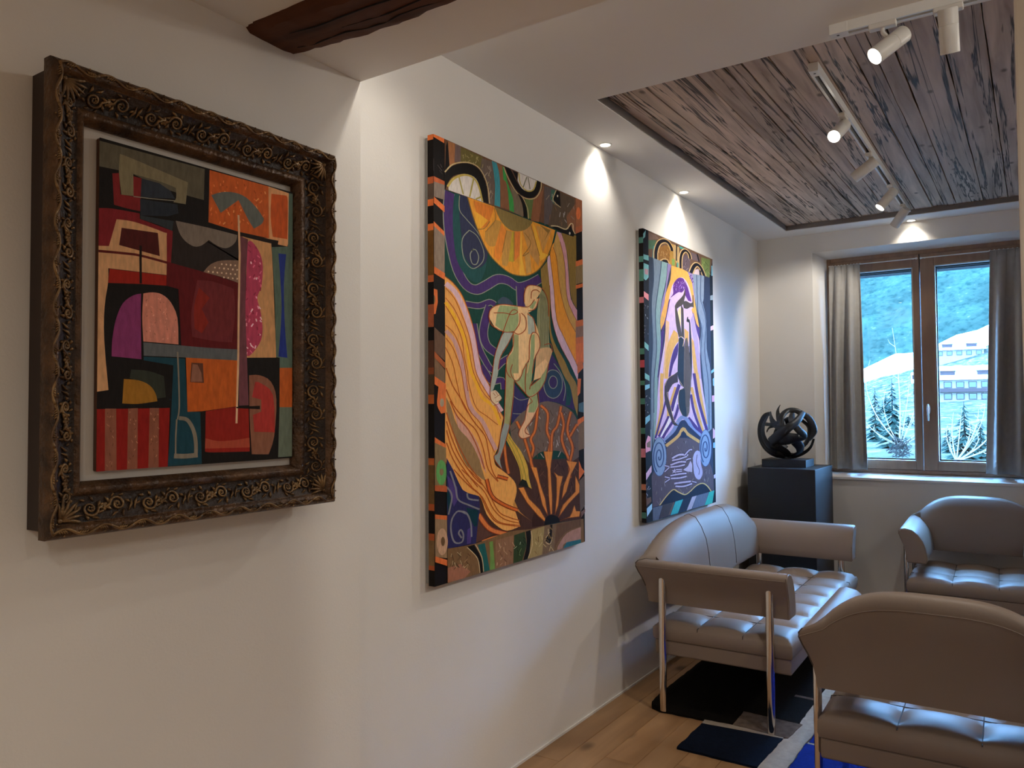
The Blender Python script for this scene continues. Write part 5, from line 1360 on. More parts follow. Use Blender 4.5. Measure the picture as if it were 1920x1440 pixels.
 ('S','8a7a78',0,[(27,679),(11,671)],3.6,2.42),
 ('S','5a4a50',0,[(0,630),(0,623)],3.6,2.41),
 ('S','8a7a78',0,[(30,592),(39,585)],3.6,2.43),
 ('S','3a2a24',0,[(25,588),(20,582)],3.6,2.42),
 ('S','5a4a50',0,[(0,636),(0,631)],3.5,2.39),
 ('S','8a7a78',0,[(0,601),(0,596)],3.5,2.39),
 ('S','7a6a68',0,[(16,183),(12,172)],3.5,2.43),
 ('S','5a3a24',0,[(0,180),(0,175)],3.5,2.41),
 ('S','8a8088',0,[(36,193),(33,183)],3.6,2.44),
 ('S','7a6a68',0,[(0,209),(0,198)],3.5,2.42),
 ('S','5a3a24',0,[(0,139),(0,132)],3.5,2.41),
 ('S','7a6a68',0,[(23,185),(32,172)],3.6,2.44),
 ('S','7a6a68',0,[(0,142),(0,128)],3.5,2.42),
 ('S','7a6a68',0,[(33,186),(20,179)],3.5,2.44),
 ('S','8a8088',0,[(0,158),(19,145)],3.5,2.44),
 ('S','5a3a24',0,[(11,218),(15,203)],3.5,2.43),
 ('S','8a8088',0,[(57,181),(41,173)],3.6,2.45),
 ('S','7a6a68',0,[(0,151),(18,141)],3.5,2.44),
])
# ------------------------------------------------------------------ structure
def bx(name, a, b, m, parent=None, **k): return MB().box(a, b).build(name, m, parent, **k)
struct(bx('wall_left', (XW - .3, YS - .25, 0), (XW, YW + .4, 3.0), PLASTER))
struct(bx('wall_entry', (XN - .4, -2.7, 0), (XN, YS, 3.0), PLASTER))
struct(bx('wall_back', (XN - .4, -2.9, 0), (2.6, -2.7, 3.0), PLASTER))
struct(bx('wall_right', (2.4, -2.7, 0), (2.6, YS, 3.0), PLASTER))
struct(bx('wall_lounge_right', (1.6, YS - .14, 0), (1.8, YW + .4, 3.0), PLASTER))
struct(bx('wall_divider', (-.0175, YS - .14, 0), (2.4, YS, ZS), PLASTER, bevel=.004))
# window wall with a splayed opening
wx0, wx1, wz0, wz1 = -1.378, .098, .930, 2.604; fx0, fx1, fz0, fz1 = -1.312, .032, .930, 2.570; YF, YO = 6.285, 6.56
w = MB()
w.box((XW - .3, YW, 0), (wx0, YO, 3.0)).box((wx1, YW, 0), (1.8, YO, 3.0)).box((wx0, YW, 0), (wx1, YO, wz0)).box((wx0, YW, wz1), (wx1, YO, 3.0))
def wedge(mb, p, q):   # two matching quads joined into a solid
    mb.loft([p, q])
wedge(w, [(wx0, YW, wz0), (wx0, YO, wz0), (fx0, YO, wz0), (fx0, YF, wz0)], [(wx0, YW, wz1), (wx0, YO, wz1), (fx0, YO, wz1), (fx0, YF, wz1)])
wedge(w, [(wx1, YW, wz0), (fx1, YF, wz0), (fx1, YO, wz0), (wx1, YO, wz0)], [(wx1, YW, wz1), (fx1, YF, wz1), (fx1, YO, wz1), (wx1, YO, wz1)])
wedge(w, [(wx0, YW, wz1), (wx0, YF, fz1), (wx0, YO, fz1), (wx0, YO, wz1)], [(wx1, YW, wz1), (wx1, YF, fz1), (wx1, YO, fz1), (wx1, YO, wz1)])
struct(w.build('wall_front', PLASTER))
# ceilings: lounge (raised, with a boarded recess), hall ceiling ends as a lintel edge
px0, px1, py0, py1 = -1.512, 1.34, 2.905, 5.905; ZB = 2.783
ce = MB()
ce.box((XW, YS, ZC), (px0, YW, ZC + .12)).box((px1, YS, ZC), (1.6, YW, ZC + .12)).box((px0, YS, ZC), (px1, py0, ZC + .12)).box((px0, py1, ZC), (px1, YW, ZC + .12))
ce.box((XW - .3, YS - .2, ZC + .12), (1.8, YW + .4, ZC + .2))
ceiling = struct(ce.build('ceiling', PLASTER_C))
struct(bx('ceiling_hall', (XN - .4, -2.9, ZS), (2.6, YS, 3.0), PLASTER_C))
# aluminium shadow trim inside the recess
TRIM = mat('grey_trim', (.20, .17, .15), .5, vary=.05)
t = MB()
t.box((px0, py0, ZC + .004), (px0 + .006, py1, ZB)).box((px0, py1 - .006, ZC + .004), (px1, py1, ZB)).box((px0, py0, ZC + .004), (px1, py0 + .006, ZB))
struct(t.build('trim_1', TRIM))
random.seed(11)
seams = [px0 + .006, -1.43, -1.325, -1.212, -1.10, -.994, -.925, -.821, -.66, -.55, -.48, -.412, -.257, -.124, .03, .16, .30, .46, .60, .75, .90, 1.05, 1.2, px1]
for i in range(len(seams) - 1):
    a, b = seams[i] + .0015, seams[i + 1] - .0015
    z = ZB + random.uniform(-.003, .003)
    mb = MB(); n = 14
    # slightly waney board edges
    L_ = [(a + random.uniform(-.0012, .003), py0 + .006 + (py1 - py0 - .012) * k / n) for k in range(n + 1)]
    R_ = [(b - random.uniform(-.0012, .003), py0 + .006 + (py1 - py0 - .012) * k / n) for k in range(n + 1)]
    mb.loft([[(L_[k][0], L_[k][1], z), (R_[k][0], R_[k][1], z), (R_[k][0], R_[k][1], z + .02), (L_[k][0], L_[k][1], z + .02)] for k in range(n + 1)])
    mb.build('plank', OLDWOOD, ceiling)
# floor: slab with oak planks lying on it
floor = struct(bx('floor', (XN - .4, -2.9, -.2), (2.6, YO, -.016), mat('screed', (.10, .06, .03), .9, vary=.1)))
random.seed(5)
pw = .1385; x = -1.524 - 2 * pw
row = 0
joint0 = {0: 2.81, 1: 2.62, 2: 2.95, 3: 3.55, 4: 3.05}
unit = {}
while x < 1.6:
    a, b = max(x, XW + .003), min(x + pw, 1.6)
    y = joint0.get(row, 2.4 + random.random()) - 3.6
    while y < YW:
        ln = random.choice([1.1, 1.3, 1.5, 1.8]) if row not in joint0 else 1.8
        y0, y1 = max(y, YS - .1 if a < XN else -.6), min(y + ln, YW - .003)
        if y1 - y0 > .05:
            h = .0015
            mb = MB().loft([[(a, y0, -.016), (b, y0, -.016), (b, y1, -.016), (a, y1, -.016)], [(a + .0006, y0 + .0006, -h), (b - .0006, y0 + .0006, -h), (b - .0006, y1 - .0006, -h), (a + .0006, y1 - .0006, -h)], [(a + .0018, y0 + .0018, 0), (b - .0018, y0 + .0018, 0), (b - .0018, y1 - .0018, 0), (a + .0018, y1 - .0018, 0)]])
            mb.build('plank', OAK, floor)
        y += ln
    x += pw; row += 1
struct(bx('floor_hall', (XN, -2.7, -.016), (2.4, -.6, 0), OAK))
struct(bx('baseboard_left', (XW, YS, 0), (XW + .006, YW, .010), WHITE))

# ------------------------------------------------------------------ window
win = struct(thing('window_1', (0, YF, .93), None, None)); 
def wp(name, a, b, m, parent, bevel=.003):
    return bx(name, (a[0], a[1] - YF, a[2] - .93), (b[0], b[1] - YF, b[2] - .93), m, parent, bevel=bevel)
fr = MB()
def lb(mb, a, b): mb.box((a[0], a[1] - YF, a[2] - .93), (b[0], b[1] - YF, b[2] - .93))
ZF0 = .962
for a, b in (((fx0, YF, ZF0), (fx0 + .030, YF + .085, fz1)), ((fx1 - .030, YF, ZF0), (fx1, YF + .085, fz1)), ((fx0 + .03, YF, fz1 - .030), (fx1 - .03, YF + .085, fz1)), ((fx0 + .03, YF, ZF0), (fx1 - .03, YF + .085, ZF0 + .028))): lb(fr, a, b)
fr.build('frame', LARCH, win, bevel=.003)
GASKET = mat('dark_gasket', (.02, .016, .015), .7, vary=.1)
BEADM = mat('glazing_bead', (.62, .60, .58), .4, vary=.05)
# clear insulating glass
gm = bpy.data.materials.new('window_glass'); gm.use_nodes = True; nt = gm.node_tree; nt.nodes.clear()
go = nt.nodes.new('ShaderNodeOutputMaterial'); gt = nt.nodes.new('ShaderNodeBsdfTransparent'); gg = nt.nodes.new('ShaderNodeBsdfGlossy'); gx = nt.nodes.new('ShaderNodeMixShader'); lw = nt.nodes.new('ShaderNodeLayerWeight')
gt.inputs[0].default_value = (.93, .97, .96, 1); gg.inputs['Roughness'].default_value = .01
pw5 = nt.nodes.new('ShaderNodeMath'); pw5.operation = 'POWER'; pw5.inputs[1].default_value = 5; ma5 = nt.nodes.new('ShaderNodeMath'); ma5.operation = 'MULTIPLY_ADD'; ma5.inputs[1].default_value = .6; ma5.inputs[2].default_value = .03
nt.links.new(lw.outputs['Facing'], pw5.inputs[0]); nt.links.new(pw5.outputs[0], ma5.inputs[0])
nt.links.new(ma5.outputs[0], gx.inputs[0]); nt.links.new(gt.outputs[0], gx.inputs[1]); nt.links.new(gg.outputs[0], gx.inputs[2]); nt.links.new(gx.outputs[0], go.inputs[0])
SZ0, SZ1 = ZF0 + .030, fz1 - .032
for (sx0, sx1, gx0, gx1, first) in ((fx0 + .032, -.683, -1.222, -.724, True), (-.676, fx1 - .032, -.588, -.088, False)):
    gz0, gz1 = 1.052, 2.452; y0, y1 = YF - .012, YF + .062
    s = MB()
    for a, b in (((sx0, y0, SZ0), (gx0, y1, SZ1)), ((gx1, y0, SZ0), (sx1, y1, SZ1)), ((gx0, y0, gz1), (gx1, y1, SZ1)), ((gx0, y0, SZ0), (gx1, y1, gz0))): lb(s, a, b)
    sash = s.build('sash', LARCH, win, bevel=.002)
    g = MB(); lb(g, (gx0, y0 + .040, gz0), (gx1, y0 + .046, gz1)); g.build('pane', gm, sash)
    bd = MB()
    for a, b in (((gx0, y0 + .004, gz0), (gx0 + .007, y0 + .04, gz1)), ((gx1 - .007, y0 + .004, gz0), (gx1, y0 + .04, gz1)), ((gx0, y0 + .004, gz1 - .007), (gx1, y0 + .04, gz1)), ((gx0, y0 + .004, gz0), (gx1, y0 + .04, gz0 + .007))): lb(bd, a, b)
    bd.build('glazing_bead', BEADM, sash)
    gk = MB()
    for a, b in (((gx0, y0 + .048, gz0), (gx0 + .014, y1, gz1)), ((gx1 - .014, y0 + .048, gz0), (gx1, y1, gz1)), ((gx0, y0 + .048, gz1 - .014), (gx1, y1, gz1)), ((gx0, y0 + .048, gz0), (gx1, y1, gz0 + .018))): lb(gk, a, b)
    gk.build('gasket', GASKET, sash)
    if not first:
        hx = -.640; h = MB()
        rose = [(hx + .013 * cos(t_), .0, 1.425 - .93 + .034 * sin(t_)) for t_ in [2*pi*i/16 for i in range(16)]]
        h.loft([[(p[0], -.012, p[2]) for p in rose], [(p[0], -.020, p[2]) for p in rose]])
        h.cyl((hx, -.018, 1.445 - .93), (hx, -.052, 1.445 - .93), .008, 10)
        h.tube([(hx, -.050, 1.462 - .93), (hx, -.052, 1.445 - .93), (hx, -.052, 1.40 - .93), (hx, -.050, 1.345 - .93)], [.007, .010, .009, .008], 10, flat=.7)
        h.build('handle', STEEL, sash, smooth=40)
ya, yb_ = YW - .014 - YF, .03
MB().loft([[(xx_, ya, -.012), (xx_, yb_, -.012), (xx_, yb_, .0325), (xx_, ya, .0062)] for xx_ in (wx0 + .002, wx1 - .002)]).build('window_sill', WHITE, win, bevel=.002)
wp('roller_blind_box', (fx0 - .05, YF + .17, 2.447), (fx1 + .05, YF + .30, 2.68), mat('dark_blind_box', (.03, .035, .05), .6, vary=.1), win)
wp('outer_sill', (fx0, YF + .09, .92), (fx1, YF + .32, 1.02), mat('dark_metal_sill', (.05, .06, .08), .5, vary=.1), win)

# ------------------------------------------------------------------ curtains and rods
def rod(x0, x1, z, label):
    o = thing('curtain_rod', ((x0 + x1) / 2, YF - .012, z), label, 'curtain rod', 'rods on the window sashes')
    h = (x1 - x0) / 2
    MB().cyl((-h, -.022, 0), (h, -.022, 0), .0042, 10).build('rod', WHITE, o, smooth=40)
    for s in (-1, 1):
        mb = MB(); mb.ball((s * (h + .004), -.022, 0), .0085, 10, 8); mb.build('finial', WHITE, o, smooth=60)
        MB().cyl((s * (h - .02), -.022, 0), (s * (h - .02), 0, 0), .0035, 8).build('bracket', WHITE, o, smooth=40)
rod(-1.272, -.698, 2.507, 'thin white curtain rod on the window sash without a handle')
rod(-.662, -.012, 2.507, 'thin white curtain rod on the window sash with the handle')
def curtain(x0t, x1t, x0b, x1b, z0, z1, folds, seed, label):
    random.seed(seed); nx, nz = 90, 26; mb = MB(); ph = [random.uniform(-.6, .6) for _ in range(4)]
    V = []
    for k in range(nz + 1):
        t = k / nz                                   # 0 top, 1 hem
        for i in range(nx + 1):
            s = i / nx; ss = s + .025 * sin(2*pi*s*2 + ph[0]) * t
            x = (x0t + (x1t - x0t) * ss) * (1 - t) + (x0b + (x1b - x0b) * ss) * t
            wide = .010 + .030 * min(1, t * 2.2)
            q_ = sin(2*pi*folds*s + ph[1] + 1.1*t); y = wide * (math.copysign(abs(q_) ** .7, q_) + .35 * sin(2*pi*folds*.5*s + ph[2] - .8*t)) + .004 * sin(9*t + 5*s) * t
            pin = math.exp(-(t / .035) ** 2) * .010 * (1 if sin(2*pi*folds*s + ph[1]) > .3 else -.3)
            x += .012 * t * sin(2*pi*folds*s + ph[3])
            V.append((x, y - pin, z1 - (z1 - z0) * t))
    F = [(k*(nx+1)+i, k*(nx+1)+i+1, (k+1)*(nx+1)+i+1, (k+1)*(nx+1)+i) for k in range(nz) for i in range(nx)]
    xm = (x0t + x1t) / 2
    mb.add([(x - xm, y, z - z0) for x, y, z in V], F)
    o = thing('curtain', (xm, YF - .070, z0), label, 'curtain', 'curtains at the window')
    c = mb.build('cloth', FABRIC, o, smooth=80)
    md = c.modifiers.new('cloth_thickness', 'SOLIDIFY'); md.thickness = .0025
    hd = MB(); n = 10
    for i in range(n + 1):
        hd.ball((x0t + (x1t - x0t) * i / n - xm, .020, z1 - z0 + .004), .006, 8, 5)
    hd.build('glider', WHITE, o, smooth=60); 
    o.children[1]['label'] = 'small white gliders along the curtain header'
curtain(-1.282, -1.066, -1.300, -1.030, .985, 2.503, 2.5, 3, 'grey curtain gathered beside the black plinth and sculpture')
curtain(-.243, .02, -.300, .025, .985, 2.503, 2.5, 8, 'grey curtain gathered behind the armchair under the window')

# ------------------------------------------------------------------ old wooden beam
random.seed(21)
bm_ = thing('ceiling_beam', (XN, 1.36, 2.445), 'rough reddish brown wooden beam set into the white ceiling', 'beam')
prof = [(-.092, .05), (-.088, .0), (-.080, -.022), (-.066, -.034), (-.010, -.036), (.045, -.037), (.076, -.036), (.090, -.026), (.094, .0), (.094, .05)]
rings = []
nb = 90
for i in range(nb + 1):
    xx = -.02 + 4.05 * (i / nb) ** 1.35
    rings.append([(xx + (.02 if i == 0 else 0) * 0, y + random.uniform(-.004, .004) + .006 * sin(xx * 7) * (1 if y > 0 else .5), z + random.uniform(-.0025, .0025) + (.022 * max(0, 1 - max(0, xx) / .35) if z < -.01 else 0)) for y, z in prof])
MB().loft(rings).build('timber', BEAMWOOD, bm_, smooth=35)
mb = MB()
for xx, yy, ln in ((.10, -.02, .75), (.25, .02, 1.2), (.05, .05, .5)):
    mb.tube([(xx + ln * k / 8, yy + .006 * sin(k * 1.7), -.0375 + .022 * max(0, 1 - (xx + ln * k / 8) / .35)) for k in range(9)], [.0008] + [.0022] * 7 + [.0008], 5)
mb.build('crack', mat('dark_crack_wood', (.012, .006, .004), .9, vary=.1), bm_)  # dark lines for the splits in the timber
# ------------------------------------------------------------------ lamps
LENS = emit('lit_lens', (1, .93, .78), 14); LENS_DIM = emit('lit_lens_soft', (1, .90, .74), 5)
def downlight(x, y, z, label, watts, angle, r=.024, tilt=(0, 0, -1), group='recessed downlights', blend=.6, label_lens=None):
    o = thing('downlight', (x, y, z), label, 'downlight', group)
    mb = MB(); n = 24
    mb.loft([[(rr * cos(2*pi*j/n), rr * sin(2*pi*j/n), zz) for j in range(n)] for rr, zz in ((r + .009, 0), (r + .008, -.004), (r + .001, -.004), (r, -.001))], caps=False)
    mb.build('trim_ring', WHITE, o, smooth=40)
    MB().disc((0, 0, -.0015), (0, 0, -1), r, 24).build('lens', LENS, o)
    lamp_spot('lamp', (0, 0, -.012), tilt, watts, angle, blend, .018 if r < .026 else (.07 if r < .03 else .11), color=WARM if r < .03 else HALL, parent=o)
    return o
downlight(XW + .048, 3.428, ZC, 'small recessed downlight above the painting of the dancer on a shell', W_WALL, 118, tilt=(-.05, 0, -1), blend=1.0)
downlight(XW + .048, 4.462, ZC, 'small recessed downlight above the painting of the dark veiled figure', W_WALL, 118, tilt=(-.05, 0, -1), blend=1.0)
downlight(-.700, 6.062, ZC, 'small recessed downlight above the window opening', 5, 110, tilt=(0, .1, -1), blend=.9)
downlight(-1.40, 1.815, ZC, 'small recessed downlight beside the end of the raised ceiling', 4, 140, tilt=(-.2, -.2, -1), blend=.9)
for hx, hy in ((.1, -.55), (1.2, .35), (1.2, -1.3), (-.2, -1.7)):
    downlight(hx, hy, ZS, 'added fill downlight in the hall ceiling, out of view', W_HALL_FILL, 174, r=.04, group='added hall fill lights', blend=1.0)  # unseen lamps, added for general fill light

def track(name, p, q, label):
    p, q = Vector(p), Vector(q); o = thing(name, p, label, 'light track'); v = q - p; d = v.normalized(); side = Vector((-d.y, d.x, 0))
    w_, h_ = .0175, .034
    def cross(t, pts): return [tuple(d * t + side * a + Vector((0, 0, b))) for a, b in pts]
    U = [(-w_, 0), (-w_, -h_), (-.008, -h_), (-.008, -.010), (.008, -.010), (.008, -h_), (w_, -h_), (w_, 0)]
    MB().loft([cross(.004, U), cross(v.length - .004, U)]).build('rail', WHITE, o)
    G = [(-.0079, -.012), (.0079, -.012), (.0079, -.0098), (-.0079, -.0098)]
    MB().loft([cross(.01, G), cross(v.length - .01, G)]).build('contact_groove', mat('track_groove', (.03, .03, .03), .6, vary=.1), o)
    E_ = [(-w_ - .001, 0), (-w_ - .001, -h_ - .001), (w_ + .001, -h_ - .001), (w_ + .001, 0)]
    for a, b in ((-.014, .045), (v.length - .02, v.length + .006)):
        e = MB().loft([cross(a, E_), cross(b, E_)]).build('end_cap', WHITE, o, bevel=.002)
    hole = MB(); hole.disc(d * .012 + Vector((0, 0, -h_ - .0016)), (0, 0, -1), .005, 10); hole.build('screw_hole', MATS['track_groove'], o)
    return o
TZ = ZB - .001
track('light_track', (-.690, 3.150, TZ), (-.690, 5.800, TZ), 'white light track along the weathered board ceiling panel')
track('light_track', (-.545, 2.800, ZC), (1.20, 2.800, ZC), 'white light track on the plaster ceiling beside the board panel')
SPOTW = mat('spot_white', (.74, .71, .66), .42, vary=.02, vscale=20)
def spot(x, y, z, direction, label, watts, angle, axis='y', drop=.062, off=(0, 0), lens=LENS, blend=.55):
    """z is the underside of the rail"""
    o = thing('spotlight', (x, y, z), label, 'spotlight', 'track spotlights')
    a = .042; b = .0155
    box = ((-b, -a, -.016), (b, a, .004)) if axis == 'y' else ((-a, -b, -.016), (a, b, .004))
    bx('adapter', *box, SPOTW, o, bevel=.004)
    pv = Vector((off[0], off[1], -drop)); d = Vector(direction).normalized()
    MB().tube([(0, 0, -.010), (0, 0, -.03), tuple(pv * .55 + Vector((0, 0, -.012))), tuple(pv)], .0065, 10).build('stem', SPOTW, o, smooth=40)
    R = .0285; back = pv - d * .052; front = pv + d * .083
    hd = MB(); q = d.orthogonal().normalized(); p_ = d.cross(q); n = 28
    ring = lambda c, r: [c + q * (r * cos(2*pi*j/n)) + p_ * (r * sin(2*pi*j/n)) for j in range(n)]
    hd.loft([ring(back, R * .5), ring(back + d * .0005, R * .93), ring(back + d * .004, R), ring(pv - d * .004, R), ring(pv - d * .003, R - .001), ring(pv - d * .002, R), ring(front - d * .002, R), ring(front, R - .001), ring(front - d * .004, R - .003)], caps=False)
    hd.f.append(tuple(range(len(hd.v) - 9 * n, len(hd.v) - 8 * n)))
    hd.build('head', SPOTW, o, smooth=40)
    MB().disc(front - d * .004, d, R - .0028, 24).build('lens', lens, o)
    lamp_spot('lamp', tuple(front + d * .006), tuple(d), watts, angle, blend, .022, parent=o)
    return o
zr = TZ - .034; zr2 = ZC - .034
spot(-.690, 3.700, zr, (-.20, -.80, -.60), 'white track spotlight with glaring lens at the bare end of the track', W_TRACK * .8, 75, off=(-.01, -.01))
spot(-.690, 4.360, zr, (-.80, .10, -.50), 'white track spotlight turned level toward the veiled figure painting', W_TRACK * 1.2, 75, off=(-.01, 0))
spot(-.690, 5.060, zr, (-.52, -.30, -.70), 'white track spotlight pointing down with a lit lens, next to last on track', W_TRACK * 1.2, 80, off=(-.01, 0))
spot(-.690, 5.590, zr, (-.55, .38, -.62), 'white track spotlight over the window end of the board panel', W_TRACK * .8, 80, off=(-.01, 0))
spot(-.395, 2.800, zr2, (-.62, -.52, -.62), 'white track spotlight tilted toward the framed abstract painting', W_TRACK * .35, 75, axis='x', drop=.070, off=(.03, .0))
spot(-.205, 2.800, zr2, (.0, .39, -.92), 'white track spotlight aimed straight down at the seats, lens hidden', W_TRACK * 1.2, 80, axis='x', drop=.060, off=(0.0, .0))

for dy, lb_ in ((1.86, 'added out-of-view fill downlight in the plaster border beside the room divider'), (3.95, 'added out-of-view fill downlight in the plaster border beside the board panel')):
    downlight(1.47, dy, ZC, lb_, W_TRACK * 2.6, 110, r=.028, tilt=(-3.2, .35 if dy < 2 else -.3, -1.15), blend=1.0)  # added out of view to light the long wall evenly

# ------------------------------------------------------------------ paintings
def paint_mat(name, gain):
    m, nt, b, N, L = new_mat(name)
    at = N('ShaderNodeAttribute'); at.attribute_name = 'paint'
    g = N('ShaderNodeNewGeometry'); mp = N('ShaderNodeMapping'); mp.inputs['Scale'].default_value = (1, 3.2, 1); L(g.outputs['Position'], mp.inputs[0])
    n = N('ShaderNodeTexNoise'); n.inputs['Scale'].default_value = 34; n.inputs['Detail'].default_value = 6; L(mp.outputs[0], n.inputs['Vector'])
    mr = N('ShaderNodeMapRange'); mr.inputs[1].default_value = .25; mr.inputs[2].default_value = .75; mr.inputs[3].default_value = .80 * gain; mr.inputs[4].default_value = 1.18 * gain; L(n.outputs[0], mr.inputs[0])
    vm = N('ShaderNodeVectorMath'); vm.operation = 'SCALE'; L(at.outputs['Color'], vm.inputs[0]); L(mr.outputs[0], vm.inputs['Scale'])
    L(vm.outputs[0], b.inputs['Base Color']); b.inputs['Roughness'].default_value = .68; b.inputs['Specular IOR Level'].default_value = .15
    n2 = N('ShaderNodeTexNoise'); n2.inputs['Scale'].default_value = 260; n2.inputs['Detail'].default_value = 2; L(g.outputs['Position'], n2.inputs['Vector'])
    bp = N('ShaderNodeBump'); bp.inputs['Strength'].default_value = .12; bp.inputs['Distance'].default_value = .003; L(n2.outputs[0], bp.inputs['Height']); L(bp.outputs[0], b.inputs['Normal'])
    return m
def ribbon(pts, w):
    P = [Vector((p[0], p[1])) for p in pts]; Lf, Rt = [], []
    for i, p in enumerate(P):
        t = P[min(i + 1, len(P) - 1)] - P[max(i - 1, 0)]
        if t.length < 1e-6: t = Vector((1, 0))
        t.normalize(); n = Vector((-t.y, t.x)) * (w / 2); Lf.append(p + n); Rt.append(p - n)
    return Lf, Rt
def soft_outline(pts, k=3, lim=52):
    """rounds the flowing stretches of an outline and keeps its real corners"""
    n = len(pts); P = [Vector((a, b, 0)) for a, b in pts]; corner_ = []
    for i in range(n):
        d0, d1 = P[i] - P[i - 1], P[(i + 1) % n] - P[i]
        corner_.append(d0.length < 1e-6 or d1.length < 1e-6 or math.degrees(d0.angle(d1)) > lim)
    if not any(corner_): return [(p.x, p.y) for p in catmull(P, k, True)]
    s0 = corner_.index(True); out = []; seg = [P[s0]]
    for j in range(1, n + 1):
        i = (s0 + j) % n; seg.append(P[i])
        if corner_[i]:
            out += [(p.x, p.y) for p in (catmull(seg, k)[:-1] if len(seg) > 2 else seg[:-1])]; seg = [P[i]]
    return out
def painted_front(art, base, gain_name, parent, x, scale=.001):
    """flat paint areas and brush lines of a picture as one painted sheet, millimetre layers"""
    W, H = art['W'], art['H']; V = []; F = []; C = []; boxes = []
    cl = lambda p: (min(max(p[0], 0), W), min(max(p[1], 0), H))
    def put(pts2, faces, colr):
        xs = [p[0] for p in pts2]; ys = [p[1] for p in pts2]; bb = (min(xs), min(ys), max(xs), max(ys)); lay = 0
        for (q, l) in boxes:
            if l >= lay and not (q[2] < bb[0] or q[0] > bb[2] or q[3] < bb[1] or q[1] > bb[3]): lay = l + 1
        boxes.append((bb, lay)); b = len(V)
        V.extend([(x + lay * .00003, p[0] * scale, p[1] * scale) for p in map(cl, pts2)])
        for f in faces: F.append(tuple(i + b for i in f)); C.append(colr)
    put([(0, 0), (W, 0), (W, H), (0, H)], [(0, 1, 2, 3)], sr(base))
    for s in art['shapes']:
        colr = sr(s[1])
        if s[0] == 'P':
            pts = s[3]
            if s[2] == 1: pts = [(p.x, p.y) for p in catmull([(a, b, 0) for a, b in pts], 4, True)]
            elif s[2] == 2: pts = soft_outline(pts)
            area = sum(pts[i-1][0] * pts[i][1] - pts[i][0] * pts[i-1][1] for i in range(len(pts)))
            if area < 0: pts = pts[::-1]
            put(pts, [tuple(range(len(pts)))], colr)
        else:
            pts = [(p.x, p.y) for p in catmull([(a, b, 0) for a, b in s[3]], 4)] if s[2] and len(s[3]) > 2 else s[3]
            Lf, Rt = ribbon([(a / s[5], b) for a, b in pts], s[4]); n = len(Lf); Lf = [(p.x * s[5], p.y) for p in Lf]; Rt = [(p.x * s[5], p.y) for p in Rt]
            put([tuple(p) for p in Rt] + [tuple(p) for p in Lf], [(i, i + 1, n + i + 1, n + i) for i in range(n - 1)], colr)
    me = bpy.data.meshes.new('painted_surface'); me.from_pydata(V, [], F); me.update()
    ca = me.color_attributes.new('paint', 'FLOAT_COLOR', 'CORNER'); i = 0; flat = []
    for p, c in zip(me.polygons, C):
        for _ in range(p.loop_total): flat += [c[0], c[1], c[2], 1]
    ca.data.foreach_set('color', flat)
    me.materials.append(gain_name); o = bpy.data.objects.new('painted_surface', me); COL.objects.link(o); o.parent = parent
    return o
PAINT = paint_mat('oil_paint', 1.22); PAINT_A = paint_mat('oil_paint_matte', 2.1)
CANVAS_GREY = mat('grey_stretcher', (.30, .29, .27), .8, vary=.05)
def canvas(Y0, Z0, art, base, bands, label):
    W, H = art['W'] * .001, art['H'] * .001
    o = thing('canvas_painting', (XW, Y0, Z0), label, 'painting', 'tall unframed canvases on the long wall')
    bx('stretcher', (.002, .006, .006), (.018, W - .006, H - .006), CANVAS_GREY, o)
    bx('canvas', (.018, 0, 0), (.0448, W, H), mat('canvas_edge_dark', sr('1b1614'), .7, vary=.2, vscale=20), o, bevel=.003)
    painted_front(art, base, PAINT, o, .0450)
    # picture carried round the near edge
    full = []; zc_ = 0
    for c, za, zb in sorted(bands, key=lambda q: q[1]):
        if za > zc_ + 1e-4: full.append(('15100f', zc_, za))
        full.append((c, max(za, zc_), zb)); zc_ = zb
    if zc_ < 1: full.append(('15100f', zc_, 1))
    V = [(.0185, -.0006, 0), (.0445, -.0006, 0)]; F = []; C = []
    for k, (c, za, zb) in enumerate(full):
        V += [(.0185, -.0006, zb * H), (.0445, -.0006, zb * H)]; F.append((2*k, 2*k+1, 2*k+3, 2*k+2)); C.append(sr(c))
    me = bpy.data.meshes.new('painted_edge'); me.from_pydata(V, [], F); me.update(); ca = me.color_attributes.new('paint', 'FLOAT_COLOR', 'CORNER')
    fl = []
    for p, c in zip(me.polygons, C):
        for _ in range(p.loop_total): fl += [*c, 1]
    ca.data.foreach_set('color', fl); me.materials.append(PAINT); e = bpy.data.objects.new('painted_edge', me); COL.objects.link(e); e.parent = o
    return o
def zband(art_top, art_bot, items): return [(c, 1 - b, 1 - a) for c, a, b in items]
B1 = zband(0, 0, [('d9713a', 0, .012), ('b85c34', .095, .11), ('5a4a40', .11, .145), ('d9713a', .145, .16), ('d9713a', .20, .215), ('6e4a20', .215, .315), ('c8683a', .315, .33), ('a85a3a', .38, .43), ('5a3a2c', .46, .52), ('8a4a2c', .52, .535), ('54402e', .535, .58), ('b8602f', .58, .60), ('b8602f', .72, .735), ('6a5030', .735, .82), ('a8552f', .82, .835), ('a8552f', .885, .90), ('7a6040', .90, .955), ('a8552f', .955, .965)])
B2 = zband(0, 0, [('4a7a70', .03, .05), ('4a7a70', .095, .115), ('4a7a6c', .14, .18), ('b86a70', .235, .255), ('4a7a6c', .41, .43), ('b04a54', .45, .475), ('4a7a6c', .52, .535), ('4a7a6c', .58, .60), ('4a7a6c', .68, .70), ('c87a88', .75, .78), ('c07a60', .87, .89), ('3a2a20', .90, .96), ('4a7a6c', .965, .985)])
canvas(2.1096, .836, ART_SHELL, '15100f', B1, 'tall canvas of a dancer on a shell under an orange sun, no frame')
canvas(3.8730, .836, ART_VEIL, '14141c', B2, 'tall canvas of a dark veiled figure in purple and gold robes, no frame')

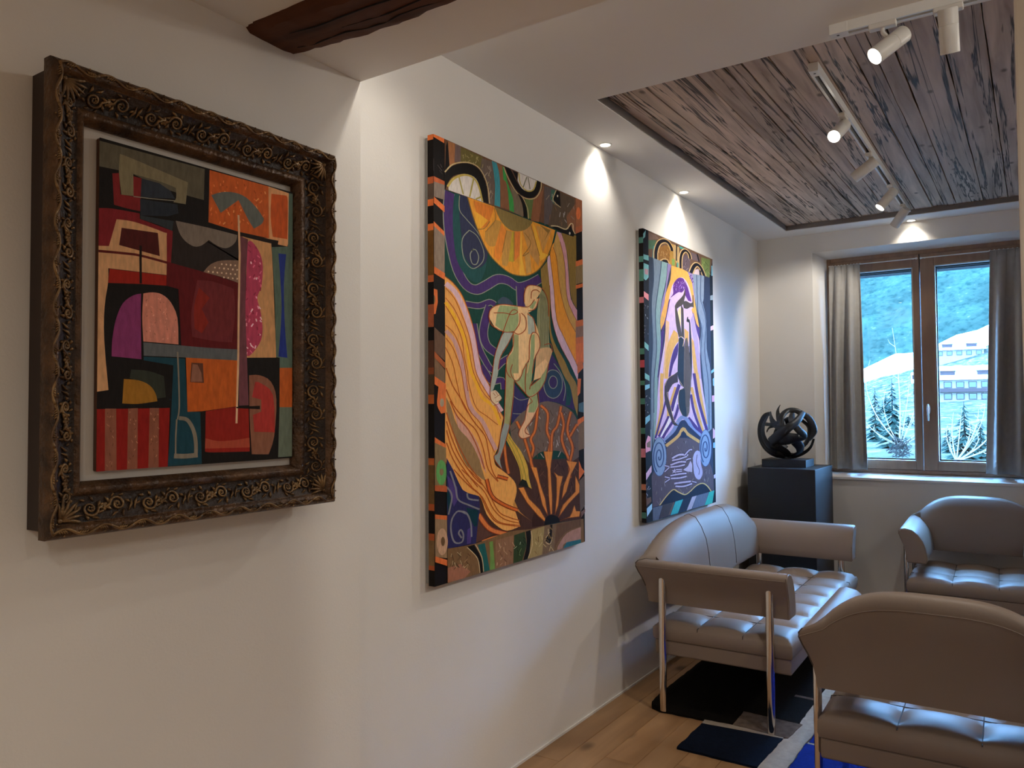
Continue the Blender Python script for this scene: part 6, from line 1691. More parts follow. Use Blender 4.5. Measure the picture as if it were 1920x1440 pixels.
# ------------------------------------------------------------------ ornate frame with the abstract painting
FY0, FY1, FZ0, FZ1 = .753, 1.4975, 1.2005, 2.1462
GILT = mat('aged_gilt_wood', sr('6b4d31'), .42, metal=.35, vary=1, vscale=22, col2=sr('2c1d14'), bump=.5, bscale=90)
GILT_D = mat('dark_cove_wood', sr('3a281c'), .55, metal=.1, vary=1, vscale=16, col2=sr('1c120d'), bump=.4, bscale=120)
GILT_O = mat('rubbed_gilt_ornament', sr('9a7a50'), .36, metal=.5, vary=1, vscale=30, col2=sr('4a3524'), bump=.3, bscale=150)
frame = thing('picture_frame', (XN, FY0, FZ0), 'wide carved dark gilt frame around the abstract painting', 'picture frame')
FW, FH = FY1 - FY0, FZ1 - FZ0
bb = MB()
for a, b in (((0, .013, .013), (.078, .030, FH - .013)), ((0, FW - .030, .013), (.078, FW - .013, FH - .013)), ((0, .030, .013), (.078, FW - .030, .030)), ((0, .030, FH - .030), (.078, FW - .030, FH - .013))): bb.box(a, b)
bb.build('back_box', mat('dark_brown_box', sr('33231c'), .6, vary=.1), frame)
wl, wr, wt, wbm = .083, .116, .106, .106
def corner(cy, cz, f):
    return ((f * wl) if cy == 0 else FW - f * wr, (f * wbm) if cz == 0 else FH - f * wt)
PROF = [(0, .074), (0, .098), (.03, .106), (.09, .1115), (.16, .1115), (.22, .107), (.245, .101), (.27, .099), (.42, .088), (.60, .0795), (.72, .078), (.755, .080), (.79, .083), (.87, .083), (.90, .080), (.94, .073), (1.0, .066), (1.0, .056)]
for (c0, c1) in (((0, 0), (0, 1)), ((0, 1), (1, 1)), ((1, 1), (1, 0)), ((1, 0), (0, 0))):
    rings = []
    for cc in (c0, c1):
        r = []
        for f, d in PROF:
            y, z = corner(*cc, f); r.append((d, y, z))
        rings.append(r)
    mb = MB().loft(rings, closed=False)
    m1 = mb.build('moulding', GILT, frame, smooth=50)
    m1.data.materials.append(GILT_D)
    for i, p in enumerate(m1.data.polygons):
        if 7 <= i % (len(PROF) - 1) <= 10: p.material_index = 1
# carved relief: scroll cartouches in the cove, running vine on the rim
def spiral(cx, cy, r, turns, a0, sgn, n=16): return [(cx + r * (1 - .82 * i / n) * cos(a0 + sgn * 2*pi*turns*i/n), cy + r * (1 - .82 * i / n) * sin(a0 + sgn * 2*pi*turns*i/n)) for i in range(n + 1)]
def scroll_unit(L_, w_):
    mb = MB(); h = .0030
    for s in (-1, 1):
        cx, cy, R_ = s * L_ * .23, s * w_ * .06, w_ * .34
        sp = spiral(cx, cy, R_, 1.55, pi * (1.0 if s > 0 else 0.0), -1, 20)
        stem = [(-s * L_ * .02, -s * w_ * .10)] + sp
        mb.tube([(x_, y_, h) for x_, y_ in stem], [.0034 - .0018 * i / len(stem) for i in range(len(stem))], 6)
        for k in range(7):                                  # acanthus leaves curling off the scroll
            a = pi * (.25 + k * .27) * s + (0 if s > 0 else pi); rr = R_ * (1.0 + .03 * k)
            p0 = Vector((cx + rr * cos(a), cy + rr * sin(a))); tdir = Vector((-sin(a), cos(a))) * s; nd = Vector((cos(a), sin(a))); l = w_ * (.34 - .02 * k)
            p1 = p0 + tdir * l * .5 + nd * l * .22; p2 = p0 + tdir * l * .95 + nd * l * .62
            p1.y = max(-w_ * .52, min(w_ * .52, p1.y)); p2.y = max(-w_ * .54, min(w_ * .54, p2.y))
            mb.tube([(p0.x, p0.y, h * .5), (p1.x, p1.y, h * 1.35), (p2.x, p2.y, h * .55)], [.0016, .0034, .0009], 5)
        for k in range(5):                                  # small rosette inside the scroll
            a = 2*pi*k/5; mb.ball((cx + .0040 * cos(a), cy + .0040 * sin(a), h * .9), .0026, 5, 4, (1, 1, .8))
        mb.tube([(s * L_ * .40, -s * w_ * .30, h * .4), (s * L_ * .46, -s * w_ * .05, h), (s * L_ * .49, s * w_ * .25, h * .4)], [.0010, .0030, .0009], 5)
    for k in range(5):
        a = 2*pi*k/5 + .3; mb.ball((.0060 * cos(a), .0060 * sin(a), h), .0040, 6, 4, (1, 1, .8))
    mb.ball((0, 0, h + .0015), .0030, 6, 4)
    return mb
def vine_unit(L_, w_):
    mb = MB(); h = .0018; n = 14
    pts = [(-L_ / 2 + L_ * i / n, w_ * .34 * sin(2*pi*i/n), h) for i in range(n + 1)]
    mb.tube(pts, [.0018 + .0014 * abs(cos(2*pi*i/n)) for i in range(n + 1)], 6, flat=.7)
    for s in (-1, 1):
        for k in range(4):
            x0 = s * L_ * .25 + (k - 1.5) * L_ * .055; y0 = s * w_ * .08
            mb.tube([(x0, y0, h * .4), (x0 + L_ * .04, y0 - s * w_ * .18, h * 1.2), (x0 + L_ * .08, y0 - s * w_ * .36, h * .5)], [.0008, .0024, .0006], 5)
        mb.ball((s * L_ * .25, s * w_ * .30, h * .6), .0022, 6, 4)
    return mb
def place(unit_mesh, name, origin, along, across, normal, m):
    o = bpy.data.objects.new(name, unit_mesh); COL.objects.link(o); o.parent = frame
    a, c, n = Vector(along), Vector(across), Vector(normal)
    o.matrix_local = Matrix(((a.x, c.x, n.x, origin[0]), (a.y, c.y, n.y, origin[1]), (a.z, c.z, n.z, origin[2]), (0, 0, 0, 1)))
    return o
def unit_data(mb, name, m):
    me = bpy.data.meshes.new(name); me.from_pydata([tuple(v) for v in mb.v], [], mb.f); me.materials.append(m)
    for p in me.polygons: p.use_smooth = True
    return me
SIDES = [('L', wl, FH, 7, 11), ('R', wr, FH, 6, 11), ('T', wt, FW, 5, 9), ('B', wbm, FW, 5, 9)]
for sd, ww, ln, ns, nv in SIDES:
    usable = ln - 2 * ww * .55; su = unit_data(scroll_unit(usable / ns, ww * .46), 'scroll_ornament', GILT_O); vu = unit_data(vine_unit((ln - .02) / nv, ww * .20), 'vine_ornament', GILT_O)
    tl_ = (.088 - .099) / ((.72 - .27) * ww) * 1.5
    slope = math.atan2(.021, (.72 - .27) * ww)
    for (n_, u_, name, f_, d_, start, span, tilt) in ((ns, su, 'scroll_ornament', .50, .0850, ww * .55, usable, slope), (nv, vu, 'vine_ornament', .125, .1112, .01, ln - .02, 0)):
        for k in range(n_):
            t_ = start + span * (k + .5) / n_; cs, sn_ = cos(tilt), sin(tilt)
            if sd == 'L': o_, al, inw = (d_, f_ * ww, t_), (0, 0, 1), Vector((0, 1, 0))
            elif sd == 'R': o_, al, inw = (d_, FW - f_ * ww, t_), (0, 0, -1), Vector((0, -1, 0))
            elif sd == 'T': o_, al, inw = (d_, t_, FH - f_ * ww), (0, 1, 0), Vector((0, 0, -1))
            else: o_, al, inw = (d_, t_, f_ * ww), (0, -1, 0), Vector((0, 0, 1))
            X_ = Vector((1, 0, 0)); nrm = X_ * cs + inw * sn_; al = Vector(al); ac = nrm.cross(al)
            place(u_, name, o_, al, ac, nrm, GILT_O)
# corner leaves
def leaf_unit(r):
    mb = MB()
    for k in range(7):
        a = pi * (.02 + .46 * k / 6 ); pts = [(r * t_ * cos(a + .25 * t_ * (k - 3) / 3), r * t_ * sin(a + .25 * t_ * (k - 3) / 3), .003 + .003 * sin(pi * t_)) for t_ in (0, .3, .6, .85, 1)]
        mb.tube(pts, [.003, .0045, .004, .003, .001], 5)
    mb.ball((0, 0, .004), .006, 8, 5); return mb
lu = unit_data(leaf_unit(.046), 'corner_leaf', GILT_O)
for cy, cz, al, ac in ((0, 0, (0, 1, 0), (0, 0, 1)), (1, 0, (0, -1, 0), (0, 0, 1)), (0, 1, (0, 1, 0), (0, 0, -1)), (1, 1, (0, -1, 0), (0, 0, -1))):
    y, z = corner(cy, cz, .33); place(lu, 'corner_leaf', (.094, y, z), al, ac, (1, 0, 0), GILT_O)
mat_board = mat('warm_white_board', (.66, .62, .57), .8, vary=.03)
bx('backing_board', (.034, .03, .03), (.0555, FW - .03, FH - .03), mat_board, frame)
AY0, AZ0 = .8665, 1.3249
AW, AH = ART_ABSTRACT['W'] * .001, ART_ABSTRACT['H'] * .001
pt = thing('abstract_painting', (XN, AY0, AZ0), 'abstract painting of red, orange and black shapes inside the carved frame', 'painting')
bx('canvas', (.0557, 0, 0), (.0698, AW, AH), mat('canvas_edge_brown', sr('5a3a28'), .7, vary=.3, vscale=12), pt, bevel=.003)
painted_front(ART_ABSTRACT, '141110', PAINT_A, pt, .0700)
# ------------------------------------------------------------------ leather seats
CELL = .2345
SEC = [(0, .505), (.003, .540), (.010, .580), (.023, .620), (.037, .652), (.046, .678), (.046, .692), (.037, .703), (.012, .709), (-.028, .700), (-.060, .672), (-.085, .635), (-.099, .590), (-.106, .545), (-.107, .515), (-.100, .503)]
def make_seat(name, loc, rz, cells, label, cat, group=None, back_seams=()):
    o = thing(name, loc, label, cat, group, rz)
    W = cells * CELL; D = .665; h = W / 2; dcells = 3; dc = D / dcells
    # --- wrap-around back and arms, swept along a U, mitred at the back corners
    st = []   # (x, y, outward vector, scale of outward, k height, seam)
    def kz(t): return 1 + .72 * (1 - abs(2 * t - 1) ** 3.4)
    for i in range(9): st.append((-h, .012 + (D - .05) * i / 8, Vector((-1, 0)), 1, 1))
    st.append((-h, D, Vector((-1, 1)), 1, 1))
    nb = 26
    for i in range(nb + 1):
        t = i / nb; s = .03 + (W - .06) * t; st.append((-h + s, D, Vector((0, 1)), 1, kz(s / W)))
    st.append((h, D, Vector((1, 1)), 1, 1))
    for i in range(9): st.append((h, D - .038 - (D - .05) * i / 8, Vector((1, 0)), 1, 1))
    def sec(x, y, n, k, shrink=0.0):
        cu = -.035; cz = .60; out = []
        for u, z in SEC:
            u2, z2 = cu + (u - cu) * (1 - shrink), cz + (z - cz) * (1 - shrink)
            zz = .505 + (z2 - .505) * k
            out.append((x + n.x * u2, y + n.y * u2, zz))
        return out
    rings = [sec(x, y, n, k) for x, y, n, _, k in st]
    f0 = [sec(-h, .012 - .010, Vector((-1, 0)), 1, .05), sec(-h, .012 - .004, Vector((-1, 0)), 1, .015)]
    f1 = [sec(h, .012 - .004, Vector((1, 0)), 1, .015), sec(h, .012 - .010, Vector((1, 0)), 1, .05)]
    # arms and back are separate upholstered pieces meeting at the mitre seam
    def piece(nm, rr): return MB().loft(rr).build(nm, LEATHER, o, smooth=50)
    arm_a = piece('armrest', f0 + rings[:10]); back = piece('backrest', rings[9:9 + nb + 3]); arm_b = piece('armrest', rings[nb + 11:] + f1)
    def seam_tube(ring, parent, r=.0022, a=1, b=15):
        MB().tube([Vector(p) for p in ring[a:b]], r, 5).build('seam', SEAM, parent)
    seam_tube(rings[9], back, .0025, 2, 15); seam_tube(rings[nb + 11], back, .0025, 2, 15)
    for t in back_seams:
        s = W * t; seam_tube([Vector(p) + Vector((0, -.0006, .0006)) for p in sec(-h + s, D, Vector((0, 1)), kz(t))], back, .0018, 5, 15)
    for rr, par in ((rings[:10], arm_a), (rings[9:nb + 12], back), (rings[nb + 11:], arm_b)):
        MB().tube([r_[5] for r_ in rr], .0020, 6).build('piping', LEATHER, par, smooth=60)
    for rr, par in ((f0[1], arm_a), (f1[0], arm_b)):
        MB().tube([rr[i % 16] for i in range(17)], .0022, 5).build('piping', LEATHER, par, smooth=60)
    # --- tufted cushion
    n = 11; nx, ny = cells * n, dcells * n; yb = D - .03; V = []; F = []
    zt = .408
    def hgt(i, j):
        u = (i % n) / n; v = (j % n) / n
        e = 1.0
        return zt + .026 * (abs(sin(pi * u)) ** .6) * (abs(sin(pi * v)) ** .6)
    for j in range(ny + 1):
        for i in range(nx + 1):
            x = -h + W * i / nx; y = yb * j / ny; z = hgt(i, j)
            edge = min(i, nx - i, j, ny - j)
            if edge == 0: z -= .012
            V.append((x, y, z))
    for j in range(ny):
        for i in range(nx): a = j * (nx + 1) + i; F.append((a, a + 1, a + nx + 2, a + nx + 1))
    rim = [i for i in range(nx + 1)] + [j * (nx + 1) + nx for j in range(1, ny + 1)] + [ny * (nx + 1) + i for i in range(nx - 1, -1, -1)] + [j * (nx + 1) for j in range(ny - 1, 0, -1)]
    prev = rim
    for off, z in ((.006, .388), (.007, .350), (.002, .333)):
        cur = []
        for r_ in rim:
            x, y, _ = V[r_]; dx = -off if abs(x + h) < 1e-6 else (off if abs(x - h) < 1e-6 else 0); dy = -off if abs(y) < 1e-6 else (off if abs(y - yb) < 1e-6 else 0)
            V.append((x + dx, y + dy, z)); cur.append(len(V) - 1)
        m_ = len(rim)
        for q in range(m_): F.append((prev[q], cur[q], cur[(q + 1) % m_], prev[(q + 1) % m_]))
        prev = cur
    F.append(tuple(reversed(prev)))
    cu = MB().add(V, F).build('seat_cushion', LEATHER, o, smooth=45)
    for i in range(1, cells):
        x = -h + CELL * i
        MB().tube([(x, -.004, .386), (x, .0, zt - .004)] + [(x, yb * j / 12, zt + .0012) for j in range(1, 12)] + [(x, yb, zt - .004)], .0019, 5).build('seam', SEAM, cu)
    for j in range(1, dcells):
        y = yb * j / dcells
        MB().tube([(-h - .004, y, .386), (-h, y, zt - .004)] + [(-h + W * k / 24, y, zt + .0012) for k in range(1, 24)] + [(h, y, zt - .004), (h + .004, y, .386)], .0019, 5).build('seam', SEAM, cu)
    mb = MB(); mb.box((-h + .001, .001, .262), (h - .001, yb - .001, .331)); mb.build('seat_base', LEATHER, o, bevel=.008, seg=3)
    mb = MB().box((-h + .004, .004, .3295), (h - .004, yb - .004, .3345)); mb.build('base_seam', SEAM, o)
    # --- chrome legs fixed to the outside of the arms
    for s in (-1, 1):
        for y in (.087, .590):
            rg = []
            for z, a, b in ((0, .015, .010), (.004, .0165, .0115), (.12, .0175, .0125), (.40, .0185, .0135), (.625, .0185, .0135), (.642, .0165, .0125), (.652, .010, .008), (.655, .003, .003)):
                rg.append([(s * (h + .0135) + b * cos(2*pi*k/14), y + a * sin(2*pi*k/14), z) for k in range(14)])
            MB().loft(rg).build('leg', CHROME, o, smooth=50)
    # frame rails under the seat tie the legs together
    for y in (.087, .590):
        MB().box((-h - .006, y - .012, .285), (h + .006, y + .012, .300)).build('cross_rail', CHROME, o)
    return o
make_seat('sofa', (-.930, 4.365, .0102), RAD(90 + 1.0), 7, 'long taupe leather sofa with chrome legs under the two canvases', 'sofa', back_seams=(.36, .64))
make_seat('armchair', (-.295, 3.425, .0102), RAD(180 + 1.5), 3, 'taupe leather armchair seen from behind, facing the window', 'armchair', 'leather armchairs')
make_seat('armchair', (-.320, 5.290, 0), RAD(2.0), 3, 'taupe leather armchair standing under the window, facing the room', 'armchair', 'leather armchairs')

# ------------------------------------------------------------------ rug of sewn patches
RB = mat('rug_black', sr('15120f'), .95, spec=.1, vary=.2, vscale=40, bump=.4, bscale=260); RN = mat('rug_navy', sr('0c1526'), .95, spec=.1, vary=.2, vscale=40, bump=.4, bscale=260)
RG = mat('rug_grey', sr('6a5c52'), .95, spec=.1, vary=.3, vscale=30, bump=.4, bscale=260); RC = mat('rug_cream', sr('b0a496'), .95, spec=.1, vary=.1, vscale=40, bump=.4, bscale=260); RU = mat('rug_blue', sr('142a8c'), .95, spec=.1, vary=.15, vscale=40, bump=.4, bscale=260)
RX, RY = -1.05, 4.0
rug = thing('rug', (RX, RY, 0), 'patchwork rug of black, navy, blue and cream wool under the seats', 'rug')
random.seed(9)
def patch(poly, m, hh=.010):
    P = []
    for i, p in enumerate(poly):
        q = poly[(i + 1) % len(poly)]; n = max(1, int(math.hypot(q[0] - p[0], q[1] - p[1]) / .03))
        for k in range(n):
            j = .0022 if k else .0
            P.append((p[0] + (q[0] - p[0]) * k / n + random.uniform(-j, j) - RX, p[1] + (q[1] - p[1]) * k / n + random.uniform(-j, j) - RY))
    MB().prism(P, .0004, hh).build('patch', m, rug)
patch([(-1.525, 3.520), (-1.572, 3.540), (-1.600, 3.600), (-1.612, 3.72), (-1.618, 4.30), (-1.62, 5.26), (-.932, 5.26), (-.932, 3.716), (-1.190, 3.726), (-1.181, 3.541), (-1.306, 3.530)], RB)
patch([(-1.187, 3.723), (-.916, 3.711), (-.932, 3.525), (-1.179, 3.539)], RG)
patch([(-1.306, 3.527), (-1.18, 3.537), (-.95, 3.523), (-.948, 3.514), (-1.302, 3.484)], RC)
patch([(-1.302, 3.180), (-.962, 3.182), (-.948, 3.511), (-1.303, 3.481)], RN)
patch([(-.960, 3.184), (-.960, 2.60), (-.862, 2.60), (-.856, 3.52), (-.848, 3.62), (-.86, 4.25), (-.929, 4.25), (-.929, 3.72), (-.913, 3.71), (-.930, 3.522), (-.946, 3.512)], RC, .010)
patch([(-.858, 2.60), (.15, 2.60), (.15, 3.515), (-.853, 3.515)], RU)
patch([(-.846, 3.535), (-.10, 3.535), (-.10, 4.25), (-.857, 4.25), (-.846, 3.62)], RU, .010)
patch([(-.848, 3.517), (-.10, 3.517), (-.10, 3.533), (-.848, 3.533)], RC, .009)
patch([(-.929, 4.253), (-.10, 4.253), (-.10, 5.26), (-.929, 5.26)], RB)
patch([(-1.035, 4.048), (-.934, 4.044), (-.934, 4.072), (-1.035, 4.076)], RG, .0101)

# ------------------------------------------------------------------ plinth and sculpture
tag(MB().box((-.2275, -.265, 0), (.2275, .265, 1.025)).build('plinth', BLACK, bevel=.002), 'tall black plinth in the corner under the twisted sculpture', 'plinth').location = (-1.4725, 5.766, 0)
sc = thing('sculpture', (-1.4935, 5.78, 1.025), 'black sculpture of twisted metal ribbons forming a ball on a square base', 'sculpture')
bx('base', (-.152, -.12, 0), (.152, .12, .052), BLACK, sc, bevel=.002)
MB().cyl((-.0, 0, .050), (-.0, 0, .078), .030, 14).build('stem', BRONZE, sc, smooth=40)
SCL = .000406; R0 = .196
def rib(pts, ws, sgn=1, thick=.34, face=0.):
    P = []
    for q in pts:
        gx_, gz_ = (q[0] - 690) * SCL, (640 - q[1]) * SCL
        rr = math.hypot(gx_, gz_); dpt = math.sqrt(max(R0 ** 2 - rr ** 2, .0004)) * (q[2] if len(q) > 2 else sgn)
        P.append(Vector((gx_, -dpt, gz_)))
    C = catmull([tuple(p) for p in P], 6); n = len(C); rings = []
    for i, p in enumerate(C):
        f = i / (n - 1) * (len(ws) - 1); k = min(int(f), len(ws) - 2); w_ = (ws[k] + (ws[k + 1] - ws[k]) * (f - k)) * SCL * 1.5
        t = (C[min(i + 1, n - 1)] - C[max(i - 1, 0)]).normalized(); nr = p.normalized() if p.length > .02 else Vector((0, -1, 0))
        nr = nr * (1 - face) + Vector((0, -1, 0)) * face; nr = (nr - t * nr.dot(t)).normalized(); a = t.cross(nr)
        ring = [(p + a * (w_ / 2 * cos(2*pi*j/10)) + nr * (w_ / 2 * thick * sin(2*pi*j/10)) + Vector((0, 0, .240))) for j in range(10)]
        rings.append(ring)
    MB().loft(rings).build('ribbon', BRONZE, sc, smooth=60)
rib([(430, 300, .3), (300, 350, .4), (225, 520, .2), (240, 720, .3), (330, 890, .3), (480, 1000, .3), (690, 1052, .2)], [40, 62, 80, 90, 105, 105, 80], face=.75)
rib([(420, 335, .8), (345, 500, .8), (345, 680, .8), (420, 850, .7), (560, 940, .6)], [20, 50, 62, 90, 90], face=.4)
rib([(425, 268, .6), (470, 370, .7), (550, 470, .8), (700, 560, .9), (800, 620, 1)], [14, 48, 70, 85, 70])
rib([(577, 150, .4), (560, 240, .5), (595, 350, .6), (680, 470, .8), (740, 620, .9)], [10, 36, 55, 90, 80])
rib([(670, 520, .9), (672, 360, .8), (740, 258, .6), (860, 250, .5), (960, 310, .4), (1050, 370, .3), (1115, 480, .2), (1140, 620, .1), (1075, 775, .3)], [60, 80, 66, 66, 70, 80, 84, 80, 20], face=.6)
rib([(985, 275, .6), (930, 430, .8), (800, 560, .95), (650, 690, .95), (500, 800, .9)], [60, 80, 100, 120, 110])
rib([(760, 280, -.3), (790, 400, .2), (880, 490, .7), (970, 600, .8), (1040, 690, .7), (940, 750, .8)], [40, 85, 95, 85, 80, 60])
rib([(1130, 745, -.1), (1080, 880, -.1), (980, 980, -.1), (830, 1040, 0), (700, 1052, 0)], [26, 30, 40, 64, 90], face=.7)
rib([(560, 770, .8), (680, 740, .9), (820, 730, .9), (950, 720, .8)], [90, 150, 140, 90])
rib([(890, 780, .7), (945, 880, .6), (915, 980, .5), (760, 1045, .4)], [110, 105, 95, 80])
rib([(480, 830, .7), (590, 880, .7), (690, 960, .6), (730, 1050, .4)], [120, 130, 120, 90])
rib([(290, 780, .5), (390, 880, .5), (540, 960, .5)], [80, 120, 120], face=.6)
rib([(520, 640, -.5), (550, 550, -.5), (640, 530, -.5), (600, 640, -.4), (520, 690, -.5)], [26, 34, 34, 30, 26])
rib([(365, 490, .6), (480, 490, .8), (650, 455, .9)], [46, 42, 50]); rib([(370, 620, .4), (450, 545, .6), (620, 500, .8)], [34, 34, 50])
rib([(780, 410, -.6), (640, 420, -.8), (480, 560, -.8), (430, 760, -.7), (600, 930, -.6)], [60, 90, 100, 100, 80])
rib([(870, 420, -.6), (1000, 560, -.7), (960, 800, -.7), (820, 960, -.6)], [60, 90, 90, 70])
# ------------------------------------------------------------------ the valley outside
SNOW = mat('snow', (.80, .82, .84), .8, spec=0., vary=.05, vscale=.05)
def terrain_mat(name, c_dark, c_mid, c_snow, snow_amt, scale):
    m, nt, b, N, L = new_mat(name)
    g = N('ShaderNodeNewGeometry'); mp = N('ShaderNodeMapping'); mp.inputs['Scale'].default_value = (1, .35, 1.6); L(g.outputs['Position'], mp.inputs[0])
    n = N('ShaderNodeTexNoise'); n.inputs['Scale'].default_value = scale; n.inputs['Detail'].default_value = 9; n.inputs['Roughness'].default_value = .68; L(mp.outputs[0], n.inputs['Vector'])
    r = N('ShaderNodeValToRGB'); e = r.color_ramp.elements
    e[0].position = .34; e[0].color = (*c_dark, 1); e[1].position = .52; e[1].color = (*c_mid, 1)
    x = r.color_ramp.elements.new(.66 - snow_amt); x.color = (*c_mid, 1); x = r.color_ramp.elements.new(.74 - snow_amt); x.color = (*c_snow, 1)
    L(n.outputs[0], r.inputs[0])
    n2 = N('ShaderNodeTexNoise'); n2.inputs['Scale'].default_value = scale * .16; n2.inputs['Detail'].default_value = 4; L(g.outputs['Position'], n2.inputs['Vector'])
    mx = N('ShaderNodeMix'); mx.data_type = 'RGBA'; mx.blend_type = 'MULTIPLY'; mx.inputs[0].default_value = .75
    r2 = N('ShaderNodeValToRGB'); r2.color_ramp.elements[0].position = .35; r2.color_ramp.elements[0].color = (.5, .5, .55, 1); r2.color_ramp.elements[1].position = .65
    L(n2.outputs[0], r2.inputs[0]); L(r.outputs[0], mx.inputs[6]); L(r2.outputs[0], mx.inputs[7]); L(mx.outputs[2], b.inputs['Base Color'])
    b.inputs['Roughness'].default_value = .9; b.inputs['Specular IOR Level'].default_value = 0; return m
FOREST = terrain_mat('hazed_winter_forest', (.0085, .0190, .0150), (.0210, .0340, .0250), (.060, .062, .045), .05, .30)  # muted forest colours stand in for haze over the mountain
SCRUB = terrain_mat('hazed_snowy_scrub', (.020, .028, .022), (.054, .051, .040), (.13, .115, .10), .12, .5)  # haze put into the colour: scrub and snow tones kept close
from mathutils import noise as mnoise
def lerp_tab(tab, t):
    for (a, va), (b, vb) in zip(tab, tab[1:]):
        if t <= b: return va + (vb - va) * max(0, (t - a) / (b - a))
    return tab[-1][1]
E0 = CAM_H
# one continuous slope: valley floor, snow meadow, then steep forest
PROFILE = [(7, -6.5), (20, -5.0), (45, -3.4), (80, -2.6), (160, -.8), (235, 1.0), (300, 10.5), (335, 16.0), (382, 25.5), (440, 62.0), (560, 135.0), (700, 190.0), (1000, 215.0)]
TILT = [(7, 0), (160, .02), (235, .06), (300, .22), (335, .31), (382, .34), (620, .20), (1000, .1)]
ROUGH = [(7, .3), (60, .9), (300, .9), (335, .5), (382, .6), (440, 7), (620, 22), (1000, 30)]
def ground(x, y):
    n = mnoise.noise((x * .012, y * .012, 1)) + .45 * mnoise.noise((x * .04, y * .04, 5))
    return E0 + lerp_tab(PROFILE, y) + lerp_tab(TILT, y) * (x + .10 * y) + lerp_tab(ROUGH, y) * n
for nm_, x0_, x1_, y0_, y1_, nx_, ny_, m_ in (('ground_valley', -230, 120, 7, 335, 70, 64, SCRUB), ('ground_meadow', -260, 140, 335, 382, 60, 12, SNOW), ('ground_mountain', -620, 420, 382, 1000, 130, 90, FOREST)):
    V = []; F = []
    for j in range(ny_ + 1):
        for i in range(nx_ + 1):
            x = x0_ + (x1_ - x0_) * i / nx_; y = y0_ + (y1_ - y0_) * j / ny_
            y += (11 * mnoise.noise((x * .045, 0, 7)) + 5 * mnoise.noise((x * .15, 0, 2))) * max(0, 1 - abs(y - (335 if y < 358 else 382)) / 23); V.append((x, y, ground(x, y)))
    for j in range(ny_):
        for i in range(nx_): q = j * (nx_ + 1) + i; F.append((q, q + 1, q + nx_ + 2, q + nx_ + 1))
    struct(MB().add(V, F).build(nm_, m_, smooth=180))
# spruces
SPRUCE = mat('spruce_needles', (.0095, .0175, .0135), .9, spec=0., vary=.5, vscale=1.5)
BARK = mat('grey_bark', (.014, .012, .011), .9, spec=0., vary=.3, vscale=10)
TWIG = mat('pale_frosted_twigs', (.11, .082, .060), .8, spec=0., vary=.2, vscale=10)
def spruce(x, y, z0, hgt_, r, seed, label):
    random.seed(seed); o = thing('spruce_tree', (x, y, z0), label, 'tree', 'spruces in the valley')
    MB().tube([(0, 0, -.5), (0, 0, hgt_ * .5), (0, 0, hgt_)], [r * .07, r * .045, .01], 7).build('trunk', BARK, o)
    mb = MB(); tiers = 16
    for k in range(tiers):
        f = k / tiers; z = hgt_ * (.08 + .90 * f); rr = r * (1 - f) ** .85 + .12; nb_ = max(6, int(17 * (1 - f * .6)))
        for q in range(nb_):
            a = 2*pi*(q + random.random() * .7) / nb_; l = rr * random.uniform(.7, 1.12); dz = -l * random.uniform(.18, .42)
            c, s = cos(a), sin(a); wv = l * .22; zz = z + random.uniform(-.03, .03) * hgt_
            mb.add([(0, 0, zz + .1), (c*l*.55 - s*wv, s*l*.55 + c*wv, zz + dz*.45), (c*l, s*l, zz + dz), (c*l*.55 + s*wv, s*l*.55 - c*wv, zz + dz*.45), (c*l*.5, s*l*.5, zz + dz*.3 + l*.10)], [(0, 1, 4), (1, 2, 4), (2, 3, 4), (3, 0, 4), (0, 3, 2, 1)])
    mb.build('foliage', SPRUCE, o)
for X_, Y, zt_, zb_, r, lab in ((-8.65, 62, 2.0, -4.4, 1.75, 'tall dark spruce standing behind the bare shrub in the valley'), (-3.37, 50, .25, -3.9, 1.55, 'dark spruce below the white row house'), (-2.82, 54, -.8, -4.0, 1.3, 'short spruce beside the spruce below the row house'), (-11.04, 70, 1.5, -3.6, 1.3, 'spruce half hidden by the curtain beside the plinth'), (-4.85, 58, -1.3, -3.8, 1.1, 'small spruce at the window mullion below the row house'), (-11.66, 95, -.9, -3.4, 1.5, 'small far spruce between the tall spruce and the mullion'), (-21.94, 150, 2.2, -3.0, 2.6, 'distant spruce rising behind the tall dark spruce')):
    spruce(X_, Y, E0 + zb_ - 1.2, zt_ - zb_ + 1.2, r, int(Y * 7 + r * 10), lab)
# bare shrubs close to the window
def shrub(x, y, z0, stems, label):
    o = thing('bare_shrub', (x, y, z0), label, 'shrub', 'bare shrubs outside the window')
    for (dx, dy, hh, bend, r) in stems:
        pts = catmull([(0, 0, 0), (dx * .25 + bend, dy * .3, hh * .35), (dx * .6 + bend, dy * .6, hh * .7), (dx, dy, hh)], 5); n = len(pts)
        mb = MB(); mb.tube([tuple(p) for p in pts], [r * (1 - .8 * i / n) for i in range(n)], 6)
        for k in range(4, n - 2, 2):
            p = pts[k]; sg = 1 if k % 4 else -1; l = hh * .07
            mb.tube([tuple(p), (p.x + sg * l * .6, p.y, p.z + l * .5), (p.x + sg * l * .8, p.y, p.z + l)], [r * .4, r * .3, r * .12], 5)
        mb.build('branch', TWIG, o)
random.seed(2)
Y1_ = 13.0; x1_ = -1.72
shrub(x1_, Y1_, E0 - .60, [(-.07, 0, 1.78, .03, .012), (-.42, .2, 1.32, -.22, .010), (.14, .1, 1.06, .03, .010), (.25, 0, .74, .05, .010), (-.34, 0, .32, -.14, .009), (.32, .2, .36, .14, .009), (.20, .2, .46, .14, .009), (-.46, .1, .58, -.22, .009), (.34, .1, 1.00, .08, .009), (-.20, .1, .85, -.10, .008), (.10, 0, .60, -.03, .008)], 'bare shrub with tall upright frosted twigs behind the sash without handle')
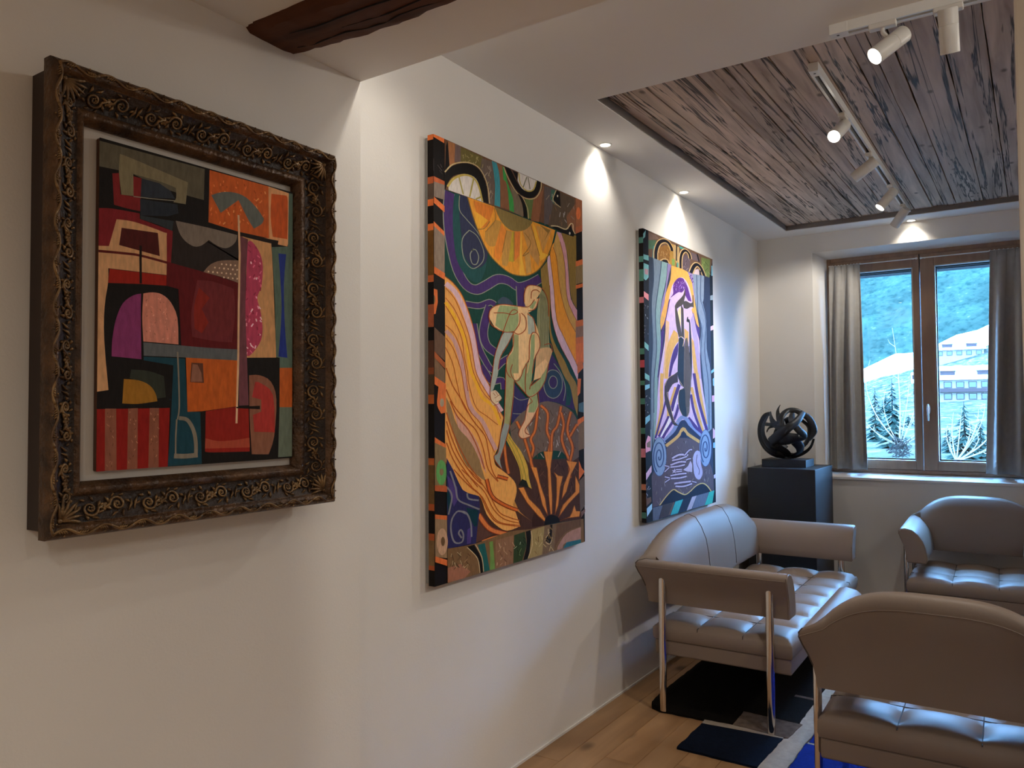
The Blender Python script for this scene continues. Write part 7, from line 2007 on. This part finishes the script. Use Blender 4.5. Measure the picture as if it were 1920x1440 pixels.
nest = thing('twig_nest', (x1_ + .02, Y1_ - .20, E0 - .62), 'round tangled knot of twigs in the bare shrub', 'twig nest')
nm = MB()
for k in range(70):
    a, b_ = random.uniform(0, 2*pi), random.uniform(-1, 1); rr = random.uniform(.08, .14); p = Vector((cos(a) * math.sqrt(1 - b_*b_), sin(a) * math.sqrt(1 - b_*b_), b_)) * rr
    t_ = Vector((random.uniform(-1, 1), random.uniform(-1, 1), random.uniform(-1, 1))).normalized() * .10
    nm.tube([tuple(p - t_), tuple(p * 1.1), tuple(p + t_)], .0045, 4)
nm.build('twigs', BARK, nest)
nest.children[0]['kind'] = 'stuff'
Y2_ = 12.0; x2_ = -0.91
shrub(x2_, Y2_, E0 - .74, [(-.02, 0, .65, -.03, .012), (.07, .1, .70, .01, .011), (.27, 0, .69, .08, .013), (.40, .1, .32, .16, .012), (.16, 0, .54, .07, .012), (-.11, .2, .47, -.05, .010), (.43, .1, .54, .15, .012), (.34, .1, .77, .10, .010), (.22, .2, .40, .12, .010), (-.05, 0, .36, -.04, .010), (.50, .2, .42, .22, .010)], 'bare shrub with slanting frosted stems behind the sash with handle')
# houses
HW = mat('house_render_white', (.15, .125, .10), .8, spec=0., vary=.05, vscale=.3); HB = mat('house_timber_mauve', (.040, .026, .025), .8, spec=0., vary=.1, vscale=.5); HG = mat('house_window_glass', (.007, .009, .012), .2, vary=.1, vscale=1)
def house(x, y, z, W_, D_, floors, rz, label, wins, rise=3.0):
    o = thing('house', (x, y, z), label, 'house', None, rz); fh = 2.8; Ht = fh * floors
    MB().box((-W_/2, 0, -6), (W_/2, D_, Ht)).build('wall', HW, o)
    MB().loft([[(-W_/2 - .6, -.9, Ht), (-W_/2 - .6, D_/2, Ht + rise), (-W_/2 - .6, D_ + .9, Ht), (-W_/2 - .6, D_ + .9, Ht + .35), (-W_/2 - .6, D_/2, Ht + rise + .5), (-W_/2 - .6, -.9, Ht + .35)], [(W_/2 + .6, -.9, Ht), (W_/2 + .6, D_/2, Ht + rise), (W_/2 + .6, D_ + .9, Ht), (W_/2 + .6, D_ + .9, Ht + .35), (W_/2 + .6, D_/2, Ht + rise + .5), (W_/2 + .6, -.9, Ht + .35)]]).build('snowy_roof', SNOW, o)
    for k in range(1, floors):
        MB().box((-W_/2 - .1, -1.1, fh * k - .15), (W_/2 + .1, 0, fh * k + .75)).build('balcony', HB, o)
    for k in range(floors):
        for i in range(wins):
            xx = -W_/2 + W_ * (i + .5) / wins
            wn = MB().box((xx - .85, -.12, fh * k + .85), (xx + .85, .05, fh * k + 2.35)).build('window', HB, o)
            MB().box((xx - .7, -.16, fh * k + 1.0), (xx + .7, -.10, fh * k + 2.2)).build('pane', HG, wn)
    for i in range(2):
        xx = -W_/4 + i * W_/2; d = MB().box((xx - 1.6, .4, Ht + .6), (xx + 1.6, 3.0, Ht + 2.2)).build('dormer', HB, o); MB().box((xx - 1.9, .1, Ht + 2.2), (xx + 1.9, 3.4, Ht + 2.55)).build('dormer_roof', SNOW, d)
    return o
house(-13.84, 215, E0 + .6, 15.5, 9, 2, .08, 'white row house with snowy roof and mauve timber balconies', 6)
house(-22.43, 318, E0 + 17.0, 15, 8, 1, .05, 'low chalet with snowy roof on the slope above the row house', 5, 2.0)
house(-24.56, 232, E0 + .4, 5, 8, 2, .1, 'small white house beside the window mullion, next to the row house', 2, 2.5)
house(-6.82, 232, E0 + 1.0, 12, 9, 2, -.1, 'white house at the curtain behind the armchair', 4)
